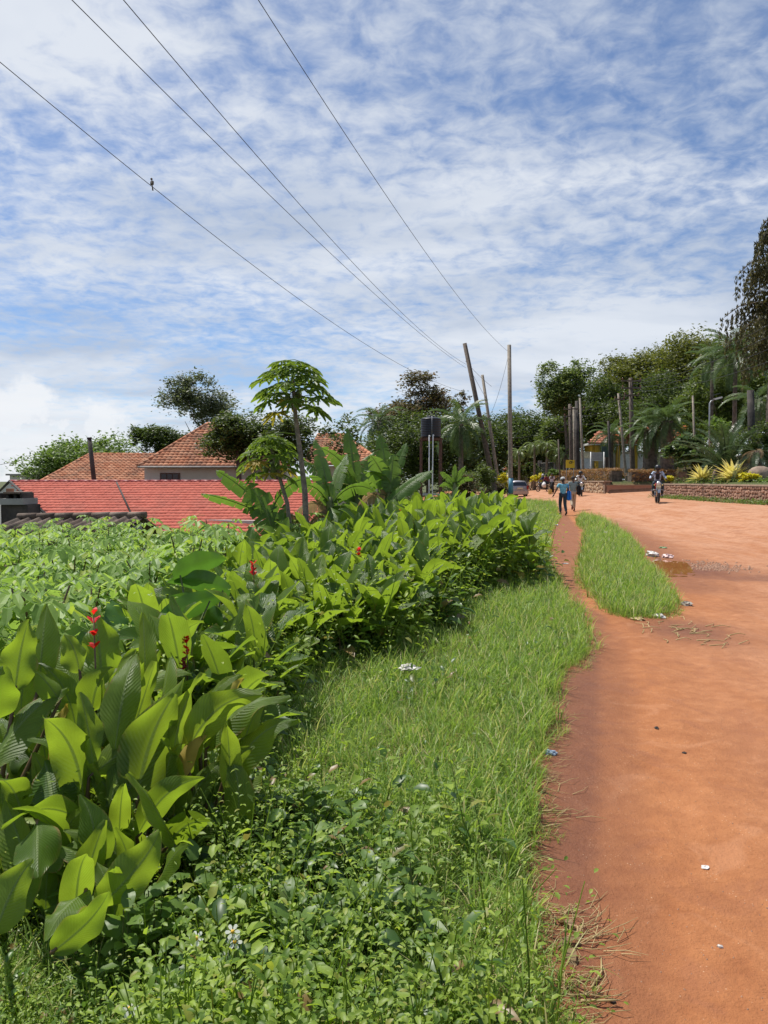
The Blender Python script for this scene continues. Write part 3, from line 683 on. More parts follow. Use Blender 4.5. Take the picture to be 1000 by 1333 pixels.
# red house in front
h1 = empty('red_roofed_house', P(200, 690, 27), 'long low house with a bright red pressed tile roof behind the cassava', 'house')
h1.location.z = H(h1.location.x, h1.location.y)
rp, _, _ = roof_face(h1, [(14, 627), (432, 627), (432, 702), (205, 690), (172, 672), (63, 672)], (14, 626, 30), (0.36, 25.5), 0.17, 0.33, M['red_tile'], M['red_trim'], 0.010, 0.020, 2)
ridge_caps(h1, [rp[0], rp[1]], 0.075, M['red_trim'])
A_, E_ = rp[0], rp[5]
gdir = Vector((E_.x - A_.x, E_.y - A_.y, 0)); B_ = A_ - gdir * 1.0
gl = [(A_.x, A_.y, A_.z - .05), (E_.x, E_.y, E_.z - .05), (E_.x, E_.y, -3.5), (B_.x, B_.y, -3.5), (B_.x, B_.y, E_.z - .05)]
slab('gable_wall', [Vector(p) + Vector((0.12, 0.12, 0)) for p in gl], 0.2, M['white_wall'], h1)
back = [A_, rp[1], rp[1] + Vector((0, 4.5, -1.2)), Vector((B_.x, B_.y + 1.0, E_.z))]
slab('back_roof', [p + Vector((0, 0.03, -0.03)) for p in back], 0.06, M['red_trim'], h1)
mbx = MB(); mbx.tube([A_ + Vector((-.02, -.03, .02)), E_ + Vector((-.02, -.03, .02))], 0.05, 6); mbx.tube([A_ + Vector((-.02, -.03, .02)), Vector((B_.x, B_.y, E_.z)) ], 0.06, 6)
mbx.build('verge_board', M['soot'], h1, True)
seamn = MB(); s0 = plane_hit(152, 630, A_, (rp[0] - rp[5]).normalized().cross(Vector((1, 0, 0)))) if False else None
nr = Vector((1, 0, 0)).cross((P(14, 626, 30) - Vector((P(14, 626, 30).x, 25.5, 0.36))).normalized()); 
a_, b_ = plane_hit(152, 630, A_, nr), plane_hit(171, 671, A_, nr)
seamn.tube([a_ + Vector((0, 0, .06)), b_ + Vector((0, 0, .06))], 0.035, 6); seamn.build('valley_strip', M['soot'], h1, True)
fw = [Vector((rp[4].x - 0.2, rp[4].y + .5, rp[4].z - .1)), Vector((rp[2].x, rp[2].y + 0.9, rp[4].z - .1)), Vector((rp[2].x, rp[2].y + .9, -4.2)), Vector((rp[4].x - 0.2, rp[4].y + .5, -4.2))]
slab('front_wall', fw, 0.2, M['white_wall'], h1)
fw = [Vector((rp[5].x, rp[5].y + .35, rp[5].z - .12)), Vector((rp[4].x - .2, rp[4].y + 0.35, rp[4].z - .12)), Vector((rp[4].x - .2, rp[4].y + .35, -4.2)), Vector((rp[5].x, rp[5].y + .35, -4.2))]
slab('side_wall', fw, 0.2, M['white_wall'], h1)
# black flue pipe
t_ = P(116.5, 571, 30.6); b2 = P(124, 628, 30.6)
fl = empty('flue_pipe', b2 - Vector((0, 0, .3)), 'tall leaning black flue pipe rising at the ridge of the red roof', 'chimney')
MB().tube([b2 - Vector((0, 0, .4)), t_], [0.10, 0.085], 12).build('pipe', M['soot'], fl, True)
MB().tube([t_ - Vector((0, 0, 0.02)), t_ + Vector((0, 0, 0.05))], [0.1, 0.1], 12).build('rim', M['black_plastic'], fl, True)
# sooty outdoor oven chimney
ch = empty('masonry_chimney', P(18, 700, 21), 'soot blackened masonry chimney with stepped cap at the white gable', 'chimney')
def pbox(mb, x0, x1, y0, y1, d, th, **k):
    a, b_ = P(x0, y1, d), P(x1, y0, d); return mb.box(((a.x + b_.x) / 2, d + th / 2, (a.z + b_.z) / 2), (b_.x - a.x, th, b_.z - a.z), **k)
pbox(MB(), 3, 36, 657, 760, 21, 0.8, bev=.02).build('shaft', M['soot'], ch, True)
pbox(MB(), 0, 30, 649, 657, 20.9, 0.9).build('cap_slab', M['grey_wall'], ch, True)
mb = MB()
for x0 in (-2, 8, 18, 26): pbox(mb, x0, x0 + 3, 642, 649, 21, 0.7)
mb.build('vent_brick', M['soot'], ch, True)
pbox(MB(), 4, 24, 640.5, 643, 20.9, 0.85).build('top_slab', M['asbestos'], ch, True)
pbox(MB(), 8, 15, 636, 640.5, 21.2, 0.15).build('top_brick', M['clay_tile'], ch, True)

# brown corrugated roof in front
h2 = empty('corrugated_shed', P(100, 700, 17), 'low shed with a weathered brown corrugated cement roof in front of the red roof', 'shed')
r0, r1 = P(24, 674, 18.6), P(190, 672, 18.6)
vd = Vector((-0.40, -0.9, -0.30)).normalized(); uu = (r1 - r0); Lr = uu.length; uu.normalize(); nn = uu.cross(-vd).normalized()
if nn.z < 0: nn = -nn
nseg = int(Lr / 0.03); V = []; Fc = []; rows = [0, 1.25, 1.25, 2.5, 2.5, 3.9]; zo = [0, 0, .03, .03, .06, .06]
for rr, zr in zip(rows, zo):
    for i in range(nseg + 1):
        q = i / nseg * Lr; V.append(r0 + uu * q + vd * rr - nn * zr + nn * (0.035 * math.sin(q / 0.27 * 6.283)) + nn * 0.012 * math.sin(q * 3 + rr))
w_ = nseg + 1
for r_ in range(len(rows) - 1):
    Fc += [(r_ * w_ + i, r_ * w_ + i + 1, (r_ + 1) * w_ + i + 1, (r_ + 1) * w_ + i) for i in range(nseg)]
wlink('roof_sheet', mesh_py('roof_sheet', V, Fc, True), M['asbestos'], h2)
mb = MB()
for i in range(7):
    a = r0 + uu * (Lr * i / 7); b_ = r0 + uu * (Lr * (i + 1.04) / 7); mb.tube([a + nn * .03, b_ + nn * .04], 0.085, 8)
mb.build('ridge_cap', M['asbestos'], h2, True)
wv = [r0 + vd * 3.5 + Vector((.2, 0, -.15)), r1 + vd * 3.5 + Vector((-.2, 0, -.15)), r1 + vd * 3.5 + Vector((-.2, 0, -3.5)), r0 + vd * 3.5 + Vector((.2, 0, -3.5))]
slab('wall', wv, 0.15, M['grey_wall'], h2)
wv = [r1 + Vector((-.1, 0, -.15)), r1 + vd * 3.5 + Vector((-.1, 0, -.15)), r1 + vd * 3.5 + Vector((-.1, 0, -3.5)), r1 + Vector((-.1, 0, -3.5))]
slab('end_wall', wv, 0.15, M['grey_wall'], h2)
slab('back_slope', [r0 - nn * .05, r1 - nn * .05, r1 + Vector((.3, 2, -.9)), r0 + Vector((.3, 2, -.9))], 0.05, M['asbestos'], h2)

# clay tiled house
h3 = empty('clay_tiled_house', P(250, 650, 42), 'cream house with stained orange clay tile hip roofs behind the red roof', 'house')
h3.location.z = -4
pts, _, _ = roof_face(h3, [(180, 607), (270, 552), (284, 552), (376, 607)], (275, 552, 45), (2.35, 40), 0.26, 0.34, M['clay_tile'], M['clay_tile'], 0.045, 0.035, 3)
ridge_caps(h3, [pts[0], pts[1], pts[2], pts[3]], 0.12, M['clay_tile'])
EL, ER = pts[0], pts[3]
slab('back_slope', [pts[1], pts[2], pts[2] + Vector((3.5, 5, -2.6)), pts[1] + Vector((-3.5, 5, -2.6))], 0.06, M['clay_tile'], h3)
mb = MB(); mb.tube([EL + Vector((0, -.06, -.04)), ER + Vector((0, -.06, -.04))], 0.055, 6); mb.build('gutter', M['concrete'], h3, True)
yw = EL.y + 0.6; wa, wb = P(188, 609, yw), P(372, 609, yw)
mb = MB(); mb.box(((wa.x + wb.x) / 2, yw + 2.5, (wa.z - 4) / 2), (wb.x - wa.x, 5, wa.z + 4)); mb.build('wall', M['white_wall'], h3, True)
a = P(210, 617, yw - .02); b_ = P(233, 625, yw - .02)
fr = MB().box(((a.x + b_.x) / 2, yw - .02, (a.z + b_.z) / 2), (b_.x - a.x + .12, 0.10, a.z - b_.z + .12)).build('window', M['brown_wood'], h3, True)
pn = MB()
for k in range(3): pn.box((a.x + (b_.x - a.x) * (k + .5) / 3, yw - .08, (a.z + b_.z) / 2), ((b_.x - a.x) / 3 - .06, 0.03, a.z - b_.z - .03))
pn.build('pane', M['window_dark'], h3, True)
pts, _, _ = roof_face(h3, [(40, 634), (117, 591.5), (203, 592), (203, 634)], (117, 592, 46), (1.2, 40), 0.26, 0.34, M['clay_tile'], M['clay_tile'], 0.045, 0.035, 3, 'lower_roof')
ridge_caps(h3, [pts[0], pts[1], pts[2]], 0.11, M['clay_tile'], name='lower_ridge_cap')
mb = MB(); a, b_ = pts[0], pts[3]; mb.box(((a.x + b_.x) / 2, a.y + 3.4, (a.z - 4.5) / 2), (b_.x - a.x - 1, 6, a.z + 4)); mb.build('lower_wall', M['white_wall'], h3, True)
# second clay roof glimpsed behind the bananas
h4 = empty('orange_roofed_house', P(450, 640, 44), 'house with orange tiled roof half hidden behind banana leaves', 'house')
h4.location.z = -3
pts, _, _ = roof_face(h4, [(396, 604), (415, 566), (446, 566), (500, 604)], (430, 566, 46), (2.4, 41), 0.26, 0.34, M['clay_tile'], M['clay_tile'], 0.045, 0.035, 3)
ridge_caps(h4, pts, 0.12, M['clay_tile'])
a, b_ = pts[0], pts[3]
MB().box(((a.x + b_.x) / 2, a.y + 2.6, (a.z - 3.2) / 2), (b_.x - a.x - .8, 4.4, a.z + 3)).build('wall', M['cream_wall'], h4, True)
# little flat white building on the far left
a, b_ = P(13, 627, 52), P(48, 619, 52)
h5 = empty('white_outbuilding', (a.x, 52, -3), 'small flat roofed pale building left of the clay roof', 'building')
MB().box(((a.x + b_.x) / 2, 54, (b_.z - 4) / 2), (b_.x - a.x, 4, b_.z + 4)).build('wall', M['white_wall'], h5, True)
MB().box(((a.x + b_.x) / 2, 54, b_.z + .06), (b_.x - a.x + .4, 4.4, .12)).build('flat_roof', M['concrete'], h5, True)

# ------------------------------------------------------------------ retaining walls on the right
def wall_stones(name, x_of_y, y0, y1, z0f, z1f, size, m, parent):
    """irregular rubble standing a little proud of the mortar face, facing -X"""
    V = []; Fc = []; y = y0; r = random.Random(3)
    rowz = []
    nrow = max(2, int(round((z1f(y0) - z0f(y0)) / size)))
    for row in range(nrow):
        y = y0 + r.uniform(0, size)
        while y < y1 - size * .5:
            ln = size * r.uniform(0.7, 2.1); za = z0f(y) + (z1f(y) - z0f(y)) * row / nrow; zb = z0f(y) + (z1f(y) - z0f(y)) * (row + 1) / nrow
            cy_m, cz = y + ln / 2, (za + zb) / 2 + r.uniform(-.3, .3) * size; k = r.choice((5, 6, 7)); o = len(V); ph = r.uniform(0, 6)
            for lay, (sc, px_) in enumerate(((1.0, 0.0), (0.93, -.035), (0.7, -.05 - r.uniform(0, .02)))):
                for i in range(k):
                    q = ph + 6.283 * i / k; rr = (0.47 + 0.0 * lay)
                    V.append((x_of_y(cy_m) + px_, cy_m + math.cos(q) * ln * rr * sc * 1.05, cz + math.sin(q) * (zb - za) * rr * sc * 1.1))
            for lay in (0, 1): Fc += [(o + lay * k + i, o + lay * k + (i + 1) % k, o + (lay + 1) * k + (i + 1) % k, o + (lay + 1) * k + i) for i in range(k)]
            Fc.append(tuple(o + 2 * k + i for i in range(k)))
            y += ln
    ob_ = wlink(name, mesh_py(name, V, Fc), m, parent); ob_['kind'] = 'stuff'; return ob_
def strip_wall(parent, xf, y0, y1, zb, zt, th, m, name):
    mb = MB(); n = max(1, int((y1 - y0) / 4)); 
    ys_ = [y0 + (y1 - y0) * i / n for i in range(n + 1)]; V = []
    for y in ys_:
        x = xf(y); V += [(x, y, zb(y)), (x + th, y, zb(y)), (x + th, y, zt(y)), (x, y, zt(y))]
    Fc = []
    for i in range(n):
        for k in range(4): Fc.append((i * 4 + k, i * 4 + (k + 1) % 4, (i + 1) * 4 + (k + 1) % 4, (i + 1) * 4 + k))
    Fc += [(3, 2, 1, 0), tuple(n * 4 + k for k in range(4))]
    mb.add(V, Fc); return mb.build(name, m, parent, True)
wA = empty('garden_wall', (15.7, 36, .5), 'reddish rubble retaining wall with thin cement coping along the right of the road', 'wall')
xa = lambda y: float(wallx(y)) - 0.02
zg = lambda y: H(float(wallx(y)) - 0.6, y)
zb_ = lambda y: zg(y) - 0.3
ztA = lambda y: zg(y) + 0.74
strip_wall(wA, xa, 8, 42.0, zb_, ztA, 0.42, M['mortar'], 'wall_core')
wall_stones('rubble_stone', xa, 20, 41.8, lambda y: zg(y) - .03, lambda y: ztA(y) - .01, 0.15, M['stone_red'], wA)
strip_wall(wA, lambda y: xa(y) - .07, 8, 42.05, lambda y: ztA(y) + .002, lambda y: ztA(y) + .07, 0.55, M['coping'], 'coping')
# return of the wall into the driveway
mb = MB(); mb.box((18.6, 42.15, 0.82), (6.2, 0.32, 1.0)); mb.build('wall_return', M['soot'], wA, True)  # near-black colour stands in for the shade on this backlit face
mb = MB(); mb.box((18.6, 42.15, 1.35), (6.3, 0.42, .06)); mb.build('return_coping', M['coping'], wA, True)
wB = empty('far_garden_wall', (16.6, 70, .5), 'pale yellow rubble retaining wall under the clipped hedge beyond the driveway', 'wall')
ztB = lambda y: zg(y) + 0.86
strip_wall(wB, xa, 54.2, 92, zb_, ztB, 0.42, M['mortar'], 'wall_core')
wall_stones('rubble_stone', xa, 54.4, 92, lambda y: zg(y) - .03, lambda y: ztB(y) - .01, 0.3, M['stone_warm'], wB)
strip_wall(wB, lambda y: xa(y) - .08, 54.1, 92, lambda y: ztB(y) + .002, lambda y: ztB(y) + .09, 0.6, M['coping'], 'coping')
mb = MB(); mb.box((18.6, 54.2, 0.85), (4.6, 0.32, .7)); mb.build('wall_return', M['stone_red'], wB, True)
mb = MB(); mb.box((18.6, 54.2, 1.23), (4.7, 0.42, .06)); mb.build('return_coping', M['coping'], wB, True)
# wall end that faces the camera has its shade painted in as a dark colour: give it stones too
V = []; 

# ------------------------------------------------------------------ foliage builders
def leaf_cloud(name, centres, radii, nper, size, m, parent, seed=0, flat=0.35, droop=0.0, elong=1.9, world=True):
    """leaf blades spread round clump centres; every blade is a bent pair of faces"""
    r = np.random.default_rng(seed); centres = np.asarray(centres, float); radii = np.asarray(radii, float)
    n = len(centres) * nper; ci = np.repeat(np.arange(len(centres)), nper)
    off = r.normal(0, 0.5, (n, 3)); off[:, 2] *= 0.75
    p = centres[ci] + off * radii[ci][:, None]
    d = r.normal(0, 1, (n, 3)); d[:, 2] = d[:, 2] * flat - droop; d /= np.linalg.norm(d, axis=1)[:, None]
    up = r.normal(0, 0.55, (n, 3)) + np.array([0, 0, 1.0]); s = np.cross(d, up); s /= (np.linalg.norm(s, axis=1)[:, None] + 1e-9)
    nn_ = np.cross(s, d); sz = size * r.uniform(0.6, 1.35, n)[:, None]
    a = p - d * sz * 0.5; b_ = p + d * sz * 0.5; w_ = sz / elong * 0.5
    l = p + s * w_ - nn_ * sz * 0.10; q = p - s * w_ - nn_ * sz * 0.10
    V = np.stack([a, l, b_, q], 1).reshape(-1, 3); Fc = np.arange(4 * n).reshape(n, 4)
    tri = np.concatenate([Fc[:, [0, 1, 2]], Fc[:, [0, 2, 3]]])
    me = mesh_np(name, V, tri); 
    return wlink(name, me, m, parent) if world else link(name, me, m, parent)
def sphere_pts(n, r, seed):
    g = np.random.default_rng(seed).normal(0, 1, (n, 3)); return g / np.linalg.norm(g, axis=1)[:, None]
def crown_clumps(c, rad, seed, nblob=7, per=14, lo=-0.55, tight=0.0):
    """a crown as overlapping limbs of foliage: blobs placed off centre, clumps over their shells"""
    r = np.random.default_rng(seed); cs = []; rr = []
    c = np.array(c); rad = np.array(rad)
    for b_ in range(nblob):
        d = r.normal(0, 1, 3); d /= np.linalg.norm(d); d[2] = d[2] * 0.9 + 0.1
        k = r.uniform(0.42, 0.74) if b_ else 0.0
        bc = c + d * rad * k; br = rad * (r.uniform(0.36, 0.52) if b_ else 0.62)
        q = r.normal(0, 1, (per, 3)); q /= np.linalg.norm(q, axis=1)[:, None]
        q[:, 2] = np.where(q[:, 2] < -0.35, -q[:, 2], q[:, 2])
        q *= r.uniform(0.65, 1.08, (per, 1))
        cs.append(bc + q * br); rr.append(np.full(per, br.mean() * 0.42) * r.uniform(0.7, 1.2, per))
    return np.concatenate(cs), np.concatenate(rr)
def limbs(mb, base, top_c, rad, r0, seed, nl=6, n=7):
    r = random.Random(seed); base = Vector(base); top_c = Vector(top_c); h = (top_c - base).length
    kn = [base, base.lerp(top_c, .35) + Vector((r.uniform(-.02, .02) * h, r.uniform(-.02, .02) * h, 0)), base.lerp(top_c, .7) + Vector((r.uniform(-.03, .03) * h, 0, 0)), top_c]
    mb.tube([base - Vector((0, 0, .3)), base + Vector((0, 0, .25))] + kn[1:], [r0 * 1.5, r0 * 1.1, r0 * .85, r0 * .6, r0 * .25], n)
    for i in range(nl):
        t = r.uniform(.35, .9); s = base.lerp(top_c, t); a = r.uniform(0, 6.28)
        e = s + Vector((math.cos(a) * rad[0] * r.uniform(.4, .8), math.sin(a) * rad[1] * r.uniform(.4, .8), rad[2] * r.uniform(.2, .7)))
        m_ = s.lerp(e, .5) + Vector((0, 0, -.05 * h)) 
        mb.tube([s, m_, e], [r0 * .45, r0 * .3, r0 * .1], 5)
def tree(name, label, px, top, bot, d, hw, key, seed, size=0.32, nper=26, nblob=8, per=16, base_py=None, cat='tree', grp=None, dy=None, trunk_r=0.22, lo=-0.55, bark='bark', elong=1.9, droop=0.0):
    tp, bt = P(px, top, d), P(px, bot, d); hx_ = hw * 1.12 / F_PX * d; rz_ = (tp.z - bt.z) / 2
    c = Vector((tp.x, d, (tp.z + bt.z) / 2)); gz_ = H(tp.x, d)
    e = empty(name, (tp.x, d, gz_), label, cat, grp)
    cc, cr = crown_clumps(c, (hx_, dy or hx_, rz_), seed, nblob, per, lo)
    leaf_cloud('crown', cc, cr, nper, size, TREE[key], e, seed, elong=elong, droop=droop)
    mb = MB(); limbs(mb, (tp.x, d, gz_), (tp.x, d, c.z + rz_ * .3), (hx_, hx_, rz_), trunk_r, seed); mb.build('trunk', M[bark], e, True)
    return e
TR = [
 ('eucalyptus_tree', 'tall grey green airy tree on the skyline behind the clay tiled hip roof', 260, 487, 575, 84, 42, 'grey', 11, .32, 34, 18, 18),
 ('broadleaf_tree', 'small rounded dark green tree left of the tall grey airy tree', 208, 551, 610, 62, 34, 'dark', 12, .26, 44, 14, 18),
 ('broadleaf_tree', 'broad bright green domed tree behind the left clay roof', 112, 573, 660, 54, 74, 'light', 13, .26, 50, 20, 24),
 ('broadleaf_tree', 'tiny distant grey tree low on the far left skyline', 42, 605, 628, 92, 12, 'grey', 14, .32, 16, 5, 8),
 ('mango_tree', 'dark glossy tree overhanging the peak of the clay roof', 308, 533, 630, 36, 42, 'dark', 15, .17, 44, 14, 22),
 ('mango_tree', 'dark leafy tree directly behind the shorter papaya', 362, 536, 640, 37, 54, 'dark', 16, .17, 40, 14, 22),
 ('young_tree', 'thin open dark tree in front of the orange roof right of the papaya', 452, 530, 612, 38, 34, 'dark', 17, .20, 12, 9, 10),
 ('cypress_tree', 'large rusty green tree with layered top above the water tank', 543, 483, 590, 74, 42, 'brown', 18, .30, 38, 16, 20),
 ('cypress_tree', 'left shoulder of rusty green foliage beside the drooping dark palm', 518, 520, 600, 73, 34, 'brown', 19, .30, 30, 9, 16),
 ('broadleaf_tree', 'dense dark green tree standing behind the black water tank', 556, 536, 650, 62, 70, 'dark', 20, .27, 42, 20, 24),
 ('poplar_tree', 'narrow sparse brownish tree just right of the rusty green tree', 577, 502, 575, 78, 13, 'brown', 21, .26, 18, 6, 10),
 ('poplar_tree', 'narrow sparse brownish tree close to the leaning pole', 596, 504, 575, 78, 14, 'brown', 22, .26, 18, 6, 10),
 ('broadleaf_tree', 'rounded dark green tree between the leaning poles and the straight pole', 668, 526, 640, 96, 56, 'dark', 23, .34, 44, 18, 24),
 ('broadleaf_tree', 'low dark tree between the round tree and the tall pale topped tree', 708, 545, 630, 98, 40, 'dark', 24, .34, 42, 14, 20),
 ('broadleaf_tree', 'dark green tree showing left between the two leaning poles', 618, 545, 650, 92, 38, 'dark', 25, .34, 42, 14, 20),
 ('mahogany_tree', 'tall tree with pale flowering top rising behind the roadside pole cluster', 738, 464, 565, 78, 36, 'mahogany', 26, .30, 42, 16, 22),
 ('broadleaf_tree', 'mid green foliage below the pale flowering treetop', 735, 520, 612, 84, 34, 'mid', 27, .30, 38, 14, 20),
 ('broadleaf_tree', 'lower left tree of the dark wooded mass beside the pale topped tree', 786, 498, 612, 88, 46, 'dark', 28, .32, 44, 18, 26),
 ('broadleaf_tree', 'olive tree with rounded top at the left end of the wooded skyline', 808, 460, 612, 92, 46, 'olive', 29, .34, 46, 18, 26),
 ('broadleaf_tree', 'big dark tree in the middle of the wooded skyline', 857, 443, 612, 94, 62, 'olive', 30, .36, 48, 22, 28),
 ('broadleaf_tree', 'highest broad dark tree of the wooded skyline left of the feathery palm', 915, 442, 600, 86, 70, 'olive', 31, .34, 48, 23, 28),
 ('broadleaf_tree', 'dark green tree filling the slope beneath the highest broad tree', 880, 486, 612, 76, 58, 'dark', 32, .28, 44, 18, 24),
 ('broadleaf_tree', 'shady tree behind the street lamp', 940, 470, 606, 66, 56, 'mid', 33, .26, 44, 18, 24),
 ('broadleaf_tree', 'dark tree behind the drooping brown conifer at the right edge', 990, 430, 606, 68, 56, 'dark', 34, .26, 44, 20, 24),
 ('broadleaf_tree', 'dark foliage above the yellow gateposts behind the first date palm', 828, 515, 608, 82, 56, 'dark', 35, .28, 44, 16, 22),
 ('broadleaf_tree', 'dark undergrowth tree left of the grey columned fence', 700, 566, 615, 104, 40, 'dark', 36, .34, 30, 9, 16),
 ('broadleaf_tree', 'pale leafy small tree just left of the concrete post', 925, 540, 590, 55, 26, 'light', 37, .20, 22, 8, 14),
]
for a in TR:
    nm, lab, px, top, bot, d, hw, key, seed, size, nper, nblob, per = a
    tree(nm, lab, px, top, bot, d, hw, key, seed, size, nper, nblob, per, lo=-0.65)
# far wood behind everything: one mass
cs = []; rr = []
for k in range(900):
    px = rnd.uniform(455, 1080); d = rnd.uniform(112, 128); top = np.interp(px, [455, 560, 640, 760, 800, 900, 1080], [585, 552, 550, 552, 490, 462, 450])
    py = rnd.uniform(top, 626) if k % 4 else rnd.uniform(596, 628); p = P(px, py, d); cs.append(p); rr.append(2.2)
o = leaf_cloud('far_woodland', [tuple(c) for c in cs], rr, 34, 0.75, TREE['dark'], None, 77); tag(o, 'unbroken dark wood closing the view behind road and gardens', 'woodland', kind='stuff')

# hanging brown green conifer at the right edge
e = empty('drooping_conifer', (P(1004, 600, 40).x, 40, H(P(1004, 600, 40).x, 40)), 'tall dark conifer with drooping brown tipped branches at the right edge', 'tree')
bx_, bz = e.location.x, e.location.z
mb = MB(); mb.tube([(bx_, 40, bz - .2), (bx_ - .05, 40, bz + 4), (bx_ + .1, 40, bz + 9), (bx_ + .2, 40, bz + 14.3)], [.3, .26, .2, .06], 10)
cs = []; rr = []; rdm = random.Random(5)
tips = []
for k in range(42):
    h = rdm.uniform(7.0, 14.9) - 1; a = rdm.uniform(0, 6.28); ln = np.interp(h, [6, 7.4, 8.8, 9.6, 10.6, 11.6, 12.6, 14], [1.3, 1.9, 2.9, 2.4, 1.2, 2.1, 1.7, .5]) * rdm.uniform(.75, 1.12)
    s = Vector((bx_, 40, bz + h)); pts_ = [s]
    for q in (.35, .7, 1.0): pts_.append(s + Vector((math.cos(a) * ln * q, math.sin(a) * ln * q, .7 * q - 1.1 * q * q * q)))
    mb.tube(pts_, [.05, .04, .03, .015], 5)
    for q in np.linspace(.2, 1.05, 9):
        p = s + Vector((math.cos(a) * ln * q, math.sin(a) * ln * q, .7 * q - 1.1 * q ** 3)); L_ = rdm.uniform(.5, 1.4)
        for t_ in np.linspace(0, L_, 5): cs.append((p.x + rdm.uniform(-.05, .05), p.y + rdm.uniform(-.05, .05), p.z - t_)); rr.append(.085)
mb.build('trunk', M['bark'], e, True)
leaf_cloud('drooping_foliage', cs, rr, 8, .26, TREE['monkey'], e, 5, flat=.4, droop=2.2, elong=4.5)

# ------------------------------------------------------------------ palms
def frond_mesh(name, ln, nl, lw, ll, droop, m, vshape=0.5, rachis=0.02, curl=0.3, seed=0, back=0.7):
    """feather frond: arching midrib along +Y with leaflets both sides"""
    r = random.Random(seed); mb = MB(); pts = []; y = z = 0; th = 0.0; n = 12
    for i in range(n + 1):
        pts.append(Vector((0, y, z))); th -= droop / n * (0.4 + 1.2 * i / n); y += math.cos(th) * ln / n; z += math.sin(th) * ln / n
    mb.tube(pts, [rachis * (1 - .8 * i / n) for i in range(n + 1)], 4, False)
    for i in range(nl):
        t = 0.12 + 0.88 * (i + .5) / nl; k = min(int(t * n), n - 1); p = pts[k].lerp(pts[k + 1], t * n - k); tg = (pts[k + 1] - pts[k]).normalized()
        nrm = Vector((0, -tg.z, tg.y)); L_ = ll * math.sin(math.pi * (0.12 + 0.83 * t)) ** .7 * r.uniform(.85, 1.1)
        for s in (-1, 1):
            dr = (Vector((s, 0, 0)) + tg * back * r.uniform(.8, 1.2) + nrm * vshape * r.uniform(.6, 1.3)).normalized(); q = p + dr * L_ + Vector((0, 0, -curl * L_))
            mid = p + dr * L_ * .5 + nrm * .05 * L_
            wv = tg * lw; mb.add([p - wv * .5, p + wv * .5, mid + wv * .55, mid - wv * .55, q], [(0, 1, 2, 3), (3, 2, 4)])
    me = mb.mesh(name); me.materials.append(m); return me
def palm(name, label, x, y, zg_, trunk_pts, tr, fronds, nf, elev, lenscale=1.0, bark='bark', grp=None, seed=0, cat='palm tree', trunk_name='trunk', e_rng=(0, 1)):
    r = random.Random(seed); e = empty(name, (x, y, zg_), label, cat, grp)
    tp = [Vector(p) for p in trunk_pts]; MB().tube(tp, tr, 10).build(trunk_name, M[bark], e)
    top = tp[-1]
    for i in range(nf):
        o = link('frond', fronds[i % len(fronds)], None, e); o.location = top; o.rotation_mode = 'XYZ'
        q = (i + .5) / nf; el = elev[0] + (elev[1] - elev[0]) * q + r.uniform(-8, 8)
        o.rotation_euler = (R(el), 0, i * 2.39996 + r.uniform(-.15, .15)); s = lenscale * r.uniform(.85, 1.1); o.scale = (s, s, s)
    return e
FR_date = [frond_mesh('frond', 2.6, 30, .05, .5, 1.5, M['palm'], seed=i) for i in range(2)]
FR_coco = [frond_mesh('frond', 2.8, 26, .06, .65, 1.2, M['palm'], seed=5 + i, curl=.55) for i in range(2)]
FR_fox = [frond_mesh('frond', 1.7, 20, .06, .45, 2.3, M['palm_pale'], seed=9 + i, curl=.3) for i in range(2)]
FR_cyc = [frond_mesh('frond', 2.7, 38, .035, .36, .95, M['cycad'], seed=13 + i, vshape=.45, rachis=.03, curl=.08, back=.45) for i in range(2)]
FR_dead = [frond_mesh('frond', 1.5, 16, .04, .3, 2.2, M['banana_dry'], seed=15)]
def palm_at(name, label, px, base_py, top_py, d, tr, fr, nf, elev, ls, **k):
    x = P(px, 600, d).x; g = H(x, d); zt_ = P(px, top_py, d).z - g; ln = k.pop('lean', 0.0)
    return palm(name, label, x, d, g, [(0, 0, -.2), (0.02 + ln * .2, 0, zt_ * .35), (ln * .6, 0, zt_ * .7), (ln, 0, zt_)], [tr * 1.35, tr * 1.1, tr, tr * .95], fr, nf, elev, ls, **k)
palm_at('date_palm', 'stout date palm with dark shaggy trunk left of the motorcyclist', 846, 612, 560, 58, .5, FR_date, 34, (-40, 75), 1.0, seed=1)
palm_at('date_palm', 'stout date palm with dark trunk above the round green shrub', 868, 606, 548, 56, .45, FR_date, 34, (-40, 75), 1.05, seed=2)
palm_at('coconut_palm', 'tall feathery pale palm against the sky left of the drooping conifer', 955, 600, 462, 52, .14, FR_coco, 26, (-45, 80), 1.0, bark='bark', seed=3)
palm_at('coconut_palm', 'pale feathery palm top behind the wooded skyline, beside the tallest palm', 925, 600, 470, 60, .13, FR_coco, 18, (-30, 80), .9, bark='bark', seed=4)
palm_at('coconut_palm', 'palm with broad fronds close under the drooping conifer', 985, 600, 520, 44, .17, FR_coco, 20, (-60, 60), .8, bark='bark_pale', seed=5)
palm_at('fan_palm', 'drooping dark palm at the left edge of the rusty green tree', 494, 640, 548, 64, .18, FR_date, 26, (-50, 70), 1.0, seed=6)
palm_at('coconut_palm', 'yellowish palm behind the water tank close to the leaning poles', 600, 640, 552, 56, .18, FR_coco, 24, (-60, 70), 1.0, seed=7)
palm_at('date_palm', 'dark blue green palm with spread crown above the first gate pillar', 795, 612, 566, 66, .22, FR_date, 28, (-50, 70), .85, seed=8)
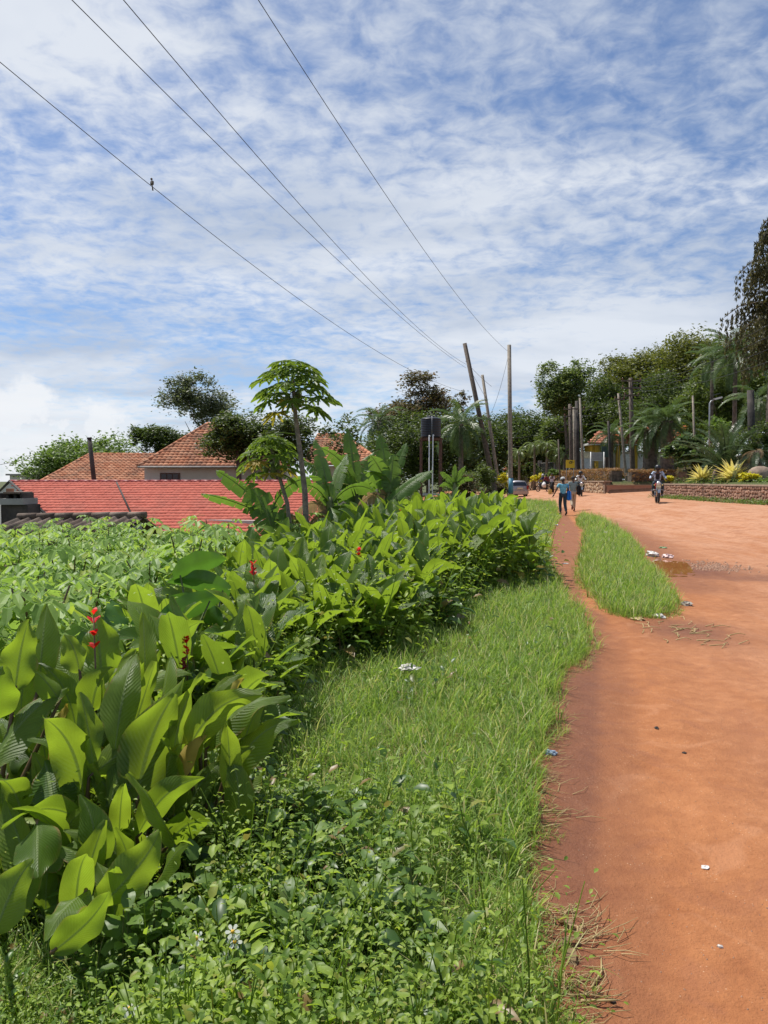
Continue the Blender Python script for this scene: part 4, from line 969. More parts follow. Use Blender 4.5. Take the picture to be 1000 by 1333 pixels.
for k, (px, tp_) in enumerate(((676, 588), (696, 581), (712, 579), (726, 586), (735, 592))):
    palm_at('foxtail_palm', 'small foxtail palm along the grey columned fence, %s from the left' % ('first', 'second', 'third', 'fourth', 'fifth')[k], px, 622, tp_, 82 - k, .13, FR_fox, 13, (-20, 60), .95, grp='foxtail palms along the fence', bark='bark_pale', seed=20 + k)
# cycad and garden plants above the wall
def gz2(px, d): x = P(px, 600, d).x; return x, H(x, d)
x, g = gz2(946, 37.2)
palm('cycad', 'big dark cycad with long stiff arching fronds behind the two yellow agaves', x, 37.2, g, [(0, 0, -.1), (0, 0, .5)], [.28, .24], FR_cyc, 34, (22, 84), 1.12, bark='bark', cat='cycad', seed=31)
x, g = gz2(985, 35)
palm('dead_leaved_palm', 'squat palm with dark drooping dead fronds at the right edge', x, 35, g, [(0, 0, -.1), (0, 0, .9), (0, 0, 1.5)], [.28, .24, .2], FR_cyc + FR_dead, 20, (-55, 30), .7, cat='palm', seed=32)
def strap_mesh(name, ln, wd, bend, m, seg=5, fold=.35):
    V = []; Fc = []; y = z = 0; th = 0
    for i in range(seg + 1):
        q = i / seg; ww = wd * (0.75 + .9 * q - 1.65 * q ** 2.2) * .5 + .001; V += [(-ww, y, z + fold * ww), (0, y, z), (ww, y, z + fold * ww)]
        th -= bend / seg; y += math.cos(th) * ln / seg; z += math.sin(th) * ln / seg
    for i in range(seg): Fc += [(3 * i, 3 * i + 1, 3 * i + 4, 3 * i + 3), (3 * i + 1, 3 * i + 2, 3 * i + 5, 3 * i + 4)]
    me = mesh_np(name, V, Fc, True); me.materials.append(m); return me
AG = [strap_mesh('leaf', 1.15, .22, .35, M['agave']), strap_mesh('leaf', 1.0, .20, .6, M['agave'])]
for px, d, s, lab, n in ((955, 35.2, 1.02, 'larger yellow variegated agave in front of the cycad', 60), (914, 38.8, .84, 'smaller yellow variegated agave left of the larger one', 50)):
    x, g = gz2(px, d); e = empty('agave', (x, d, g), lab, 'agave'); r_ = random.Random(int(px))
    MB().tube([(0, 0, -.05), (0, 0, .3 * s)], [.2 * s, .1 * s], 8).build('core', M['stem'], e)
    for i in range(n):
        o = link('leaf', AG[i % 2], None, e); el = 8 + 75 * (i + .5) / n; o.location = (0, 0, .15 * s); o.rotation_euler = (R(el), 0, i * 2.39996); q = s * r_.uniform(.85, 1.1); o.scale = (q, q, q)
def bush(name, label, px, top, bot, d, hw, m, seed, size=.12, nper=30, n=16, grp=None, cat='shrub'):
    x = P(px, 600, d).x; zt_, zb2 = P(px, top, d).z, P(px, bot, d).z; g = H(x, d); zb2 = g + .05
    e = empty(name, (x, d, g), label, cat, grp); hx_ = hw / F_PX * d; c = Vector((x, d, (zt_ + zb2) / 2))
    cc, cr = crown_clumps(c, (hx_ * 1.15, hx_, (zt_ - zb2) / 2 * 1.1), seed, 6, n, -.6)
    leaf_cloud('foliage', cc, cr, nper, size, m, e, seed)
    mb = MB(); rr_ = random.Random(seed)
    for k in range(5): mb.tube([(x, d, g - .05), (x + rr_.uniform(-.5, .5) * hx_, d + rr_.uniform(-.5, .5) * hx_, c.z)], [.03, .012], 5)
    mb.build('stem', M['bark'], e, True); return e
BU = [
 ('fan_leaf_shrub', 'large fan leaved dark shrub left of the smaller agave', 899, 566, 618, 41, 28, M['palm'], .34),
 ('round_shrub', 'rounded mid green shrub just behind the motorcyclist', 861, 604, 625, 56.5, 13, TREE['mid'], .12),
 ('yellow_shrub', 'small yellow green shrub right beside the motorcyclist', 872, 617, 628, 41.9, 6, M['yellow_leaf'], .09),
 ('yellow_shrub', 'low golden shrub on the bank below the larger agave', 976, 615, 626, 33.3, 13, M['yellow_leaf'], .10),
 ('golden_shrub', 'clipped golden yellow bush behind the straight utility pole', 653, 618, 634, 60, 11, M['yellow_leaf'], .16),
 ('dark_shrub', 'dark bushes beneath the golden yellow bush', 646, 629, 648, 58, 17, TREE['brown'], .16),
 ('dark_shrub', 'dense dark shrub behind the silver car', 691, 604, 634, 84, 16, TREE['dark'], .20),
 ('dark_shrub', 'dark shrub behind the straight utility pole', 668, 600, 634, 84, 14, TREE['dark'], .20),
 ('round_shrub', 'bright leafy shrub in front of the grey fence columns', 723, 610, 622, 76, 11, TREE['light'], .16),
 ('round_shrub', 'yellow green shrub by the first fence column', 703, 614, 622, 78, 9, M['yellow_leaf'], .14),
 ('dark_shrub', 'dark shrub at the far right above the rock', 992, 560, 612, 36, 26, TREE['dark'], .14),
 ('dark_shrub', 'shaded shrubs around the water tank stand', 600, 605, 650, 46, 26, TREE['mid'], .14),
 ('dark_shrub', 'shaded shrubs left of the water tank stand', 520, 600, 660, 46, 34, TREE['dark'], .14),
 ('dark_shrub', 'dark thicket at the foot of the leaning poles', 630, 608, 655, 52, 20, TREE['mid'], .15),
 ('brown_shrub', 'dry brown thicket beside the leaning poles', 612, 618, 640, 44, 18, TREE['brown'], .13),
 ('dark_shrub', 'dark bushes closing the gap behind the cycad', 955, 560, 622, 47, 44, TREE['dark'], .16),
 ('dark_shrub', 'dark bushes behind the date palm trunks', 890, 575, 622, 60, 34, TREE['dark'], .18),
]
for k, (nm, lab, px, top, bot, d, hw, m, size) in enumerate(BU): bush(nm, lab, px, top, bot, d, hw, m, 100 + k, size)
# clipped hedges
def hedge(label, x0, y0, x1, y1, z0, z1, th, seed, m, size=.11, dens=70):
    e = empty('clipped_hedge', (x0, y0, z0), label, 'hedge'); r = np.random.default_rng(seed); ln = math.hypot(x1 - x0, y1 - y0); n = int(ln * dens * 1.0)
    t_ = r.uniform(0, 1, n); w_ = r.choice([-.5, .5], n) * th; h_ = r.uniform(0, 1, n); top_ = r.uniform(0, 1, n) < .4
    w_ = np.where(top_, r.uniform(-.5, .5, n) * th, w_); h_ = np.where(top_, 1, h_)
    dx, dy = (x1 - x0) / ln, (y1 - y0) / ln
    px_ = x0 + (x1 - x0) * t_ - dy * w_; py_ = y0 + (y1 - y0) * t_ + dx * w_; pz = z0 + (z1 - z0) * h_ + r.normal(0, .02, n)
    leaf_cloud('foliage', np.stack([px_, py_, pz], 1), np.full(n, .16), 14, size, m, e, seed)
    V = []; c = ((x0 + x1) / 2, (y0 + y1) / 2, (z0 + z1) / 2 - .04); a = math.atan2(dy, dx)
    MB().box(c, (ln, th * .72, (z1 - z0) * .85), rot=rotm(z=a)).build('inner_twigs', M['bark'], e, True)
hedge('long clipped reddish hedge above the pale rubble wall, nearer the driveway', 17.6, 56, 18.1, 74, 1.4, 2.42, 1.1, 1, M['hedge'])
hedge('lower clipped olive hedge running on towards the silver car', 17.9, 75, 18.4, 92, 1.3, 2.0, 1.0, 2, M['hedge'], .13, 60)
hedge('dark reddish hedge running back along the far side of the driveway', 18.2, 54.9, 30, 55.6, 1.45, 2.3, 1.0, 3, M['hedge'])
hedge('short brown hedge behind the round green shrub', 21.5, 50, 17.6, 43.5, 1.3, 2.2, .8, 4, TREE['brown'])
# bank plants: low green cover above and below the near wall
def cover(name, label, n, fn, m, size, nper, rad, seed, cat='ground cover'):
    r = random.Random(seed); cs = [fn(r) for _ in range(n)]; o = leaf_cloud(name, cs, [rad] * n, nper, size, m, None, seed, flat=.6); return tag(o, label, cat, kind='stuff')
cover('bank_ground_cover', 'bright low ground cover on the bank above the near wall', 420, lambda r: (lambda x, y: (x, y, H(x, y) + .08))(r.uniform(16.1, 20), r.uniform(27, 41.5)), TREE['light'], .11, 20, .28, 41)
cover('roadside_weeds', 'low green weeds along the foot of the near wall', 300, lambda r: (lambda y: (lambda x: (x, y, H(x, y) + .03 + .1 * r.random()))(15.45 - abs(r.gauss(0, .16))))(r.uniform(22, 42)), TREE['light'], .08, 18, .17, 42)
# rocks on the bank
def rock(label, px, top, bot, d, hw, seed):
    x = P(px, 600, d).x; zt_, zb2 = P(px, top, d).z, H(x, d) - .1; r = np.random.default_rng(seed); mb = MB(); hx_ = hw / F_PX * d
    mb.ball((0, 0, 0), (hx_, hx_ * .8, (zt_ - zb2) / 2), 14, 9); v = np.array(mb.v); k = 1 + .16 * vnoise(v[:, 0] * 2.1 + seed, v[:, 1] * 2 + v[:, 2] * 3, 2.5, seed); v = v * k[:, None]; mb.v = [tuple(q) for q in v]
    o = mb.build('boulder', M['stone_big'], None); o.location = (x, d, (zt_ + zb2) / 2); tag(o, label, 'boulder')
M['stone_big'] = simple('boulder_stone', (0.30, 0.22, 0.16), .9, var=.3, scale=3, bump=.8, bscale=12)
rock('big pale boulder at the right edge of the bank', 989, 606, 622, 34, 15, 3)
rock('brown boulder between the cycad and larger agave', 966, 592, 622, 37, 11, 4)
rock('small boulder right of the smaller agave', 933, 610, 622, 38, 5, 5)

# ------------------------------------------------------------------ broad leaves
def leaf_geo(fn, wfn, wdir, n, m, fold, ripple, rfreq, tears=0.0, seed=0, cup=0.0):
    """midrib fn(t) -> point; wfn(t) -> half width; wdir(t) -> (sideways, normal)"""
    r = random.Random(seed); cuts = {(i, s_) for i in range(3, n - 1) for s_ in (0, 1) if r.random() < tears}; V = []; U = []; Fc = []; ph = r.uniform(0, 6.28); ph2 = r.uniform(0, 6.28)
    for i in range(n + 1):
        t = i / n; p = fn(t); a = wfn(t); sd_, nm = wdir(t)
        for j in range(m + 1):
            s = j / m * 2 - 1; k = abs(s)
            rip = ripple * math.sin(rfreq * t * 6.283 + (ph if s < 0 else ph2)) * k ** 2
            V.append(p + sd_ * (s * a * math.cos(fold * (0.5 + .5 * k))) + nm * (k * a * math.sin(fold) - cup * k * k * a + rip)); U.append((j / m, t))
    for i in range(n):
        for j in range(m):
            if (i, 0) in cuts and j < m // 4 + (i % 2) or (i, 1) in cuts and j >= m - m // 4 - (i % 2): continue
            q = (i * (m + 1) + j, i * (m + 1) + j + 1, (i + 1) * (m + 1) + j + 1, (i + 1) * (m + 1) + j); Fc.append(q)
    return V, U, Fc
def canna_w(t): return math.sin(math.pi * min(1, t * 0.97 + 0.012) ** 0.82) ** 0.78 * (1 - 0.18 * t)
def banana_w(t): return min(1, (t + .03) * 7) ** .5 * (1 - max(0, t - .55) / .45 * .0) * (max(0, 1 - t) * 2.6) ** .45 if t > .6 else min(1, (t + .03) * 6) ** .5
def heart_w(t): return (math.sin(math.pi * min(1, t * .9 + .1)) ** .75) * (1.15 - .35 * t)
def leaf_mesh(name, ln, wd, bend, fold, ripple, m, seed=0, n=9, k=4, wf=canna_w, cup=0.0, rfreq=2.0, twist=0.0, petiole=0.0):
    def fn(t):
        N_ = 24; y = z = 0.0
        for i in range(int(t * N_ + .5)):
            th = -bend * ((i + .5) / N_) ** 1.2 * 1.3; y += math.cos(th) * ln / N_; z += math.sin(th) * ln / N_
        return Vector((0, y, z))
    def wd_(t):
        th = -bend * t ** 1.2 * 1.3; nm = Vector((0, -math.sin(th), math.cos(th))); s = Vector((1, 0, 0)); a = twist * t
        return s * math.cos(a) + nm * math.sin(a), nm * math.cos(a) - s * math.sin(a)
    V, U, Fc = leaf_geo(fn, lambda t: wd * .5 * wf(t) + .0005, wd_, n, k, fold, ripple, rfreq, seed=seed, cup=cup)
    me = mesh_np(name, [tuple(v) for v in V], Fc, True, U); me.materials.append(m); return me
def leaf_between(name, base, tip, width, m, parent, roll=0.0, arch=0.12, fold=0.35, ripple=0.012, seed=0, n=18, k=8, wf=canna_w, rfreq=2.2, twist=0.0, cup=0.0, lift=None):
    """a leaf built where it grows: from its base point to its tip, face turned by roll about its midrib"""
    b, t_ = Vector(base), Vector(tip); d = t_ - b; ln = d.length; d.normalize()
    view = (b + t_) * .5 - Vector((0, 0, CAMZ)); s0 = d.cross(view).normalized()
    s0 = (Matrix.Rotation(roll, 3, d) @ s0); n0 = s0.cross(d).normalized()
    up = lift if lift is not None else (Vector((0, 0, 1)) - d * d.z)
    up = up.normalized() if up.length > .05 else n0
    def fn(t): return b + d * (ln * t) + up * (arch * ln * 4 * t * (1 - t) * (0.7 + .6 * t)) 
    def wd_(t):
        a = twist * (t - .3); return s0 * math.cos(a) + n0 * math.sin(a), n0 * math.cos(a) - s0 * math.sin(a)
    V, U, Fc = leaf_geo(fn, lambda t: width * .5 * wf(t) + .0005, wd_, n, k, fold, ripple, rfreq, tears=.010 if k >= 8 and wf is canna_w else 0, seed=seed, cup=cup)
    me = mesh_np(name, [tuple(v) for v in V], Fc, True, U)
    return wlink(name, me, m, parent)
def flower_spike(parent, base, top, m, s=1.0, seed=0, world=True):
    """canna flower: reddish stalk, flared petals in threes"""
    base, top = Vector(base), Vector(top); off = Vector(parent.location) if world else Vector((0, 0, 0)); r = random.Random(seed)
    st = MB().tube([base, base.lerp(top, .5) + Vector((.004, 0, 0)), top], [.006 * s, .005 * s, .003 * s], 6).build('flower_stalk', M['stem_red'], parent, world)
    for q in (0.0, .22, .5, .8):
        c = top.lerp(base, q * .35)
        for k in range(5):
            a = r.uniform(0, 6.28); d = Vector((math.cos(a) * .8, math.sin(a) * .8, r.uniform(.5, 1.3))).normalized(); ln = r.uniform(.035, .06) * s; sd_ = d.cross(Vector((0, 0, 1))).normalized() * ln * .28
            mid = c + d * ln * .6; tip = c + d * ln + Vector((0, 0, -.008 * s))
            mb = MB(); mb.add([c, mid - sd_, tip - sd_ * .3, tip + sd_ * .3, mid + sd_], [(0, 1, 4), (1, 2, 3, 4)]); o = mb.build('petal', m, parent, world)

# ---- foreground cannas, leaf by leaf (base px, tip px, width px, base depth, tip depth, roll deg, arch)
FG = [
 # plant A at the left edge
 [(-8, 1150, 2.75), [
  ((20, 900), (38, 806), 46, 2.9, 2.95, 10, .03), ((52, 890), (62, 786), 50, 3.1, 3.2, -35, .05), ((-14, 945), (4, 868), 62, 2.7, 2.7, 12, .03),
  ((-20, 1010), (88, 895), 52, 2.7, 3.0, -55, .10), ((78, 912), (46, 874), 34, 2.95, 2.9, 30, .04), ((-6, 1215), (44, 1118), 54, 2.3, 2.45, 12, .10),
  ((30, 1065), (-12, 1010), 44, 2.6, 2.5, -30, .12), ((-10, 1085), (-20, 960), 50, 2.6, 2.7, 20, .05), ((10, 1010), (30, 955), 40, 2.85, 2.95, -40, .1)]],
 # plant B
 [(108, 1185, 2.75), [
  ((112, 1052), (56, 934), 62, 2.75, 2.6, 15, .10), ((116, 1012), (240, 882), 46, 2.75, 2.85, -12, -.06), ((70, 1050), (58, 990), 74, 2.6, 2.75, 5, .03),
  ((112, 1070), (2, 1078), 36, 2.7, 2.45, -40, .16), ((48, 1068), (50, 1142), 62, 2.6, 2.42, 8, .05), ((100, 990), (36, 962), 34, 2.8, 2.75, 40, .12),
  ((58, 1132), (108, 1088), 44, 2.6, 2.7, -60, .08), ((68, 1240), (142, 1160), 50, 2.3, 2.35, 25, -.08), ((120, 985), (150, 870), 40, 2.9, 3.1, -50, .06),
  ((112, 1160), (60, 1225), 46, 2.6, 2.4, 50, .12)]],
 # plant C with the tall red flower
 [(126, 1100, 3.05), [
  ((134, 900), (122, 790), 54, 3.15, 3.25, -10, .04), ((104, 875), (84, 826), 38, 3.05, 3.05, 30, .08), ((120, 926), (146, 868), 48, 2.95, 3.0, 28, .12),
  ((132, 945), (178, 846), 56, 3.0, 3.15, -45, .08), ((190, 905), (186, 797), 32, 3.2, 3.3, -55, .05), ((176, 925), (208, 846), 36, 3.2, 3.3, 20, .06),
  ((100, 910), (70, 842), 42, 3.2, 3.35, -20, .05)]],
 # plant D in the middle
 [(186, 1180, 2.75), [
  ((178, 1044), (228, 903), 74, 2.75, 2.8, 8, .06), ((178, 1090), (266, 1012), 40, 2.6, 2.6, 30, .13), ((128, 1182), (208, 1082), 58, 2.45, 2.55, 20, -.07),
  ((206, 960), (222, 856), 42, 2.95, 3.1, -58, .06), ((240, 990), (232, 896), 34, 2.95, 3.05, 50, .04), ((150, 1100), (168, 1040), 52, 2.85, 2.9, -30, .04),
  ((215, 1105), (284, 1074), 46, 2.75, 2.7, 40, .18), ((188, 1120), (120, 1075), 40, 2.8, 2.75, -40, .12), ((160, 1010), (150, 930), 46, 3.0, 3.1, -60, .05)]],
 # plant E at the right of the clump
 [(268, 1120, 2.9), [
  ((240, 984), (342, 905), 50, 2.85, 2.85, 22, .16), ((268, 975), (378, 906), 40, 3.0, 3.05, -42, .14), ((292, 1034), (388, 936), 46, 2.95, 3.0, -25, .16),
  ((292, 1012), (332, 972), 24, 2.9, 2.9, 25, .12), ((258, 946), (303, 882), 26, 3.1, 3.15, 0, .04), ((262, 1050), (250, 960), 40, 3.0, 3.1, 50, .05),
  ((300, 1060), (345, 1000), 44, 3.05, 3.1, -50, .06), ((236, 1080), (222, 1010), 40, 2.95, 3.0, 30, .05)]],
]
LAB = ['cut off by the left picture edge, with one long dark leaf', 'with several bright lime leaves low at the left', 'carrying the tall red flower spike', 'with one big upright two toned leaf, middle of the front clump', 'leaning pointed leaves out over the grass, rightmost of the front clump']
front = []
for pi, (foot, leaves) in enumerate(FG):
    f = P(foot[0], foot[1], foot[2]); gz_ = H(f.x, f.y) + .02
    e = empty('canna_plant', (f.x, f.y, gz_), 'large canna ' + LAB[pi], 'canna plant', 'large cannas in the left foreground'); front.append(e)
    hub = Vector((f.x, f.y, gz_)); stems = MB()
    for li, (b_, t_, wpx, d0, d1, roll, arch) in enumerate(leaves):
        B_, T_ = P(b_[0], b_[1], d0), P(t_[0], t_[1], d1); low = max(0.0, (b_[1] + t_[1]) / 2 - 1040) / 160; d0 -= .45 * min(low, 1); d1 -= .45 * min(low, 1); B_, T_ = P(b_[0], b_[1], d0), P(t_[0], t_[1], d1); wd = wpx / F_PX * (d0 + d1) / 2 * 1.14
        leaf_between('leaf', B_, T_, wd, M['canna'], e, R(roll), arch, fold=rnd.uniform(.22, .5), ripple=wd * rnd.uniform(.05, .12), seed=li + 50 * pi, rfreq=rnd.uniform(1.2, 2.6), twist=rnd.uniform(-1.1, 1.1), cup=rnd.uniform(-.15, .35))
        mid = hub.lerp(B_, .5); mid.x = hub.x + (mid.x - hub.x) * .55; mid.y = hub.y + (mid.y - hub.y) * .55
        stems.tube([hub, mid, B_.lerp(mid, .25), B_, B_.lerp(T_, .08)], [.013, .011, .008, .006, .003], 7)
    stems.build('stem', M['stem_red'], e, True)
    if pi == 2: flower_spike(e, P(125, 960, 3.0), P(122, 800, 3.05), M['petal_red'], .85, 3)
    # fuller growth low inside the clump
    for k in range(15):
        a = rnd.uniform(0, 6.28); b_ = hub + Vector((rnd.uniform(-.15, .15), rnd.uniform(-.05, .3), rnd.uniform(.15, .6))); el = rnd.uniform(.2, 1.3); ln = rnd.uniform(.25, .4)
        T_ = b_ + Vector((math.cos(a) * math.cos(el), abs(math.sin(a)) * math.cos(el), math.sin(el))) * ln
        if T_.y < 2.35: T_.y = 2.5
        leaf_between('leaf', b_, T_, ln * rnd.uniform(.28, .45), M['papaya_old'] if k in (3, 8) else M['canna'], e, rnd.uniform(-1.0, 1.0), rnd.uniform(0, .2), ripple=.014, twist=rnd.uniform(-1, 1), seed=900 + k + pi * 20, n=10, k=4)
# low dark leaves that fill the foot of the front clump
rl = random.Random(77)
for k in range(34):
    e = front[k % 5]; cx0 = (20, 90, 130, 180, 260)[k % 5]; by = rl.uniform(1090, 1230) if k % 5 != 4 else rl.uniform(1030, 1110); bx = cx0 + rl.uniform(-45, 45); a = rl.uniform(-1.2, 1.2); ln = rl.uniform(70, 125); dd = 2.15 + (1230 - by) * .0032 + rl.uniform(0, .25)
    B_, T_ = P(bx, by, dd), P(bx + math.sin(a) * ln, by - math.cos(a) * ln, dd + rl.uniform(-.12, .15)); leaf_between('leaf', B_, T_, ln * rl.uniform(.36, .5) / F_PX * dd, M['canna'], e, rl.uniform(-1.1, 1.1), rl.uniform(0, .18), fold=.35, ripple=.008, seed=1500 + k, n=12, k=6, twist=rl.uniform(-1, 1))
    f = Vector(e.location); MB().tube([f, f.lerp(B_, .6), B_], [.010, .008, .005], 5).build('leaf_stalk', M['stem'], e, True)
# ---- shared canna leaves and plants of the hedge
CL = [leaf_mesh('leaf', rnd.uniform(.33, .45), rnd.uniform(.16, .225), rnd.uniform(.1, 1.1), rnd.uniform(.25, .6), rnd.uniform(.006, .016), M['canna_far'], seed=i, n=7, k=4, cup=rnd.uniform(-.15, .2), twist=rnd.uniform(-.6, .6)) for i in range(10)]
CL_old = [leaf_mesh('leaf', .34, .15, 1.5, .3, .02, M['papaya_old'], seed=40, n=7, k=4)]
STM = []
for i in range(3):
    mb = MB(); mb.tube([(0, 0, -.05), (.01 * i, .01, .5), (0, .02 * i, .95)], [.014, .011, .006], 6, False); me = mb.mesh('stem'); me.materials.append(M['stem']); STM.append(me)
def canna(x, y, h, label, group, seed, nl=8, zb=None, scale=1.0):
    r = random.Random(seed); z = H(x, y) if zb is None else zb; e = empty('canna_plant', (x, y, z), label, 'canna plant', group, r.uniform(0, 6.28))
    o = link('stem', STM[seed % 3], None, e); o.scale = (1, 1, h / 1.0 * .85)
    for k in range(nl):
        q = (k + .4) / nl; a = k * 2.6 + r.uniform(-.4, .4); el = 14 + 66 * q + r.uniform(-14, 12); hh = h * (.12 + .62 * q)
        old = q < .25 and r.random() < .16
        o = link('leaf', (CL_old[0] if old else CL[r.randrange(10)]), None, e); o.rotation_mode = 'YXZ'; o.location = (math.cos(a) * .03, math.sin(a) * .03, hh)
        o.rotation_euler = (R(el), r.uniform(-.5, .5), a - 1.57); s = scale * r.uniform(.9, 1.32) * (.85 + .2 * math.sin(q * 3.14)); o.scale = (s * 1.05, s, s)
    return e
def hedge_top(x, y):
    """how high the cannas stand: knee high at the near left, eye high at the far right"""
    return np.interp(y, [5.5, 7, 9, 11, 13, 16, 22], [1.05, 1.3, 1.65, 1.95, 2.0, 1.9, 1.8])
spots = []; r_ = random.Random(21)
for _ in range(9000):
    y = 5.6 + 12.5 * r_.random() ** 1.2; hx_ = float(hedge_x(y)); wdt = np.interp(y, [5.6, 7, 9, 12, 18], [.9, 1.9, 2.6, 3.0, 3.2]); x = hx_ - .12 - wdt * r_.random() ** 1.1
    mind = np.interp(y, [5, 9, 14, 18], [.27, .31, .38, .5])
    if all((x - a) ** 2 + (y - b_) ** 2 > mind * mind for a, b_ in spots): spots.append((x, y))
    if len(spots) >= 265: break
print('cannas', len(spots))
GRP = 'cannas massed in the hedge beside the verge'
lab_all = 'green canna crowded in the hedge between grass verge and bananas'
for k, (x, y) in enumerate(spots):
    edge = float(hedge_x(y)) - x
    h = float(hedge_top(x, y)) * r_.uniform(.78, 1.05) * (0.72 if edge < .3 else 1)
    top_abs = CAMZ - np.interp(y, [5.5, 7.5, 10, 12, 14, 18], [.95, .60, .16, -.05, -.10, -.04]) - 0.10 * max(0, edge - 1.6)
    z = H(x, y); h = min(h, top_abs - z - .12) if edge > .3 else min(h, (top_abs - z) * .8)
    canna(x, y, max(.55, h * .92), lab_all, GRP, k, 10)
# red flower spikes in the hedge, on plants of their own
for i, (px, py, d, m) in enumerate(((124, 0, 0, None),) * 0 + ((243, 832, 3.9, 'petal_red'), (238, 862, 3.9, 'petal_dark'), (330, 735, 6.4, 'petal_red'), (467, 716, 7.9, 'petal_red'), (558, 727, 9.3, 'petal_red'), (634, 663, 12, 'petal_red'), (522, 662, 12, 'petal_red'), (482, 793, 7.2, 'petal_red'), (345, 812, 5.6, 'petal_dark'), (468, 780, 7.1, 'petal_dark'))):
    p = P(px, py, d); words = ['short flowering canna just right of the front clump', 'low dark red canna spike under the short red one', 'flowering canna left of the banana stems with one small red bloom', 'canna with a small orange red bloom in mid hedge', 'canna with bright red bloom on the shaded side of the hedge', 'canna with orange bloom near the highest right end of the hedge', 'flowering canna among the tallest leaves below the water tank', 'canna with orange red bloom low at the verge edge', 'dark red budded canna low at the near end of the hedge', 'dark red budded canna beside the verge grass'][i]
    e = canna(p.x, p.y + .12, max(.5, (p.z - H(p.x, p.y)) * .9), words, 'flowering cannas', 700 + i, 7)
    e.rotation_euler = (0, 0, 0); gz_ = e.location.z
    flower_spike(e, (0, -.12, (p.z - gz_) * .6), (0, -.12, p.z - gz_), M[m], .8 if d < 5 else 1.1, i, False)
# ---- near weedy cannas between the front clump and hedge
for i in range(26):
    px = 200 + 170 * r_.random(); d = r_.uniform(3.9, 6.4); p = P(px, 800, d); x = p.x - .15
    canna(x, d, r_.uniform(.5, .85), 'smaller canna between the big front clump and the main hedge', 'small cannas behind the front clump', 760 + i, 7)

# ------------------------------------------------------------------ cassava
def cassava_leaf(name, nl, ln, seed):
    r = random.Random(seed); mb = MB()
    for k in range(nl):
        a = (k - (nl - 1) / 2) * (5.2 / nl) + r.uniform(-.06, .06); L_ = ln * (1 - .10 * abs(k - (nl - 1) / 2)); d = Vector((math.sin(a), math.cos(a), 0)); s = Vector((d.y, -d.x, 0)); w_ = L_ * .165
        dr = r.uniform(.2, .42)
        p0 = Vector((0, 0, 0)); p1 = d * L_ * .33 + Vector((0, 0, .02)); p2 = d * L_ * .68 + Vector((0, 0, -dr * .25 * L_)); p3 = d * L_ * .93 + Vector((0, 0, -dr * L_ * .75))
        mb.add([p0, p1 - s * w_ * .8 + Vector((0, 0, .012)), p1, p1 + s * w_ * .8 + Vector((0, 0, .012)), p2 - s * w_ + Vector((0, 0, .01)), p2, p2 + s * w_ + Vector((0, 0, .01)), p3],
               [(0, 1, 2), (0, 2, 3), (1, 4, 5, 2), (2, 5, 6, 3), (4, 7, 5), (5, 7, 6)])
    mb.tube([(0, -.20, -.03), (0, -.1, .015), (0, 0, 0)], [.003, .0025, .002], 4, False)
    me = mb.mesh(name); me.materials.append(M['cassava']); return me
CS = [cassava_leaf('leaf', 7, .23, 1), cassava_leaf('leaf', 7, .20, 2), cassava_leaf('leaf', 7, .21, 3), cassava_leaf('leaf', 5, .16, 4)]
cspots = []; r_ = random.Random(4)
for _ in range(6000):
    d = 4.3 + 15 * r_.random() ** 1.4; px = r_.uniform(-40, 420 if d > 9 else 330); x = P(px, 700, d).x
    if x > float(hedge_x(d)) - np.interp(d, [4.3, 5, 7, 9, 12, 18], [1.2, 1.5, 2.1, 2.9, 3.2, 3.4]): continue
    mind = np.interp(d, [4, 7, 10, 18], [.50, .62, .80, 1.0])
    if all((x - a) ** 2 + (d - b_) ** 2 > mind * mind for a, b_ in cspots): cspots.append((x, d))
print('cassava', len(cspots))
for k, (x, y) in enumerate(cspots[:170]):
    z = H(x, y); px = 500 + x / y * F_PX
    top = CAMZ - np.interp(y, [4.3, 5, 7, 10, 14, 19], [.84, .80, .72, .72, .88, 1.08]) + r_.uniform(-.34, .26)
    h = max(.5, top - z); far_ = y > 13
    e = empty('cassava_plant', (x, y, z), 'cassava plant with starry drooping leaves below the red roof' if y > 9 else 'nearer cassava plant with large starry leaves behind the front cannas', 'cassava plant', 'cassava patch below the roofs' if y > 9 else 'nearer cassava plants', r_.uniform(0, 6.28))
    mb = MB(); heads = []
    for b_ in range(3):
        a = b_ * 2.09 + r_.uniform(-.4, .4); q = Vector((math.cos(a) * .22, math.sin(a) * .22, h * r_.uniform(.86, 1.0))); heads.append(q)
        mb.tube([(0, 0, -.05), (0.02, 0, h * .5), (q.x * .6, q.y * .6, h * .75), q], [.014, .012, .009, .006], 5, False)
    mb.build('stem', M['stem_red'], e)
    for j in range(27 if not far_ else 18):
        q = heads[j % 3]; t = j / 22; a = j * 2.4; o = link('leaf', CS[r_.randrange(4)], None, e); rr = .16 + .012 * j
        zz_ = q.z + .03 - .40 * (j // 3) / 7; o.location = (q.x + math.cos(a) * rr, q.y + math.sin(a) * rr, zz_); o.rotation_mode = 'YXZ'; o.rotation_euler = (R(r_.uniform(-24, 4)), r_.uniform(-.2, .2), a - 1.57); s = r_.uniform(.85, 1.4) * (.80 + .05 * (j // 3)); o.scale = (s, s, s)

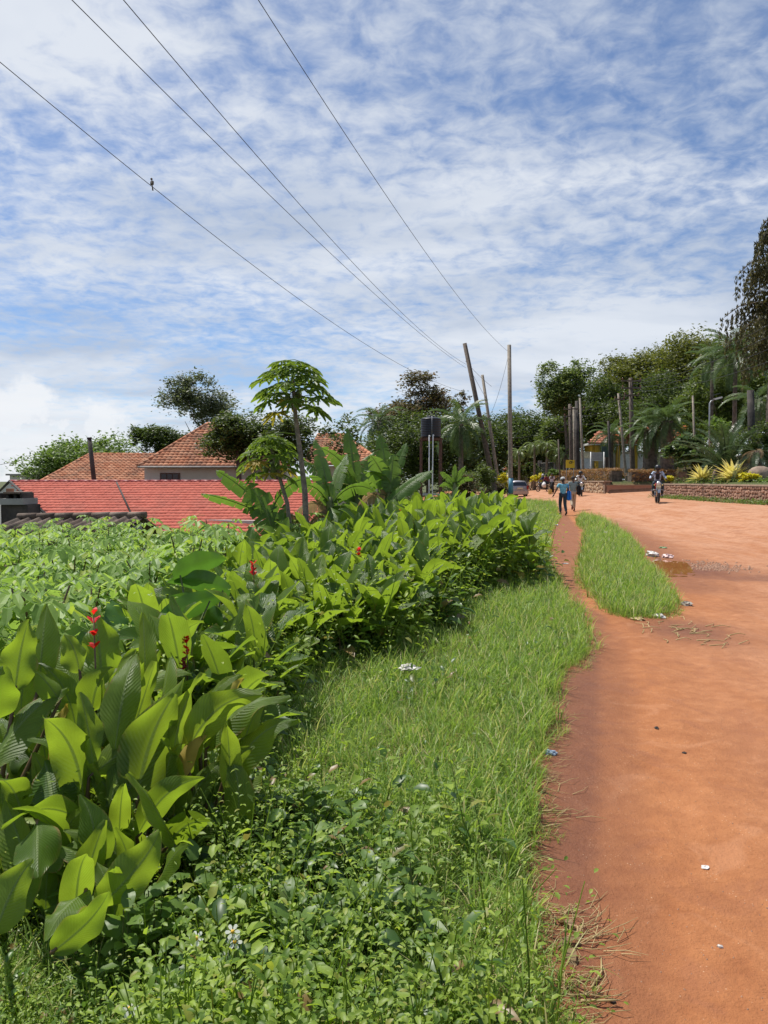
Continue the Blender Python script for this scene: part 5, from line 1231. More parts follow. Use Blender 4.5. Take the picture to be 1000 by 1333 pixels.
# ------------------------------------------------------------------ elephant ears
def ear(parent, base, tip, width, roll, arch, seed, foot):
    o = leaf_between('leaf', base, tip, width, M['taro'], parent, R(roll), arch, fold=.18, ripple=width * .05, seed=seed, n=14, k=8, wf=heart_w, rfreq=3)
    b_ = Vector(base).lerp(Vector(tip), .12)
    MB().tube([foot, Vector(foot).lerp(b_, .6) + Vector((0, 0, .05)), b_], [.012, .009, .006], 6).build('stalk', M['stem'], parent, True)
for (fx_, fy_, d, lab, lvs) in (
    (262, 860, 5.4, 'elephant ear with huge heart shaped leaf standing in front of the cassava', [((226, 752), (296, 728), 44, 5.3, 5.5, 25, .08), ((300, 770), (216, 758), 34, 5.5, 5.3, -10, .1), ((255, 790), (292, 822), 36, 5.2, 5.0, 30, .1)]),
    (214, 880, 4.9, 'elephant ear with long leaf sloping down to the left', [((284, 776), (190, 830), 38, 5.0, 4.7, -15, .08), ((212, 806), (250, 772), 30, 5.1, 5.2, 30, .08), ((200, 850), (172, 812), 32, 4.9, 4.9, -30, .1)]),
    (150, 880, 5.0, 'pale elephant ear leaf just above the front canna flowers', [((160, 830), (146, 780), 44, 4.9, 5.1, 40, .05), ((170, 830), (200, 798), 30, 5.0, 5.1, -30, .1)])):
    f = P(fx_, fy_, d); f.z = H(f.x, f.y); e = empty('elephant_ear', f, lab, 'elephant ear')
    for i, (b_, t_, wp_, d0, d1, roll, arch) in enumerate(lvs): ear(e, P(*b_, d0), P(*t_, d1), wp_ / F_PX * d0 * .85, roll, arch, i, f)

# ------------------------------------------------------------------ bananas (base, tip, width px, depths, roll, arch, dry)
def tear_leaf(name, base, tip, width, m, parent, roll, arch, seed, strength=.5):
    """banana blade split into hanging strips along its veins"""
    r = random.Random(seed); b, t_ = Vector(base), Vector(tip); d = t_ - b; ln = d.length; d.normalize(); view = (b + t_) * .5 - Vector((0, 0, CAMZ)); s0 = (Matrix.Rotation(roll, 3, d) @ d.cross(view).normalized()); n0 = s0.cross(d).normalized()
    up = Vector((0, 0, 1)) - d * d.z; up = up.normalized() if up.length > .05 else n0
    if n0.z < 0: n0 = -n0
    fn = lambda t: b + d * (ln * t) + up * (arch * ln * 4 * t * (1 - t))
    V = []; U = []; Fc = []
    for s in (-1, 1):
        t = 0.0
        while t < .995:
            dt = min(r.choice((.05, .09, .13, .2)), 1 - t); drop = r.uniform(0, strength) * width; gap = .006 * r.random() if strength > .2 else 0; o = len(V); ns = max(1, int(dt / .045))
            for i in range(ns + 1):
                tt = t + dt * i / ns; q = fn(tt); wv = width * .5 * banana_w(min(tt, .999)); fwd = d * wv * .25
                for j in range(4):
                    k = j / 3; te = tt + (gap if i == 0 else (-gap if i == ns else 0)) * k * 3
                    V.append(fn(te) + s0 * (s * wv * k) + fwd * k + n0 * (.18 * wv * k - .25 * wv * k * k) - Vector((0, 0, 1)) * drop * k * k * .6); U.append((.5 + s * k * .5, tt))
            for i in range(ns):
                for j in range(3): Fc.append((o + i * 4 + j, o + i * 4 + j + 1, o + (i + 1) * 4 + j + 1, o + (i + 1) * 4 + j))
            t += dt
    lf = wlink(name, mesh_np(name, [tuple(v) for v in V], Fc, True, U), m, parent)
    MB().tube([fn(q) - n0 * .006 for q in np.linspace(-.02, 1, 9)], [.016 * (1 - .85 * q) * (ln / 1.3) for q in np.linspace(0, 1, 9)], 5).build('midrib', M['stem'], lf).location = (0, 0, 0)
    return lf
BN = [
 ((350, 720), 13.0, 'young banana plant with broad pale leaf against the red roof, left of the papayas', [(352, 700), (350, 668)], .07,
  [((352, 672), (281, 612), 30, 13, 13.2, -35, .05, 0), ((348, 672), (262, 642), 22, 13, 12.6, -50, .04, 0), ((356, 690), (322, 626), 44, 12.9, 12.9, 8, .04, 0),
   ((352, 674), (420, 622), 26, 13, 13.4, 45, .22, 0), ((366, 700), (372, 655), 24, 12.6, 12.7, 20, .03, 0), ((356, 676), (400, 690), 22, 13, 12.8, 40, .25, 1)]),
 ((428, 720), 14.0, 'banana plant with torn arching leaves and brown dead ones right of the papaya trunk', [(428, 705), (430, 655)], .10,
  [((428, 658), (372, 640), 26, 14, 13.6, -45, .28, 0), ((430, 655), (410, 572), 26, 14, 14.4, 30, .04, 0), ((430, 655), (395, 600), 30, 14, 14.6, -50, .12, 0), ((432, 656), (500, 650), 30, 14, 14, 50, .30, 0),
   ((432, 660), (478, 700), 26, 14, 13.5, 50, .22, 0), ((428, 662), (396, 700), 20, 13.9, 13.7, -40, .12, 1), ((430, 664), (418, 706), 20, 13.9, 13.6, 20, .05, 1), ((426, 660), (384, 668), 22, 14, 13.8, -30, .2, 1),
   ((430, 654), (452, 590), 24, 14.1, 14.6, -30, .03, 0), ((430, 660), (446, 700), 22, 13.9, 13.5, -20, .12, 0)]),
 ((462, 720), 15.0, 'banana plant with tall upright leaves below the orange roof', [(464, 700), (464, 640)], .11,
  [((464, 642), (452, 556), 26, 15, 15.3, 15, .02, 0), ((462, 646), (416, 582), 30, 15, 15, -40, .16, 0), ((466, 642), (487, 588), 34, 15, 15.4, 5, .02, 0), ((464, 648), (424, 640), 30, 15, 14.5, -50, .26, 0),
   ((466, 650), (516, 628), 26, 15, 14.6, 45, .22, 0), ((464, 652), (478, 700), 24, 15, 14.6, 20, .12, 1), ((462, 650), (440, 690), 24, 15, 14.4, -40, .16, 0), ((468, 655), (440, 612), 30, 15, 14.7, 20, .06, 0)]),
 ((506, 710), 14.0, 'banana plant with erect bright leaves and one long drooping blade left of the tank', [(506, 700), (507, 632)], .10,
  [((506, 636), (494, 564), 26, 14, 14.2, 12, .02, 0), ((506, 636), (482, 592), 30, 14, 13.8, 5, .05, 0), ((510, 640), (530, 576), 20, 14, 14.2, -20, .05, 0), ((508, 640), (512, 590), 32, 13.9, 14, 15, .02, 0),
   ((506, 646), (464, 664), 24, 14, 13.6, -40, .2, 1), ((500, 662), (564, 612), 26, 13.7, 13.6, -35, .06, 0), ((506, 648), (500, 700), 36, 13.8, 13.3, 10, .06, 0), ((506, 644), (474, 612), 26, 14, 13.8, -30, .18, 0)]),
 ((583, 700), 26.0, 'small banana plant in front of the leaning poles', [(590, 660), (592, 632)], .09,
  [((592, 634), (573, 614), 11, 26, 26, -20, .1, 0), ((592, 634), (606, 606), 10, 26, 26, 20, .05, 0), ((592, 634), (616, 624), 10, 26, 26, 40, .2, 0), ((592, 636), (572, 632), 10, 26, 26, -40, .25, 0), ((592, 634), (592, 604), 9, 26, 26, 0, .02, 0)]),
]
for (fx_, fy_), d, lab, tr_, tw, lvs in BN:
    f = P(fx_, fy_, d); f.z = H(f.x, f.y); e = empty('banana_plant', f, lab, 'banana plant')
    a, b_ = P(*tr_[0], d), P(*tr_[1], d)
    MB().tube([f - Vector((0, 0, .1)), a, b_, b_ + Vector((0, 0, .12))], [tw * 1.3, tw, tw * .75, tw * .4], 10).build('pseudostem', M['stem'], e, True)
    for i, (b_, t_, wp_, d0, d1, roll, arch, dry) in enumerate(lvs):
        tear_leaf('dead_leaf' if dry else 'leaf', P(*b_, d0), P(*t_, d1), wp_ / F_PX * d0 * .80, M['banana_dry'] if dry else M['banana'], e, R(roll), arch, i + int(d * 10), .9 if dry else .42)
# rolled pale new leaf
MB
# ------------------------------------------------------------------ papayas
def papaya_leaf(name, rad, seed):
    r = random.Random(seed); V = [(0, 0, 0)]; Fc = []; ring = []
    nl = 8
    for k in range(nl):
        a = (k - (nl - 1) / 2) * (5.3 / nl); L_ = rad * (1 - .07 * abs(k - (nl - 1) / 2)); w_ = 5.3 / nl
        for (da, q, zz_) in ((-.5, .30, -.01), (-.24, .56, -.05), (-.30, .74, -.12), (-.10, .72, -.10), (-.12, .93, -.22), (0, 1.0, -.30), (.12, .9, -.22), (.10, .72, -.10), (.30, .76, -.12), (.22, .54, -.05)):
            aa = a + da * w_; ring.append((math.sin(aa) * L_ * q, math.cos(aa) * L_ * q, zz_ * L_ * 1.2 + r.uniform(-.01, .01)))
    V += ring; n = len(ring)
    Fc = [(0, i + 1, i + 2) for i in range(n - 1)]
    mb = MB(); mb.add(V, Fc); mb.tube([(0, -.55, -.12), (0, -.3, -.02), (0, 0, 0)], [.009, .007, .004], 5, False)
    return mb.mesh(name)
PL = []
for i in range(3): me = papaya_leaf('leaf', .36, i); me.materials.append(M['papaya']); PL.append(me)
me = papaya_leaf('leaf', .32, 9); me.materials.append(M['papaya_old']); PL_old = me
def papaya(label, pts_px, d, rad, nlv, spread, zs_, seed, old=3, flat=1.0, ls=1.0):
    r = random.Random(seed); pts_ = [P(px, py, d) for px, py in pts_px]; f = Vector((pts_[0].x, d, H(pts_[0].x, d))); e = empty('papaya_tree', f, label, 'papaya tree')
    MB().tube([f - Vector((0, 0, .1))] + pts_, [rad * 1.2] + [rad * (1 - .45 * i / (len(pts_) - 1)) for i in range(len(pts_))], 12).build('trunk', M['bark_pale'], e, True)
    top = pts_[-1] - f
    for k in range(nlv):
        q = (k + .5) / nlv; a = k * 2.39996; el = R(-38 + 105 * q + r.uniform(-8, 8)); pl = spread * (1.0 - .25 * q) * r.uniform(.85, 1.15)
        org = top + Vector((0, 0, -.28 * (1 - q))); c = org + Vector((math.cos(a) * math.cos(el), math.sin(a) * math.cos(el), math.sin(el) * zs_)) * pl
        isold = q < .3 and r.random() < .35
        o = link('leaf', PL_old if isold else PL[k % 3], None, e); o.location = c; o.rotation_mode = 'XYZ'; tilt = R(r.uniform(-42, -8) * (1 - .5 * q) * flat); s = ls * r.uniform(.85, 1.15); o.scale = (s, s, s)
        o.rotation_euler = (tilt, r.uniform(-.2, .2), a - 1.57)
    fr = MB()
    for k in range(7): a = k * 1.3; fr.ball(top + Vector((math.cos(a) * .10, math.sin(a) * .10, -.25 - .06 * k * .5)), (.05, .05, .08), 8, 6)
    fr.build('fruit', M['stem'], e)
    return e
papaya('tall papaya tree with an umbrella crown standing above the roofs', [(399, 700), (397, 640), (391, 590), (385, 544), (381, 492)], 12.0, .052, 34, .52, .70, 3, flat=.75, ls=.84)
papaya('shorter papaya with pale green leaves to the left of the tall one', [(379, 700), (374, 655), (362, 615), (353, 584)], 12.6, .042, 26, .44, .8, 4, flat=.8, ls=.8)
# ------------------------------------------------------------------ low broad weeds
def sprig(name, nlv, h, ls, seed, m, bushy=1.0):
    r = random.Random(seed); mb = MB(); top = Vector((r.uniform(-.06, .06), r.uniform(-.06, .06), h)); mb.tube([(0, 0, -.02), top * .5 + Vector((.015, .01, 0)), top], [.0022, .0018, .001], 4, False)
    for k in range(nlv):
        t = .15 + .85 * (k + .5) / nlv; p = top * t; a = k * 2.4 + r.uniform(-.3, .3); el = r.uniform(-.2, .7) + .4 * (t - .5); L_ = ls * r.uniform(.6, 1.2) * (1.15 - .45 * t); stem = .03 * bushy * r.uniform(.5, 1.8)
        d = Vector((math.cos(a) * math.cos(el), math.sin(a) * math.cos(el), math.sin(el))); s = d.cross(Vector((0, 0, 1))).normalized() * L_ * .23; u_ = s.cross(d).normalized()
        if u_.z < 0: u_ = -u_
        b_ = p + d * stem; q1 = b_ + d * L_ * .30; q2 = b_ + d * L_ * .7 - Vector((0, 0, .06 * L_)); tp = b_ + d * L_ - Vector((0, 0, .22 * L_)); f_ = u_ * L_ * .09
        mb.add([b_, q1 - s + f_, q1, q1 + s + f_, q2 - s * .8 + f_, q2, q2 + s * .8 + f_, tp], [(0, 1, 2), (0, 2, 3), (1, 4, 5, 2), (2, 5, 6, 3), (4, 7, 5), (5, 7, 6)], True)
    me = mb.mesh(name); me.materials.append(m); return me
M['weed_b'] = leaf_mat('yellow_green_weed_leaf', (0.12, 0.19, 0.02), (0.24, 0.33, 0.045), (0.42, 0.55, 0.03), 0.34, 0.5)
M['weed_c'] = leaf_mat('deep_green_weed_leaf', (0.030, 0.075, 0.014), (0.085, 0.16, 0.03), (0.20, 0.34, 0.03), 0.30, 0.4, dry=((0.20, 0.13, 0.05), 0.08))
W_ = [sprig('weed_sprig', 14, .19, .050, 1, M['weed']), sprig('weed_sprig', 26, .28, .030, 2, M['weed_b'], .8), sprig('weed_sprig', 8, .16, .085, 3, M['weed_c'], 1.6), sprig('weed_sprig', 30, .33, .026, 4, M['weed'], 1.5),
      sprig('weed_sprig', 20, .13, .028, 5, M['weed_b'], .6), sprig('weed_sprig', 11, .26, .062, 6, M['weed'], 1.2)]
yy_ = 1.5 + 16 * rng.random(60000) ** 2.2; xx_ = rng.uniform(-.56 * yy_ - .6, .3 * yy_); hx_ = hedge_x(yy_)
px_ = 500 + xx_ / yy_ * F_PX; py_ = 625 + CAMZ / yy_ * F_PX
lim = np.interp(py_, [1020, 1080, 1150, 1250, 1333, 1500], [430, 545, 590, 565, 540, 490])
dens = np.where(px_ < lim - 110, 1.0, np.clip((lim - px_) / 110, 0, 1) * .8)
dens = np.where((py_ < 1030 + 60 * vnoise(xx_, yy_, 6, 4)) & (px_ > 330), dens * .15, dens)
dens *= .22 + .78 * (vnoise(xx_, yy_, 8, 8) > 0.0)
dens = np.where(yy_ < 3.6, dens, 0)
lawn = (xx_ > hx_) & (yy_ < 12) & (edge_dist(xx_, yy_) > .15) & ~bare_mask(xx_, yy_)
dens = np.where(lawn, np.maximum(dens, .10), dens)
dens = np.where((xx_ < hx_ + .1) & (yy_ > 3.2), np.maximum(dens, np.where(xx_ > hx_ - 2.6, 1.0, .45)), dens)
k_ = rng.random(60000) < dens; wp_ = np.stack([xx_[k_], yy_[k_]], 1)[:11000]
wp_ = np.array(wp_); n = len(wp_); wz = hgt(wp_[:, 0], wp_[:, 1]) + .02
sc_ = rng.uniform(.6, 1.9, n) * np.where((wp_[:, 1] < 2.7) & (wp_[:, 0] < -.50), .55, 1.0) * (1 + .5 * vnoise(wp_[:, 0], wp_[:, 1], 5, 6)) * np.interp(wp_[:, 1], [2, 4, 8, 17], [.9, 1.0, 1.5, 2.2])
sc_ = np.minimum(sc_, np.where(wp_[:, 1] < 3.3, 1.5, 3.0))
o = gn_scatter('low_weeds', np.stack([wp_[:, 0], wp_[:, 1], wz], 1), np.stack([rng.normal(0, .25, n), rng.normal(0, .25, n), rng.uniform(0, 6.28, n)], 1), sc_ * np.where(wp_[:, 0] > hedge_x(wp_[:, 1]) + .15, np.where(wp_[:, 1] > 3.3, .45, 1.0), 1.0), np.clip(2.5 + 4.5 * vnoise(wp_[:, 0], wp_[:, 1], 3.2, 44) + rng.normal(0, 1.1, n), 0, 5).astype(int), W_, M['weed'])
tag(o, 'tangle of small leafy weeds under and in front of the cannas', 'weeds')
print('weeds', n)
# taller grass stems rising through the weeds
n = 2600; yy_ = rng.uniform(1.6, 3.6, n); xx_ = rng.uniform(-.56, .18, n) * yy_ - .3
k_ = (~bare_mask(xx_, yy_)) & (rng.uniform(0, 1, n) < np.where(yy_ < 2.3, 1.0, .45)); xx_, yy_ = xx_[k_], yy_[k_]; n = len(xx_)
o = gn_scatter('tall_grass', np.stack([xx_, yy_, hgt(xx_, yy_) + .02], 1), np.stack([rng.normal(0, .15, n), rng.normal(0, .15, n), rng.uniform(0, 6.28, n)], 1), rng.uniform(.9, 1.5, n), rng.integers(0, 4, n), T_long, M['grass'])
tag(o, 'taller grass stems standing among the low weeds in the near foreground', 'grass')
# individual broad weeds in the near foreground
BL = [leaf_mesh('leaf', .085, .052, .5, .25, .003, M['weed_dark'], seed=60 + i, n=5, k=4, wf=heart_w, cup=.1) for i in range(3)]
BLS = MB(); BLS.tube([(0, 0, -.02), (.01, 0, .17), (0, .01, .34)], [.005, .004, .002], 5, False); BLSm = BLS.mesh('stem'); BLSm.materials.append(M['stem'])
def weed(px, py, d, h, label, group, seed, nlv=11, s=1.0):
    p = P(px, py, d); r = random.Random(seed); z = H(p.x, p.y); e = empty('broadleaf_weed', (p.x, p.y, z), label, 'weed', group, r.uniform(0, 6.28))
    o = link('stem', BLSm, None, e); o.scale = (1, 1, h / .34)
    for k in range(nlv):
        q = (k + .5) / nlv; a = k * 2.4; o = link('leaf', BL[k % 3], None, e); o.rotation_mode = 'YXZ'; o.location = (math.cos(a) * .02, math.sin(a) * .02, h * (.25 + .75 * q)); o.rotation_euler = (R(r.uniform(-15, 35) + 25 * q), r.uniform(-.4, .4), a - 1.57); k_ = s * r.uniform(.7, 1.2) * (1.2 - .4 * q); o.scale = (k_, k_, k_)
for i in range(80):
    px = r_.uniform(60, 560); py = r_.uniform(1110, 1400); 
    if px > 520 and py < 1180 or px > 430 and py > 1330: continue
    d = CAMZ * F_PX / (py - 625) + .1
    weed(px, py, d, r_.uniform(.16, .32), 'broad leaved weed with soft oval leaves in the tangle before the front cannas', 'broad leaved weeds in the near foreground', i)
weed(395, 1120, 3.0, .36, 'weed with one pale upright leaf at the edge of the mown grass', None, 300, 9, 1.7)
weed(430, 1330, 2.15, .12, 'weed with two wide pale flat leaves near the bottom of the picture', None, 301, 4, 2.0)
weed(470, 1300, 2.25, .14, 'second flat leaved weed right of the wide pale one', None, 302, 4, 1.7)
# daisies
for i, (px, py, d, lab) in enumerate(((256, 1222, 1.98, 'small white daisy, the left one of the pair in the weeds'), (303, 1213, 1.98, 'small white daisy, the right one of the pair in the weeds'), (169, 1313, 1.75, 'small white daisy nearest the bottom edge'), (306, 1226, 1.97, 'half open white daisy just under the right one of the pair'))):
    p = P(px, py, d); f = Vector((p.x, p.y, H(p.x, p.y))); e = empty('daisy', f, lab, 'flower'); h = p.z - f.z
    MB().tube([(0, 0, 0), (.01, 0, h * .6), (0, 0, h)], [.002, .0016, .0014], 5, False).build('stalk', M['stem'], e)
    nd_ = (Vector((0, -.75, .7)) + Vector((rnd.uniform(-.3, .3), 0, 0))).normalized(); qm = nd_.to_track_quat('Z', 'Y').to_matrix()
    for k in range(6):
        a = k * 1.047; pts_ = [Vector((math.cos(a + o_) * r0_, math.sin(a + o_) * r0_, .001)) for o_, r0_ in ((0, .003), (-.40, .012), (-.24, .019), (0, .021), (.24, .019), (.40, .012))]
        MB().add([qm @ v + Vector((0, 0, h)) for v in pts_], [(0, 1, 2, 3, 4, 5)]).build('petal', M['petal_white'], e)
    MB().ball(qm @ Vector((0, 0, .002)) + Vector((0, 0, h)), .0055, 8, 6).build('centre', M['petal_yellow'], e)

# ------------------------------------------------------------------ utility poles
def pole(label, px_t, py_t, px_b, py_b, d, r0, r1, m, arms=(), grp=None, name='utility_pole', db=None, split=0, bend=0):
    b_ = P(px_b, py_b, db or d); b_.z = H(b_.x, b_.y); t_ = P(px_t, py_t, d); e = empty(name, b_, label, 'pole', grp)
    ax = (t_ - b_); md = b_ + ax * .5 + Vector((bend, 0, 0))
    MB().tube([b_ - ax.normalized() * .4, b_, md, t_], [r0 * 1.02, r0, (r0 + r1) / 2, r1], 12).build('shaft', m, e, True)
    for (f, w_, an) in arms:
        c = b_ + ax * f; rz = rotm(z=an); MB().box(c + rz @ Vector((0, -.12, 0)), (w_, .09, .11), rot=rz).build('crossarm', M['wood_pole'], e, True)
        for s in (-.45, 0, .45):
            q = c + rz @ Vector((w_ * s, -.12, .06)); MB().lathe([(0, .0), (.03, 0), (.03, .05), (.055, .07), (.055, .10), (.035, .12), (.04, .15), (0, .17)], q, 8).build('insulator', M['porcelain'], e, True)
    return e, b_, t_
_, _, pA = pole('thick dark utility pole leaning far to the left', 605, 447, 647, 655, 57, .21, .16, M['wood_pole'])
_, _, pB = pole('thinner utility pole leaning left beside the thick leaning one', 628, 488, 652, 655, 62, .16, .12, M['wood_pale'])
eC, bC, pC = pole('upright pale utility pole standing at the verge with a blue painted band', 663, 449, 665, 652, 57, .18, .145, M['wood_pale'])
blue = simple('blue_band', (0.10, 0.30, 0.42), .6)
MB().tube([bC + Vector((0, 0, .6)), bC + Vector((-.01, 0, 1.75))], .192, 12).build('painted_band', blue, eC, True)
for (t_, e_) in ((pA, None), (pC, None)): pass
pole('thick brown pole, left of the close cluster of poles', 742, 526, 745, 616, 72, .22, .16, M['wood_pole'], arms=((.93, 1.5, .3), (.84, 1.5, .3)))
pole('thick dark pole, right of the close cluster of poles', 751, 522, 753, 616, 69, .22, .16, M['soot'], arms=((.9, 1.4, .2),))
pole('pale pole in the middle of the close pole cluster', 747, 530, 749, 616, 70, .14, .11, M['wood_pale'])
pole('thin pale pole just right of the pole cluster', 755, 518, 760, 619, 66, .12, .09, M['wood_pale'])
pole('thin pole leaning left before the yellow gatehouse', 805, 512, 816, 612, 62, .12, .09, M['wood_pale'], arms=((.93, .9, .2),))
pole('tall brown utility pole with crossarms before the yellow gatehouse', 821, 492, 824, 612, 60, .21, .15, M['wood_pole'], arms=((.97, 1.7, .15), (.90, 1.7, .15), (.83, 1.3, .15)))
pole('thin yellowish pole leaning left behind the fan leaved shrub', 902, 515, 908, 562, 46, .08, .06, M['wood_pale'])
pole('short dark pole before the grey columned fence', 727, 572, 730, 616, 70, .09, .07, M['wood_pole'])
pole('dark slim post right of the sign boards', 792, 548, 796, 614, 64, .12, .10, M['soot'])
pole('stout square topped pole at the right edge beneath the drooping conifer', 977, 508, 981, 604, 38, .19, .17, M['soot'])
# street lamp
lb = P(924, 560, 50); lt = P(924, 522, 50); lb.z = H(lb.x, 50)
e = empty('street_lamp', lb, 'slender grey street lamp with pale head against the dark trees', 'street lamp')
MB().tube([lb, lt - Vector((0, 0, .15)), lt + Vector((.1, 0, 0)), lt + Vector((.4, 0, .12))], [.06, .05, .04, .03], 8).build('post', M['metal_grey'], e, True)
MB().box(lt + Vector((.55, 0, .18)), (.55, .24, .12), rot=rotm(y=-.25), bev=.03).build('lamp_head', M['pvc'], e, True)
MB().box(lt + Vector((.35, 0, .42)), (.55, .5, .04), rot=rotm(y=-.3)).build('solar_panel', M['window_dark'], e, True)

# ------------------------------------------------------------------ overhead wires
def wire(label, pts_px, d0, A, B, r=.0085, ext=True):
    """A, B = plan points of the wire's line; every pixel fixes a height on that vertical plane"""
    ax, ay = A; bx, by = B; out = []
    for px, py in pts_px:
        rr = ray(px, py); den = (bx - ax) * rr.y - (by - ay) * rr.x; k = ((bx - ax) * ay - (by - ay) * ax) / den
        out.append(Vector((rr.x * k, rr.y * k, CAMZ + rr.z * k)))
    ln = [0]
    for p, q in zip(out[:-1], out[1:]): ln.append(ln[-1] + math.hypot(q.x - p.x, q.y - p.y))
    s = np.array(ln); z = np.array([p.z for p in out]); c = np.polyfit(s, z, 2 if len(out) > 2 else 1)
    u = Vector((bx - ax, by - ay, 0)).normalized()
    if (out[-1] - out[0]).dot(u) < 0: u = -u
    o0 = out[0]; pts_ = []
    s0 = -22 if ext else 0
    for q in np.linspace(s0, s[-1], 44): pts_.append(Vector((o0.x + u.x * q, o0.y + u.y * q, float(np.polyval(c, q)))))
    o = MB().tube(pts_, r, 6, False).build('power_line', M['wire']); tag(o, label, 'wire'); return pts_
def plan(px, d): return ((px - 500) / F_PX * d, d)
wire('overhead line running from the top right of the four down to the upright pole', [(335, 0), (420, 128), (500, 249), (580, 365), (661, 457)], 0, plan(335, 14), plan(662, 57))
wire('second overhead line from the right, ending at the thick leaning pole', [(157, 0), (250, 105), (350, 217), (450, 330), (540, 425), (607, 474)], 0, plan(157, 13), plan(608, 57))
wire('third overhead line, close beside the second and ending at the thick leaning pole', [(88, 0), (180, 83), (290, 192), (400, 300), (500, 395), (607, 479)], 0, plan(88, 13), plan(607, 57.2))
w1 = wire('lowest leftmost overhead line, the one carrying the bird', [(0, 87), (100, 162), (203, 245), (320, 335), (430, 417), (535, 485), (600, 508)], 0, plan(0, 15), plan(629, 61.8))
def span(label, a, b_, sag, r=.012):
    a, b_ = Vector(a), Vector(b_); o = MB().tube([a.lerp(b_, q) - Vector((0, 0, 4 * sag * q * (1 - q))) for q in np.linspace(0, 1, 18)], r, 5, False).build('power_line', M['wire']); tag(o, label, 'wire')
span('slack wire hanging from the upright pole down to the leaning one', P(662, 462, 57), P(630, 552, 62), .9)
span('thin stay wire from the thick leaning pole down to the left', P(607, 470, 57), P(634, 520, 62), .1)
span('short broken line between the two leaning pole heads', P(606, 470, 57), P(640, 503, 62), .1)
span('faint wire at the far left over the light green tree', P(-40, 611, 50), P(78, 586, 58), .15, .016)
for k, (y0, y1, lb_) in enumerate(((418, 505, 'topmost'), (436, 508, 'second'), (455, 513, 'third'), (474, 517, 'fourth'))):
    span('thin pale wire rising right past the palms, %s of that set' % lb_, P(822, y1 - 8, 60), P(1040, y0 - 18, 32), .5, .011)
for k, (y0, y1, lb_) in enumerate(((512, 534, 'upper'), (522, 541, 'middle'), (534, 552, 'lower'))):
    span('%s wire crossing the dark trees from the pole cluster to the tall brown pole' % lb_, P(752, y1, 69), P(822, y0 - 6, 60), .5, .013)
for k, (y1, lb_) in enumerate(((548, 'upper'), (560, 'lower'))):
    span('%s wire running left from the pole cluster before the round tree' % lb_, P(744, 536 + 8 * k, 72), P(664, y1 + 22, 58), .7, .012)
# bird on the wire
bp = min(w1, key=lambda p: abs((500 + p.x / p.y * F_PX) - 203) if p.y > 1 else 1e9)
q = [i for i, p in enumerate(w1) if p.y > 1 and 500 + p.x / p.y * F_PX < 203]
i0 = q[-1] if q else 0; pa, pb_ = w1[i0], w1[i0 + 1]; f_ = 0.5
for k in range(40):
    f_ = k / 40; m_ = pa.lerp(pb_, f_)
    if 500 + m_.x / m_.y * F_PX > 203: break
e = empty('bird', m_, 'small brown bird perched on the lowest overhead line', 'bird')
feather = simple('brown_feather', (.10, .075, .055), .8); feather2 = simple('pale_feather', (.32, .28, .24), .8)
b = MB(); b.ball((0, 0, .095), (.038, .045, .075), 12, 9, rotm(x=-.35)); b.ball((0, -.035, .18), (.030, .033, .030), 12, 8); b.build('body', feather, e)
b = MB(); b.tube([(0, -.06, .18), (0, -.09, .172)], [.009, .001], 6); b.build('beak', M['soot'], e)
b = MB(); b.add([(-.012, .02, .05), (.012, .02, .05), (.02, .07, -.08), (-.02, .07, -.08), (0, .035, .045), (0, .08, -.075)], [(0, 1, 2, 3), (0, 4, 1), (3, 2, 5), (0, 3, 5, 4), (1, 4, 5, 2)]); b.build('tail', feather, e)
for s in (-1, 1):
    MB().ball((s * .034, .008, .095), (.010, .036, .065), 8, 6, rotm(x=-.3)).build('wing', feather, e)
    MB().tube([(s * .014, 0, .03), (s * .014, -.01, .005)], .004, 5).build('leg', M['wood_pale'], e)
MB().ball((0, -.032, .09), (.026, .02, .05), 8, 6).build('breast', feather2, e)

# ------------------------------------------------------------------ water tank on its stand
tb = P(561, 572, 42); x0 = tb.x; g = H(x0, 42); zt_ = P(561, 544, 42).z; zb2 = P(561, 571, 42).z
e = empty('water_tank', (x0, 42, zb2), 'black ribbed plastic water tank on a rusty stand above the hedge', 'water tank'); hh = zt_ - zb2
prof = [(0, 0), (.52, 0), (.56, .04)]
for k in range(11): z_ = .06 + (hh - .22) * k / 10; prof += [(.575, z_), (.575, z_ + .04), (.558, z_ + .055), (.558, z_ + .07)]
prof += [(.55, hh - .1), (.40, hh - .03), (.2, hh), (0, hh)]
MB().lathe(prof, (0, 0, .04), 28).build('tank_body', M['black_plastic'], e); MB().lathe([(.22, hh - .02), (.22, hh + .05), (.19, hh + .07), (0, hh + .07)], (0, 0, .04), 16).build('lid', M['black_plastic'], e)
MB().tube([(0.02, -.60, hh + .06), (.02, -.60, -.05)], .012, 6).build('vent_pipe', M['metal_grey'], e)
e = empty('tank_stand', (x0, 42, g), 'rusty steel stand carrying the black water tank', 'stand'); H_ = zb2 - g
for sx in (-1, 1):
    for sy in (-1, 1): MB().box((sx * .55, sy * .5, H_ / 2), (.10, .10, H_)).build('leg', M['rust'], e)
for z_ in (H_ - .06, H_ * .35):
    for sy in (-1, 1): MB().box((0, sy * .5, z_), (1.25, .08, .10)).build('beam', M['rust'] if z_ > 2 else M['metal_grey'], e)
for k in range(6): MB().box((-.5 + k * .2, 0, H_ + .012), (.16, 1.15, .03)).build('deck_plank', M['rust'], e)
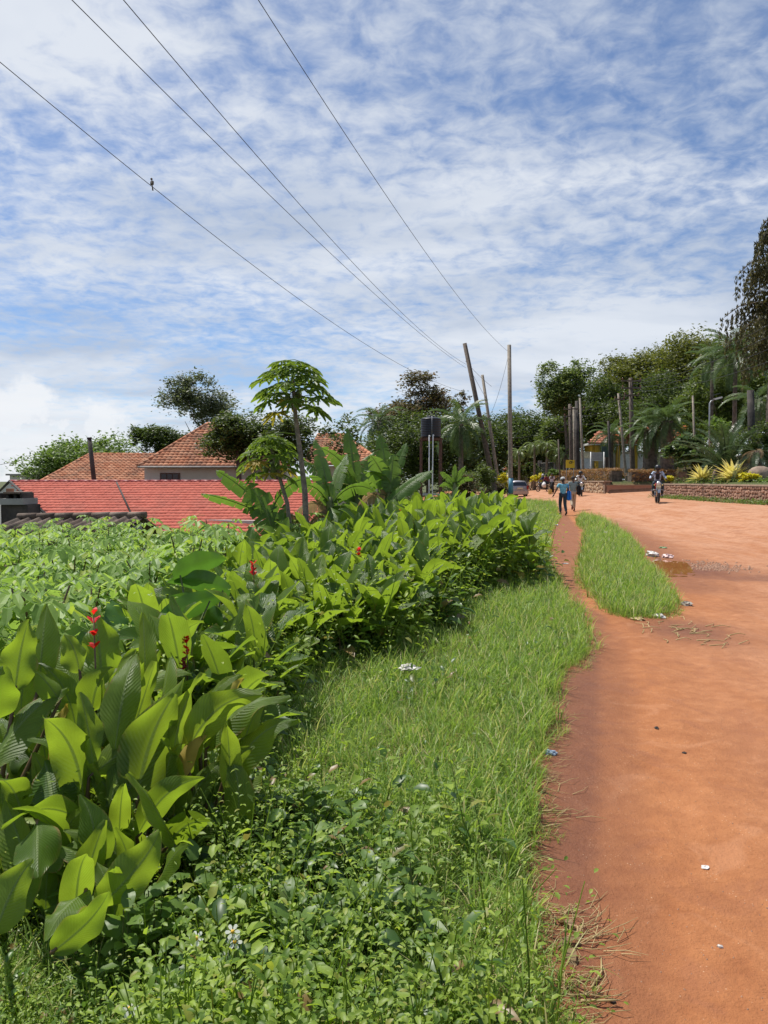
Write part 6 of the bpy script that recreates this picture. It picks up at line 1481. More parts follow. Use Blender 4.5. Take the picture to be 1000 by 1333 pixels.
for k, (xo, z1) in enumerate(((-.13, .08), (.06, .12))):
    e2 = empty('water_pipe', (x0 + xo, 41.38, g), 'white plastic pipe down from the tank, %s one of the pair' % ('left' if k == 0 else 'right'), 'pipe')
    MB().tube([(0, 0, 0), (0, 0, H_ * .5), (.02 * k, 0, H_ + z1), (.02 * k + .05, .04, H_ + z1 + .05)], .035, 8).build('pipe_run', M['pvc'], e2); MB().ball((.02 * k + .02, .01, H_ + z1 + .03), .055, 8, 6).build('elbow', M['pvc'], e2)

# ------------------------------------------------------------------ fence, gatehouse, sign boards
e = empty('columned_fence', (P(715, 610, 88).x, 88, 1.4), 'grey fence of pale concrete columns with dark infill behind the foxtail palms', 'fence')
cols = [(693, 600, 617), (703, 599.5, 617), (713, 598.5, 618), (724, 597.5, 618), (736, 596, 619)]
pr = None
for i, (px, t_, b_) in enumerate(cols):
    d = 92 - i * 3.0; a = P(px, t_, d); c = P(px, b_ + 6, d); MB().box((a.x, d, (a.z + c.z) / 2), (.42, .42, a.z - c.z), bev=.03).build('column', M['concrete'], e, True)
    if pr:
        for k in range(3):
            z_ = a.z - .35 - k * .6; v0 = Vector((pr.x, pr.y, z_)); v1 = Vector((a.x, d, z_)); MB().tube([v0, v1], .06, 6).build('rail', M['concrete'] if k == 0 else M['soot'], e, True)
        v = [(pr.x, pr.y + .1, a.z - .3), (a.x, d + .1, a.z - .3), (a.x, d + .1, c.z), (pr.x, pr.y + .1, c.z)]
        slab('infill_panel', v, .06, M['window_dark'], e)
    pr = Vector((a.x, d, 0))
def gbox(mb, x0, x1, y0, y1, d, th, **k): return pbox(mb, x0, x1, y0, y1, d, th, **k)
g1 = empty('gatehouse', (P(800, 610, 78).x, 78, 1.8), 'cream gatehouse and boundary wall with yellow pillars and orange tiled roof', 'building')
gbox(MB(), 753, 905, 588, 616, 80, .4).build('wall', M['cream_wall'], g1, True)
for x0_ in (775, 803, 826, 850, 872, 893): gbox(MB(), x0_, x0_ + 4.5, 580, 616, 79.4, .5).build('pillar', M['yellow_paint'], g1, True)
gbox(MB(), 786, 797, 590, 611, 79.55, .15).build('gate', M['brown_wood'], g1, True)
gbox(MB(), 771, 800, 577, 588, 79.8, 3).build('lintel', M['yellow_paint'], g1, True)
gbox(MB(), 753, 771, 597, 611, 79.6, .2).build('white_panel', M['pvc'], g1, True)
gbox(MB(), 806, 822, 591, 610, 79.6, .2).build('white_panel', M['pvc'], g1, True)
gbox(MB(), 829, 846, 591, 610, 79.6, .2).build('white_panel', M['pvc'], g1, True)
gbox(MB(), 750, 905, 610, 612, 79.2, .2).build('plinth_rail', M['concrete'], g1, True)
roof_face(g1, [(766, 577), (780, 560), (822, 560), (832, 577)], (780, 560, 82), (P(766, 577, 78.8).z, 78.8), .4, .5, M['orange_tile'], M['orange_tile'], .05, .05, 3)
gbox(MB(), 768, 830, 576.5, 579, 78.9, 3.6).build('eaves_board', M['pvc'], g1, True)
e = empty('orange_roofed_house', (P(680, 610, 100).x, 100, 0), 'low orange tiled roof showing behind the silver car and dark shrubs', 'house')
roof_face(e, [(655, 612), (668, 599), (712, 596), (722, 608)], (680, 598, 104), (P(680, 613, 99).z, 99), .45, .55, M['orange_tile'], M['orange_tile'], .05, .05, 3)
a, b_ = P(664, 611, 101.5), P(716, 611, 101.5); MB().box(((a.x + b_.x) / 2, 103, (a.z - 1) / 2), (b_.x - a.x, 2.6, a.z + 1)).build('wall', M['cream_wall'], e, True)
# orange blossom clumps beside the gatehouse
for i, (px, py, d, lab) in enumerate(((806, 563, 72, 'orange flowering shrub top above the gatehouse roof'), (846, 562, 62, 'small orange blossom clump on the left date palm'), (880, 562, 62, 'small orange blossom clump between the date palms'))):
    p = P(px, py, d); c_ = [tuple(p + Vector((rnd.uniform(-.7, .7), rnd.uniform(-.4, .4), rnd.uniform(-.5, .5)))) for _ in range(7)]
    e = empty('flowering_shrub', (p.x, d + .3, H(p.x, d)), lab, 'flowering shrub'); leaf_cloud('blossom', c_, [.3] * 7, 20, .16, TREE['orange'], e, i); MB().tube([(p.x, d + .3, H(p.x, d)), tuple(p)], [.05, .02], 6).build('stem', M['bark'], e, True)
# yellow sign with a dark swirl
ysign = simple('yellow_sign_face', (.62, .47, .02), .6, var=.05); gsign = simple('pale_sign_face', (.42, .47, .47), .5, var=.12, scale=2)
c = P(742.5, 604, 67); g = H(c.x, 67); e = empty('yellow_sign', (c.x, 67, g), 'yellow sign board with a dark swirl on two posts under the pole cluster', 'sign')
MB().box((0, 0, c.z - g), (.78, .05, .72)).build('board', ysign, e)
for s in (-.32, .32): MB().tube([(s, .04, -.1), (s, .04, c.z - g + .36)], .03, 6).build('post', M['metal_grey'], e)
MB().tube([(.05 + .2 * math.cos(a) * (1 - a / 12), -.035, c.z - g + .12 + .13 * math.sin(a) * (1 - a / 12)) for a in np.linspace(0, 8, 22)], .028, 5).build('swirl', M['soot'], e)
c = P(777, 594.5, 63); g = H(c.x, 63); e = empty('sign_board', (c.x, 63, g), 'weathered pale blue grey sign board on two white posts before the gatehouse', 'sign')
MB().box((0, 0, c.z - g), (.95, .06, .72)).build('board', gsign, e); MB().box((0, -.034, c.z - g), (.84, .004, .60)).build('faded_panel', M['metal_grey'], e)
for s in (-.5, .62): MB().tube([(s, .05, -.1), (s, .05, c.z - g + .4)], .045, 8).build('post', M['pvc'], e)
c = P(788, 588, 65); g = H(c.x, 65); e = empty('dark_sign_board', (c.x, 65, g), 'dark green board on a single post right of the pale sign board', 'sign')
MB().box((0, 0, c.z - g), (.62, .06, .95)).build('board', simple('dark_board', (.04, .07, .06), .6), e); MB().tube([(0, .05, -.1), (0, .05, c.z - g)], .05, 8).build('post', M['wood_pale'], e)

# ------------------------------------------------------------------ silver car seen from behind
silver = simple('silver_paint', (.42, .39, .40), .3, .6, var=.05); tyre = simple('tyre_rubber', (.02, .019, .018), .85); lamp_r = simple('red_tail_lamp', (.35, .02, .015), .2)
glass_dark = simple('tinted_glass', (.02, .025, .03), .08, spec=.8); chrome = simple('chrome', (.6, .6, .6), .15, 1.0); plate = simple('number_plate', (.65, .60, .40), .5, var=.03)
cx_, cyy = P(677, 640, 66).x, 66; g = H(cx_, cyy)
car = empty('parked_car', (cx_, cyy, g + .01), 'silver estate car on the road seen from behind beside the upright pole', 'car', rz=R(8))
# sections along Y (0 = tail, 4.3 = nose): half width, belt height, roof height, roof half width
sec = [(0.0, .70, .50, .52, .62), (.06, .80, .95, 1.00, .66), (.22, .83, .98, 1.36, .60), (.55, .84, .97, 1.46, .60), (1.5, .85, .96, 1.49, .62), (2.5, .85, .95, 1.44, .60), (3.15, .84, .93, 1.10, .62), (3.5, .82, .90, .94, .66), (4.1, .76, .76, .80, .60), (4.3, .62, .55, .58, .50)]
V = []; Fc = []
for y, w_, hb, ht, wr in sec:
    V += [(-w_ * .92, y, .22), (-w_, y, .45), (-w_, y, hb * .8), (-w_ * .98, y, hb), (-wr, y, ht), (0, y, ht + .02), (wr, y, ht), (w_ * .98, y, hb), (w_, y, hb * .8), (w_, y, .45), (w_ * .92, y, .22)]
n_ = 11
for i in range(len(sec) - 1): Fc += [(i * n_ + k, (i + 1) * n_ + k, (i + 1) * n_ + (k + 1) % n_, i * n_ + (k + 1) % n_) for k in range(n_)]
Fc += [tuple(range(n_)), tuple((len(sec) - 1) * n_ + k for k in range(n_ - 1, -1, -1))]
mb = MB(); mb.add(V, Fc, True); mb.build('body', silver, car)
MB().add([(-.66, .045, 1.02), (.66, .045, 1.02), (.56, .19, 1.36), (-.56, .19, 1.36)], [(0, 1, 2, 3)]).build('rear_window', glass_dark, car)
for s in (-1, 1):
    MB().add([(s * .845, .5, 1.0), (s * .865, 2.6, .98), (s * .66, 2.5, 1.40), (s * .655, .6, 1.42)], [(0, 1, 2, 3)]).build('side_window', glass_dark, car)
    MB().box((s * .72, .03, .86), (.15, .10, .34), bev=.02).build('tail_light', lamp_r, car)
    MB().box((s * .95, 3.0, 1.02), (.16, .1, .12), bev=.02).build('wing_mirror', silver, car)
    for y in (.75, 3.35):
        wh = MB().lathe([(.20, -.10), (.31, -.10), (.325, -.05), (.325, .05), (.31, .10), (.20, .10)], (s * .76, y, .315), 22, 'x').build('wheel', tyre, car); MB().lathe([(0, -.09), (.20, -.09), (.20, .09), (0, .09)], (s * .76, y, .315), 18, 'x').build('rim', chrome, wh)
MB().box((0, -.03, .42), (1.56, .20, .26), bev=.05).build('bumper', silver, car); MB().box((0, -.04, .80), (.5, .03, .13)).build('number_plate', plate, car)
MB().box((0, -.02, .66), (.9, .05, .04)).build('trim_strip', chrome, car); MB().tube([(.45, -.1, .2), (.45, .4, .22)], .03, 8).build('exhaust', chrome, car)

# ------------------------------------------------------------------ people
skin = simple('dark_skin', (.085, .045, .028), .5, var=.08, scale=12)
def cloth(name, c, var=.12): return simple(name, c, .85, var=var, scale=18, bump=.25, bscale=30)
def skin_obj(name, pts, edges, rad, m, parent, root=0, sub=2):
    me = bpy.data.meshes.new(name); me.from_pydata([tuple(p) for p in pts], edges, []); o = link(name, me, m, parent)
    md = o.modifiers.new('skin', 'SKIN'); md.use_smooth_shade = True
    for i, v in enumerate(me.skin_vertices[0].data): v.radius = rad[i] if isinstance(rad[i], tuple) else (rad[i], rad[i]); v.use_root = (i == root)
    s = o.modifiers.new('sub', 'SUBSURF'); s.levels = sub; s.render_levels = sub; return o
def hand(parent, wrist, dirv, side, m, curl=.5):
    """palm, four unequal fingers with knuckle bends and a thumb from the side"""
    d = Vector(dirv).normalized(); up = Vector((side, 0, 0)); s = d.cross(Vector((1, 0, 0))); s = s.normalized() if s.length > .1 else Vector((0, 1, 0)); n = d.cross(s).normalized() * (-side if side else 1)
    w_ = Vector(wrist); mb = MB(); mb.tube([w_, w_ + d * .03, w_ + d * .085], [.022, .034, .034], 8)
    for k, ln in enumerate((.065, .075, .070, .055)):
        o = w_ + d * .082 + s * (.013 * (k - 1.5) * 1.5); q = o + d * ln * .5 + n * curl * .012; t_ = q + (d * (1 - curl) + n * curl).normalized() * ln * .5; mb.tube([o, q, t_], [.0085, .008, .0065], 6)
    o = w_ + d * .03 + s * .03; mb.tube([o, o + (s + d).normalized() * .032, o + (s * .4 + d).normalized() * .06], [.011, .009, .008], 6)
    mb.build('hand', m, parent)
def person(name, loc, rz, label, J, shirt, trousers, shoe, hat=None, hair=True, group=None, scale=1.0, shorts=False, sleeve='short', helmet=None, female=False, face=True):
    e = empty(name, loc, label, 'person', group, rz); e.scale = (scale,) * 3
    j = dict(pelvis=(0, 0, .95), waist=(0, 0, 1.10), chest=(0, .01, 1.30), neck=(0, 0, 1.46), head=(0, .015, 1.60), crown=(0, .01, 1.68),
             sL=(-.18, 0, 1.40), eL=(-.22, -.02, 1.12), wL=(-.22, .06, .87), sR=(.18, 0, 1.40), eR=(.22, -.02, 1.12), wR=(.22, .06, .87),
             hL=(-.09, 0, .92), kL=(-.10, .02, .50), aL=(-.10, -.02, .09), tL=(-.11, .13, .03), hR=(.09, 0, .92), kR=(.10, .02, .50), aR=(.10, -.02, .09), tR=(.11, .13, .03)); j.update(J)
    j = {k: Vector(v) for k, v in j.items()}
    names = ['pelvis', 'waist', 'chest', 'neck', 'head', 'crown', 'sL', 'eL', 'wL', 'sR', 'eR', 'wR', 'hL', 'kL', 'aL', 'hR', 'kR', 'aR']
    rad = dict(pelvis=(.13, .10), waist=(.12, .09), chest=(.145, .105), neck=(.052, .052), head=(.078, .092), crown=(.062, .07), sL=.058, sR=.058, eL=.04, eR=.04, wL=.026, wR=.026, hL=.085, hR=.085, kL=.055, kR=.055, aL=.036, aR=.036)
    idx_ = {n: i for i, n in enumerate(names)}; ed_ = [('pelvis', 'waist'), ('waist', 'chest'), ('chest', 'neck'), ('neck', 'head'), ('head', 'crown'), ('chest', 'sL'), ('sL', 'eL'), ('eL', 'wL'), ('chest', 'sR'), ('sR', 'eR'), ('eR', 'wR'), ('pelvis', 'hL'), ('hL', 'kL'), ('kL', 'aL'), ('pelvis', 'hR'), ('hR', 'kR'), ('kR', 'aR')]
    skin_obj('body', [j[n] for n in names], [(idx_[a], idx_[b_]) for a, b_ in ed_], [rad[n] for n in names], skin, e)
    mid = lambda a, b_, t: j[a].lerp(j[b_], t)
    sl = .55 if sleeve == 'short' else None
    pts_ = [mid('pelvis', 'waist', -.35), j['waist'], j['chest'], mid('chest', 'neck', .55), j['sL'], j['sR']]; r_s = [(.155, .125), (.145, .115), (.165, .125), (.075, .07), .072, .072]; es = [(0, 1), (1, 2), (2, 3), (2, 4), (2, 5)]
    for s in 'LR':
        k = len(pts_); src = 4 if s == 'L' else 5
        if sl: pts_.append(mid('s' + s, 'e' + s, .72)); r_s.append(.062); es.append((src, k))
        else: pts_ += [j['e' + s], mid('e' + s, 'w' + s, .88)]; r_s += [.056, .044]; es += [(src, k), (k, k + 1)]
    skin_obj('shirt', pts_, es, r_s, shirt, e)
    pts_ = [mid('pelvis', 'waist', .1), j['hL'], j['hR']]; r_s = [(.14, .115), .105, .105]; es = [(0, 1), (0, 2)]
    for i, s in ((1, 'L'), (2, 'R')):
        k = len(pts_); pts_ += [j['k' + s]] + ([] if shorts else [mid('k' + s, 'a' + s, .9)]); r_s += [.078] + ([] if shorts else [.06]); es += [(i, k)] + ([] if shorts else [(k, k + 1)])
    skin_obj('trousers', pts_, es, r_s, trousers, e)
    for s in 'LR':
        a, t_ = j['a' + s], j['t' + s]; dr = (t_ - a); mb = MB(); mb.tube([a + Vector((0, 0, .02)) - dr * .25, a - Vector((0, 0, .035)), a.lerp(t_, .6) - Vector((0, 0, .012)), t_], [.035, .045, .045, .03], 8); mb.build('shoe', shoe, e)
        w_ = j['w' + s]; hand(e, w_, (w_ - j['e' + s]), -1 if s == 'L' else 1, skin)
    hc = j['head']
    if hair: MB().ball(hc + Vector((0, -.018, .035)), (.092, .098, .092), 14, 9).build('hair', M['soot'], e)
    mb = MB(); mb.ball(hc + Vector((0, .10, -.005)), (.016, .022, .022), 8, 6)
    for s in (-1, 1): mb.ball(hc + Vector((s * .088, 0, 0)), (.012, .022, .032), 8, 6)
    mb.build('nose_and_ears', skin, e)
    for s in (-1, 1): MB().ball(hc + Vector((s * .032, .082, .02)), .012, 8, 6).build('eye', M['pvc'], e)
    MB().ball(hc + Vector((0, .090, -.045)), (.025, .01, .008), 8, 5).build('mouth', M['rust'], e)
    if hat: 
        mb = MB(); mb.lathe([(.106, 0), (.108, .03), (.095, .08), (.05, .112), (0, .118)], hc + Vector((0, -.005, .03)), 16); mb.box(hc + Vector((0, .13, .035)), (.15, .12, .015), rot=rotm(x=-.15)); mb.build('cap', hat, e)
    if helmet: MB().ball(hc + Vector((0, -.01, .03)), (.135, .15, .14), 16, 10).build('helmet', helmet, e)
    return e
blue_shirt = cloth('pale_blue_shirt', (.16, .46, .60), .3); navy = cloth('dark_trousers', (.03, .045, .06)); grey_shirt = cloth('grey_green_shirt', (.20, .27, .26)); khaki = cloth('khaki_trousers', (.42, .33, .23)); shoe_b = simple('dark_shoe', (.03, .025, .02), .6); shoe_r = simple('brown_shoe', (.12, .04, .025), .6)
blue_bag = cloth('bright_blue_bag', (.03, .22, .72)); white_cl = cloth('white_cloth', (.7, .7, .68)); black_cl = cloth('black_cloth', (.015, .015, .018)); check_cl = cloth('blue_white_shirt', (.42, .50, .62), .4); red_cl = cloth('dark_red_cloth', (.2, .03, .03))
def at_ground(px, d): x = P(px, 640, d).x; return Vector((x, d, H(x, d) + .005))
p1 = at_ground(733, 33.5)
walk1 = dict(sL=(-.19, 0, 1.41), eL=(-.30, -.02, 1.17), wL=(-.37, .12, .95), sR=(.19, 0, 1.41), eR=(.25, -.05, 1.15), wR=(.25, .10, .98), hL=(-.09, 0, .92), kL=(-.08, .16, .52), aL=(-.07, .10, .10), tL=(-.07, .25, .06), hR=(.09, 0, .92), kR=(.09, -.02, .50), aR=(.08, -.26, .14), tR=(.08, -.14, .03), head=(.0, .03, 1.60))
person('person', p1, 0.08, 'man in pale cap and light blue shirt walking away with blue bag', walk1, blue_shirt, navy, shoe_b, hat=cloth('pale_cap', (.5, .5, .48)))
e = empty('shoulder_bag', p1 + Vector((.27, .02, .98)), 'bright blue cloth bag hanging at the capped walker\'s right side', 'bag')
mb = MB(); mb.box((0, 0, -.08), (.22, .30, .46), bev=.07, taper=.8); mb.build('bag_body', blue_bag, e); MB().tube([(0, .08, .12), (-.06, .04, .40), (-.10, -.02, .45), (-.05, -.10, .38), (0, -.08, .12)], .014, 6).build('strap', blue_bag, e)
p2 = at_ground(746, 36)
walk2 = dict(kL=(-.08, -.05, .50), aL=(-.09, -.32, .24), tL=(-.09, -.28, .10), kR=(.09, .12, .50), aR=(.09, .10, .09), tR=(.09, .24, .04), eL=(-.25, .0, 1.14), wL=(-.26, .12, .92), eR=(.25, -.04, 1.14), wR=(.27, .1, .95))
person('person', p2, -.05, 'man in grey green shirt and khaki trousers walking away beside the capped man', walk2, grey_shirt, khaki, shoe_r)
e = empty('backpack', p2 + Vector((.27, -.05, 1.08)), 'black bag carried at the khaki trousered walker\'s right side', 'bag')
MB().box((0, 0, -.05), (.20, .30, .46), bev=.06).build('bag_body', black_cl, e); MB().tube([(0, .1, .15), (-.08, .06, .34), (-.08, -.04, .34), (0, -.08, .15)], .014, 6).build('strap', black_cl, e)
# standing pair by the far wall
p3 = at_ground(718.5, 62)
person('person', p3, 2.6, 'person in pale top and long black skirt standing by the far wall', {}, cloth('pale_top', (.5, .48, .55)), black_cl, shoe_b)
MB().tube([(0, 0, .12), (0, 0, .6), (0, 0, 1.0)], [.2, .17, .13], 14).build('skirt', black_cl, bpy.data.objects[-1] if False else [o for o in C.objects if o.get('category') == 'person'][-1])
e = empty('yellow_jerrycan', at_ground(716.2, 61.5), 'yellow jerrycan standing on the ground by the dark skirted person', 'jerrycan'); jc = simple('yellow_plastic', (.62, .45, .12), .5)
MB().box((0, 0, .2), (.28, .18, .38), bev=.04).build('body', jc, e); MB().tube([(-.08, 0, .38), (-.08, 0, .44), (.05, 0, .44), (.08, 0, .38)], .018, 6).build('handle', jc, e); MB().tube([(.1, 0, .38), (.1, 0, .43)], .03, 8).build('cap', M['rust'], e)

# ------------------------------------------------------------------ motorbikes (front faces +Y)
frame_m = simple('bike_frame_black', (.02, .02, .022), .4, .3); red_p = simple('bike_red_paint', (.30, .02, .02), .3)
def motorbike(loc, rz, label, tank_m, seed=0):
    e = empty('motorcycle', loc, label, 'motorcycle', None, rz)
    for y in (-.64, .64):
        V_ = MB(); n1, n2 = 26, 8
        vv = []; ff = []
        for i in range(n1):
            a = 2 * math.pi * i / n1
            for k in range(n2):
                b_ = 2 * math.pi * k / n2; r_ = .27 + .048 * math.cos(b_); vv.append((.045 * math.sin(b_), y + r_ * math.cos(a), .32 + r_ * math.sin(a)))
        for i in range(n1):
            for k in range(n2): ff.append((i * n2 + k, ((i + 1) % n1) * n2 + k, ((i + 1) % n1) * n2 + (k + 1) % n2, i * n2 + (k + 1) % n2))
        V_.add(vv, ff, True); wh = V_.build('wheel', tyre, e)
        sp = MB(); sp.lathe([(.035, -.06), (.035, .06)], (0, y, .32), 10, 'x')
        for k in range(12): a = k * math.pi / 6; sp.tube([(0, y, .32), (0, y + .24 * math.cos(a), .32 + .24 * math.sin(a))], .004, 4, False)
        sp.build('spokes', chrome, wh); MB().lathe([(.235, -.03), (.25, -.03), (.25, .03), (.235, .03), (.235, -.03)], (0, y, .32), 24, 'x').build('rim', chrome, wh)
    mb = MB()
    for s in (-1, 1): mb.tube([(s * .075, .64, .32), (s * .075, .50, .72), (s * .07, .44, .92)], .02, 8)
    mb.build('fork', chrome, e)
    MB().add([(s * w_, y, z) for y, z in ((.36, .42), (.44, .60), (.64, .68), (.84, .60), (.94, .46)) for s, w_ in ((-1, .06), (1, .06))], [(0, 1, 3, 2), (2, 3, 5, 4), (4, 5, 7, 6), (6, 7, 9, 8)]).build('mudguard', chrome, e)
    MB().tube([(-.36, .30, 1.04), (-.22, .40, 1.02), (-.08, .44, .94), (.08, .44, .94), (.22, .40, 1.02), (.36, .30, 1.04)], .014, 8).build('handlebar', frame_m, e)
    hl = MB().ball((0, .52, .88), (.10, .07, .10), 14, 9).build('headlight', chrome, e); MB().ball((0, .575, .88), (.075, .03, .075), 12, 8).build('lens', M['pvc'], hl)
    for s in (-1, 1):
        MB().tube([(s * .24, .38, 1.03), (s * .30, .40, 1.22)], .006, 5).build('mirror_stalk', frame_m, e); MB().box((s * .31, .40, 1.26), (.12, .02, .08), bev=.01).build('mirror', frame_m, e); MB().ball((s * .17, .50, .80), .03, 8, 6).build('indicator', jc, e)
    MB().ball((0, .12, .80), (.14, .28, .13), 16, 10).build('fuel_tank', tank_m, e)
    MB().box((0, -.38, .80), (.27, .72, .10), bev=.04, taper=.9).build('seat', frame_m, e)
    mb = MB(); mb.tube([(0, .42, .84), (0, .30, .45), (0, -.10, .32), (0, -.40, .40)], .025, 8)
    for s in (-1, 1): mb.tube([(s * .10, .0, .72), (s * .11, -.45, .70), (s * .11, -.82, .78)], .016, 6); mb.tube([(s * .10, -.64, .32), (s * .11, -.45, .68)], .018, 6); mb.tube([(s * .09, -.64, .32), (s * .09, -.05, .34)], .02, 6)
    mb.build('frame', frame_m, e)
    mb = MB(); mb.box((0, .06, .40), (.24, .32, .26), bev=.05); mb.lathe([(.11, -.15), (.12, 0), (.11, .15)], (0, -.02, .40), 14, 'x'); 
    for k in range(5): mb.box((0, .16, .50 + k * .03), (.20, .20, .012))
    mb.build('engine', M['metal_grey'], e)
    MB().tube([(.10, .2, .45), (.13, .22, .28), (.15, -.2, .26), (.17, -.85, .36)], [.02, .022, .035, .045], 8).build('exhaust', chrome, e)
    MB().tube([(-.30, .30, .40), (-.30, .34, .56), (-.10, .36, .60), (.10, .36, .60), (.30, .34, .56), (.30, .30, .40), (.05, .30, .28), (-.05, .30, .28), (-.30, .30, .40)], .014, 6).build('crash_bar', chrome, e)
    MB().box((0, -.90, .66), (.16, .03, .12), bev=.01).build('tail_light', lamp_r, e); MB().box((0, .62, .74), (.20, .012, .10)).build('number_plate', plate, e)
    return e
seat_J = dict(pelvis=(0, -.18, .92), waist=(0, -.14, 1.07), chest=(0, -.06, 1.27), neck=(0, -.01, 1.42), head=(0, .03, 1.55), crown=(0, .03, 1.63), sL=(-.18, -.04, 1.37), eL=(-.31, .06, 1.15), wL=(-.33, .26, 1.08), sR=(.18, -.04, 1.37), eR=(.31, .06, 1.15), wR=(.33, .26, 1.08),
              hL=(-.10, -.16, .89), kL=(-.20, .22, .78), aL=(-.19, .05, .36), tL=(-.20, .20, .32), hR=(.10, -.16, .89), kR=(.20, .22, .78), aR=(.19, .05, .36), tR=(.20, .20, .32))
b1 = at_ground(856, 33.5)
motorbike(b1, R(164), 'red motorcycle coming towards the viewer on the right of the road', red_p)
person('person', b1, R(164), 'motorcyclist in pale blue shirt and black vest riding towards the viewer', seat_J, check_cl, navy, shoe_b, sleeve='long', helmet=M['black_plastic'])
e = empty('vest', (0, 0, 0)) if False else None
vst = [o for o in C.objects if o.get('category') == 'person'][-1]
skin_obj('vest', [(0, -.15, 1.02), (0, -.055, 1.27), (0, -.02, 1.36)], [(0, 1), (1, 2)], [(.13, .125), (.125, .135), (.08, .09)], black_cl, vst)
b2 = at_ground(707, 70)
motorbike(b2, R(35), 'dark motorcycle with two riders on the far road right of the silver car', frame_m, 1)
person('person', b2, R(35), 'rider in dark blue jacket steering the far motorcycle', seat_J, cloth('dark_blue_jacket', (.03, .05, .14)), navy, shoe_b, sleeve='long', helmet=simple('grey_helmet', (.35, .36, .4), .3))
J2 = {k: (v[0], v[1] - .42, v[2] + .03) for k, v in seat_J.items()}; J2.update(eL=(-.28, -.40, 1.16), wL=(-.24, -.2, 1.02), eR=(.28, -.40, 1.16), wR=(.24, -.2, 1.02))
person('person', b2, R(35), 'passenger in maroon top behind the rider of the far motorcycle', J2, red_cl, navy, shoe_b, sleeve='long')
e = empty('white_sack', b2 + rotm(z=R(35)) @ Vector((-.30, -.40, .62)), 'white sack slung on the left side of the far motorcycle', 'sack'); s_ = MB().ball((0, 0, .05), (.20, .34, .26), 14, 9).build('sack_cloth', white_cl, e); MB().tube([(0, 0, .30), (.02, 0, .36)], [.05, .07], 8).build('sack_neck', white_cl, e)
b3 = at_ground(755.5, 50)
motorbike(b3, R(172), 'motorcycle approaching, mostly hidden behind the two walkers', frame_m, 2)
person('person', b3, R(172), 'motorcyclist in white shirt half hidden behind the khaki trousered walker', seat_J, white_cl, navy, shoe_b, sleeve='long', helmet=M['black_plastic'])

# ------------------------------------------------------------------ litter, straw, stones
def crumple(name, px, py, w_, h_, m, label, cat='litter', seed=0, dz=.0, flat=.5):
    g_ = G(px, py); g_.z = surf(g_.x, g_.y); r = np.random.default_rng(seed); mb = MB(); mb.ball((0, 0, 0), (w_ / 2, w_ / 2.6, h_ / 2), 14, 8); v = np.array(mb.v); v = v * (1 + .45 * r.normal(0, .5, (len(v), 1))); v[:, 2] = np.maximum(v[:, 2], -h_ * .3)
    mb.v = [tuple(q) for q in v]; mb.sm = [False] * len(mb.sm); o = mb.build(name, m); o.location = g_ + Vector((0, 0, dz + h_ * .24)); o.rotation_euler = (0, 0, r.uniform(0, 6)); tag(o, label, cat); return o
poly_w = simple('dirty_white_plastic', (.62, .58, .54), .5, var=.2, scale=20)
poly_p = simple('pinkish_plastic', (.62, .45, .42), .5, var=.2, scale=20)
crumple('plastic_bag', 849, 723, .34, .14, poly_w, 'crumpled white plastic at the left rim of the puddle', seed=1)
crumple('plastic_bag', 869, 725, .30, .10, poly_p, 'crumpled pinkish plastic at the back rim of the puddle', seed=2)
crumple('plastic_wrapper', 863, 713, .20, .04, simple('green_wrapper', (.2, .3, .14), .5), 'flat greenish wrapper behind the puddle', seed=3)
crumple('paper_scrap', 857, 803, .13, .05, poly_w, 'white scrap under the tip of the grass island, right one', seed=4)
crumple('paper_scrap', 848, 800, .08, .05, poly_w, 'white scrap under the tip of the grass island, left one', seed=5)
crumple('paper_scrap', 830, 807, .16, .03, M['straw'], 'yellowish scrap at the front edge of the grass island', seed=6)
crumple('grey_stone', 894, 788, .14, .07, simple('pale_stone', (.36, .32, .27), .8), 'pale grey stone just right of the grass island tip', 'stone', seed=7)
crumple('plastic_wrapper', 716, 983, .07, .025, simple('blue_wrapper', (.25, .33, .45), .4), 'small bluish wrapper at the verge edge beside the path', seed=8)
crumple('plastic_bag', 532, 893, .14, .05, poly_w, 'crumpled white plastic lying in the mown grass', seed=9, dz=.09)
crumple('shoe', 724, 684, .2, .07, M['pvc'], 'pale worn object lying in the footpath before the walkers', seed=10)
crumple('paper_scrap', 736, 733, .14, .02, poly_w, 'pale flat scrap in the footpath beside the grass island', seed=11)
crumple('paper_scrap', 918, 1125, .035, .008, poly_w, 'tiny pale scrap alone on the open dirt in the foreground', seed=12)
crumple('clod', 855, 947, .035, .016, M['soot'], 'dark clod on the dirt, the left of two', 'stone', seed=13)
crumple('clod', 891, 978, .025, .012, M['soot'], 'dark clod on the dirt, the right of two', 'stone', seed=14)
crumple('clod', 797, 1306, .02, .016, M['soot'], 'dark clod near the lower edge of the path', 'stone', seed=15)
crumple('paper_scrap', 938, 1229, .018, .01, poly_w, 'minute white fleck on the dirt near the lower right', seed=16)
crumple('paper_scrap', 788, 700, .12, .03, poly_w, 'pale scrap in the grass of the island behind the walkers\' path', seed=17, dz=.12)
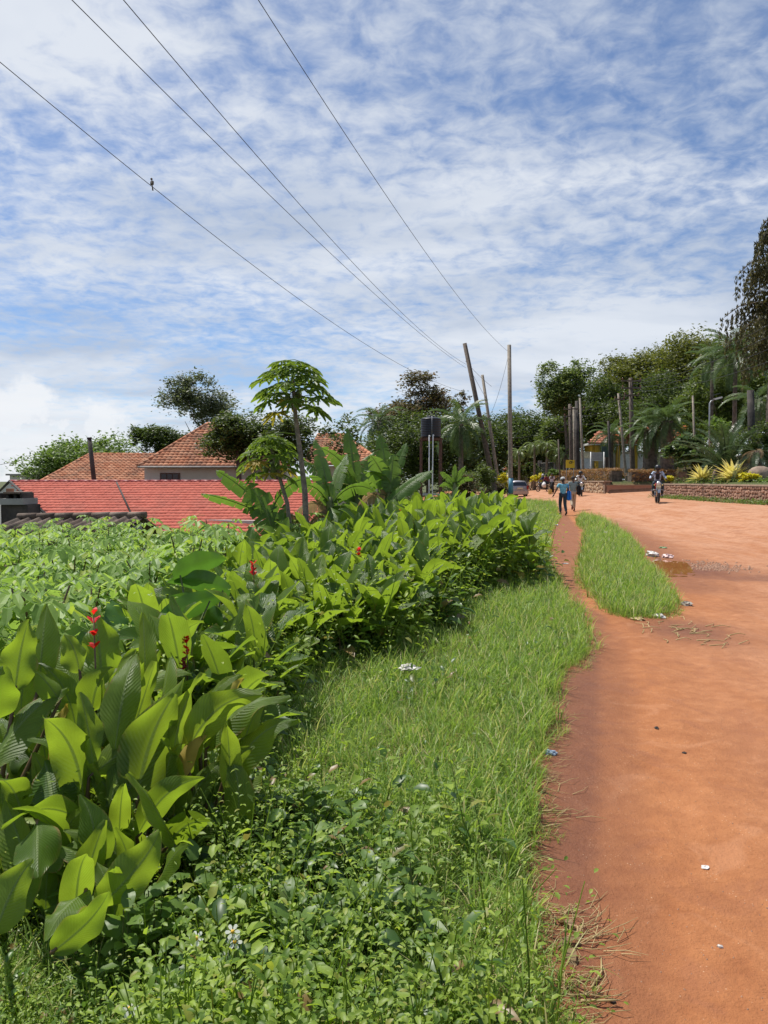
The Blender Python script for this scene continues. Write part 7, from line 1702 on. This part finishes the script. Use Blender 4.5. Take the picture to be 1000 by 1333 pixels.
# gravel at the pothole and loose pebbles: uncountable
V = []; Fc = []
def pebbles(n, fx_, smin, smax):
    global V, Fc
    for _ in range(n):
        x, y = fx_(); s = rnd.uniform(smin, smax); z = surf(x, y) + .001; o = len(V); a = rnd.uniform(0, 6.28)
        for k in range(5): V.append((x + math.cos(a + k * 1.257) * s, y + math.sin(a + k * 1.257) * s * .8, z - .002))
        for k in range(3): V.append((x + math.cos(a + k * 2.09) * s * .5, y + math.sin(a + k * 2.09) * s * .5, z + s * .7))
        Fc += [(o, o + 1, o + 5), (o + 1, o + 2, o + 6), (o + 2, o + 3, o + 6), (o + 3, o + 4, o + 7), (o + 4, o, o + 7), (o + 1, o + 6, o + 5), (o + 3, o + 7, o + 6), (o, o + 5, o + 7), (o + 5, o + 6, o + 7)]
pebbles(420, lambda: (5.9 + rnd.gauss(0, .28) + .25, 13.9 + rnd.gauss(0, .38)), .010, .032)
pebbles(900, lambda: (lambda y: (rnd.uniform(float(np.interp(y, [1.8, 4, 7], [.6, 1.0, 1.9])), 5.2 * y / 9 + .8), y))(1.8 + 7 * rnd.random() ** 1.6), .0010, .0042)
o = link('pebbles', mesh_np('pebbles', V, Fc), simple('pebble', (.30, .17, .11), .9, var=.4, scale=30)); tag(o, 'gravel by the pothole and loose grit on the dirt', 'gravel', kind='stuff')
# dead stalks and straw along the edge
mb = MB()
def stalk(x, y, ln, a, r=.0022, lift=.01):
    z = surf(x, y) + .003; p = [Vector((x, y, z)), Vector((x + math.cos(a) * ln * .5, y + math.sin(a) * ln * .5, z + lift * rnd.random())), Vector((x + math.cos(a + .3) * ln, y + math.sin(a + .3) * ln, z + .002))]; mb.tube(p, [r, r * .8, r * .4], 4, False)
for _ in range(380):
    y = 1.7 + 6.5 * rnd.random() ** 1.7; k = min(EDGE, key=lambda q: abs(q[1] - y)); stalk(k[0] + rnd.gauss(.02, .05), y, rnd.uniform(.03, .13), rnd.uniform(-.9, 1.2) + (3.14 if rnd.random() < .3 else 0), .0013)
for cxp, cyp, n_, sp in ((752, 1225, 34, .06), (742, 1195, 18, .05), (748, 1300, 16, .06), (712, 1025, 10, .06), (725, 1058, 8, .05), (880, 815, 18, .25), (905, 832, 22, .3)):
    g_ = G(cxp, cyp)
    for _ in range(n_): stalk(g_.x + rnd.gauss(0, sp), g_.y + rnd.gauss(0, sp), rnd.uniform(.06, .17) * (1 if cyp > 900 else 1.6), rnd.uniform(-.5, 1.4), .0018 if cyp > 900 else .005, .03)
o = mb.build('dry_stalks', M['straw']); tag(o, 'dead straw and broken stalks strewn along the path edge', 'straw', kind='stuff')
for px, py, ln, a, lab in ((703, 1056, .12, -.25, 'pale dry stick at the path edge, the upper of two'), (706, 1078, .10, .1, 'pale dry stick at the path edge, the lower of two'), (770, 1290, .16, .9, 'forked dry twig lying on the dark dirt near the bottom'), (756, 1310, .12, -.2, 'dry twig pointing from the grass near the bottom edge')):
    g_ = G(px, py); g_.z = surf(g_.x, g_.y); o = MB().tube([(0, 0, .003), (math.cos(a) * ln * .5, math.sin(a) * ln * .5, .012), (math.cos(a + .2) * ln, math.sin(a + .2) * ln, .005)], [.004, .0035, .002], 6).build('twig', M['straw']); o.location = g_; tag(o, lab, 'twig')
for i, (px, py, s) in enumerate(((748, 1218, .055), (755, 1235, .06), (744, 1246, .05))):
    g_ = G(px, py); g_.z = surf(g_.x, g_.y); me = leaf_mesh('dead_leaf', s * 1.7, s * .8, .8, .4, .006, M['banana_dry'], seed=i, n=5, k=4); o = link('dead_leaf', me); o.location = g_ + Vector((0, 0, .015)); o.rotation_euler = (.1, .2, .5 + i * 1.2)
    tag(o, ('pinkish tan dead leaf curled on the path edge, topmost of three', 'largest tan dead leaf lying on the path edge', 'lowest tan dead leaf against the grass at the path edge')[i], 'dead leaf')
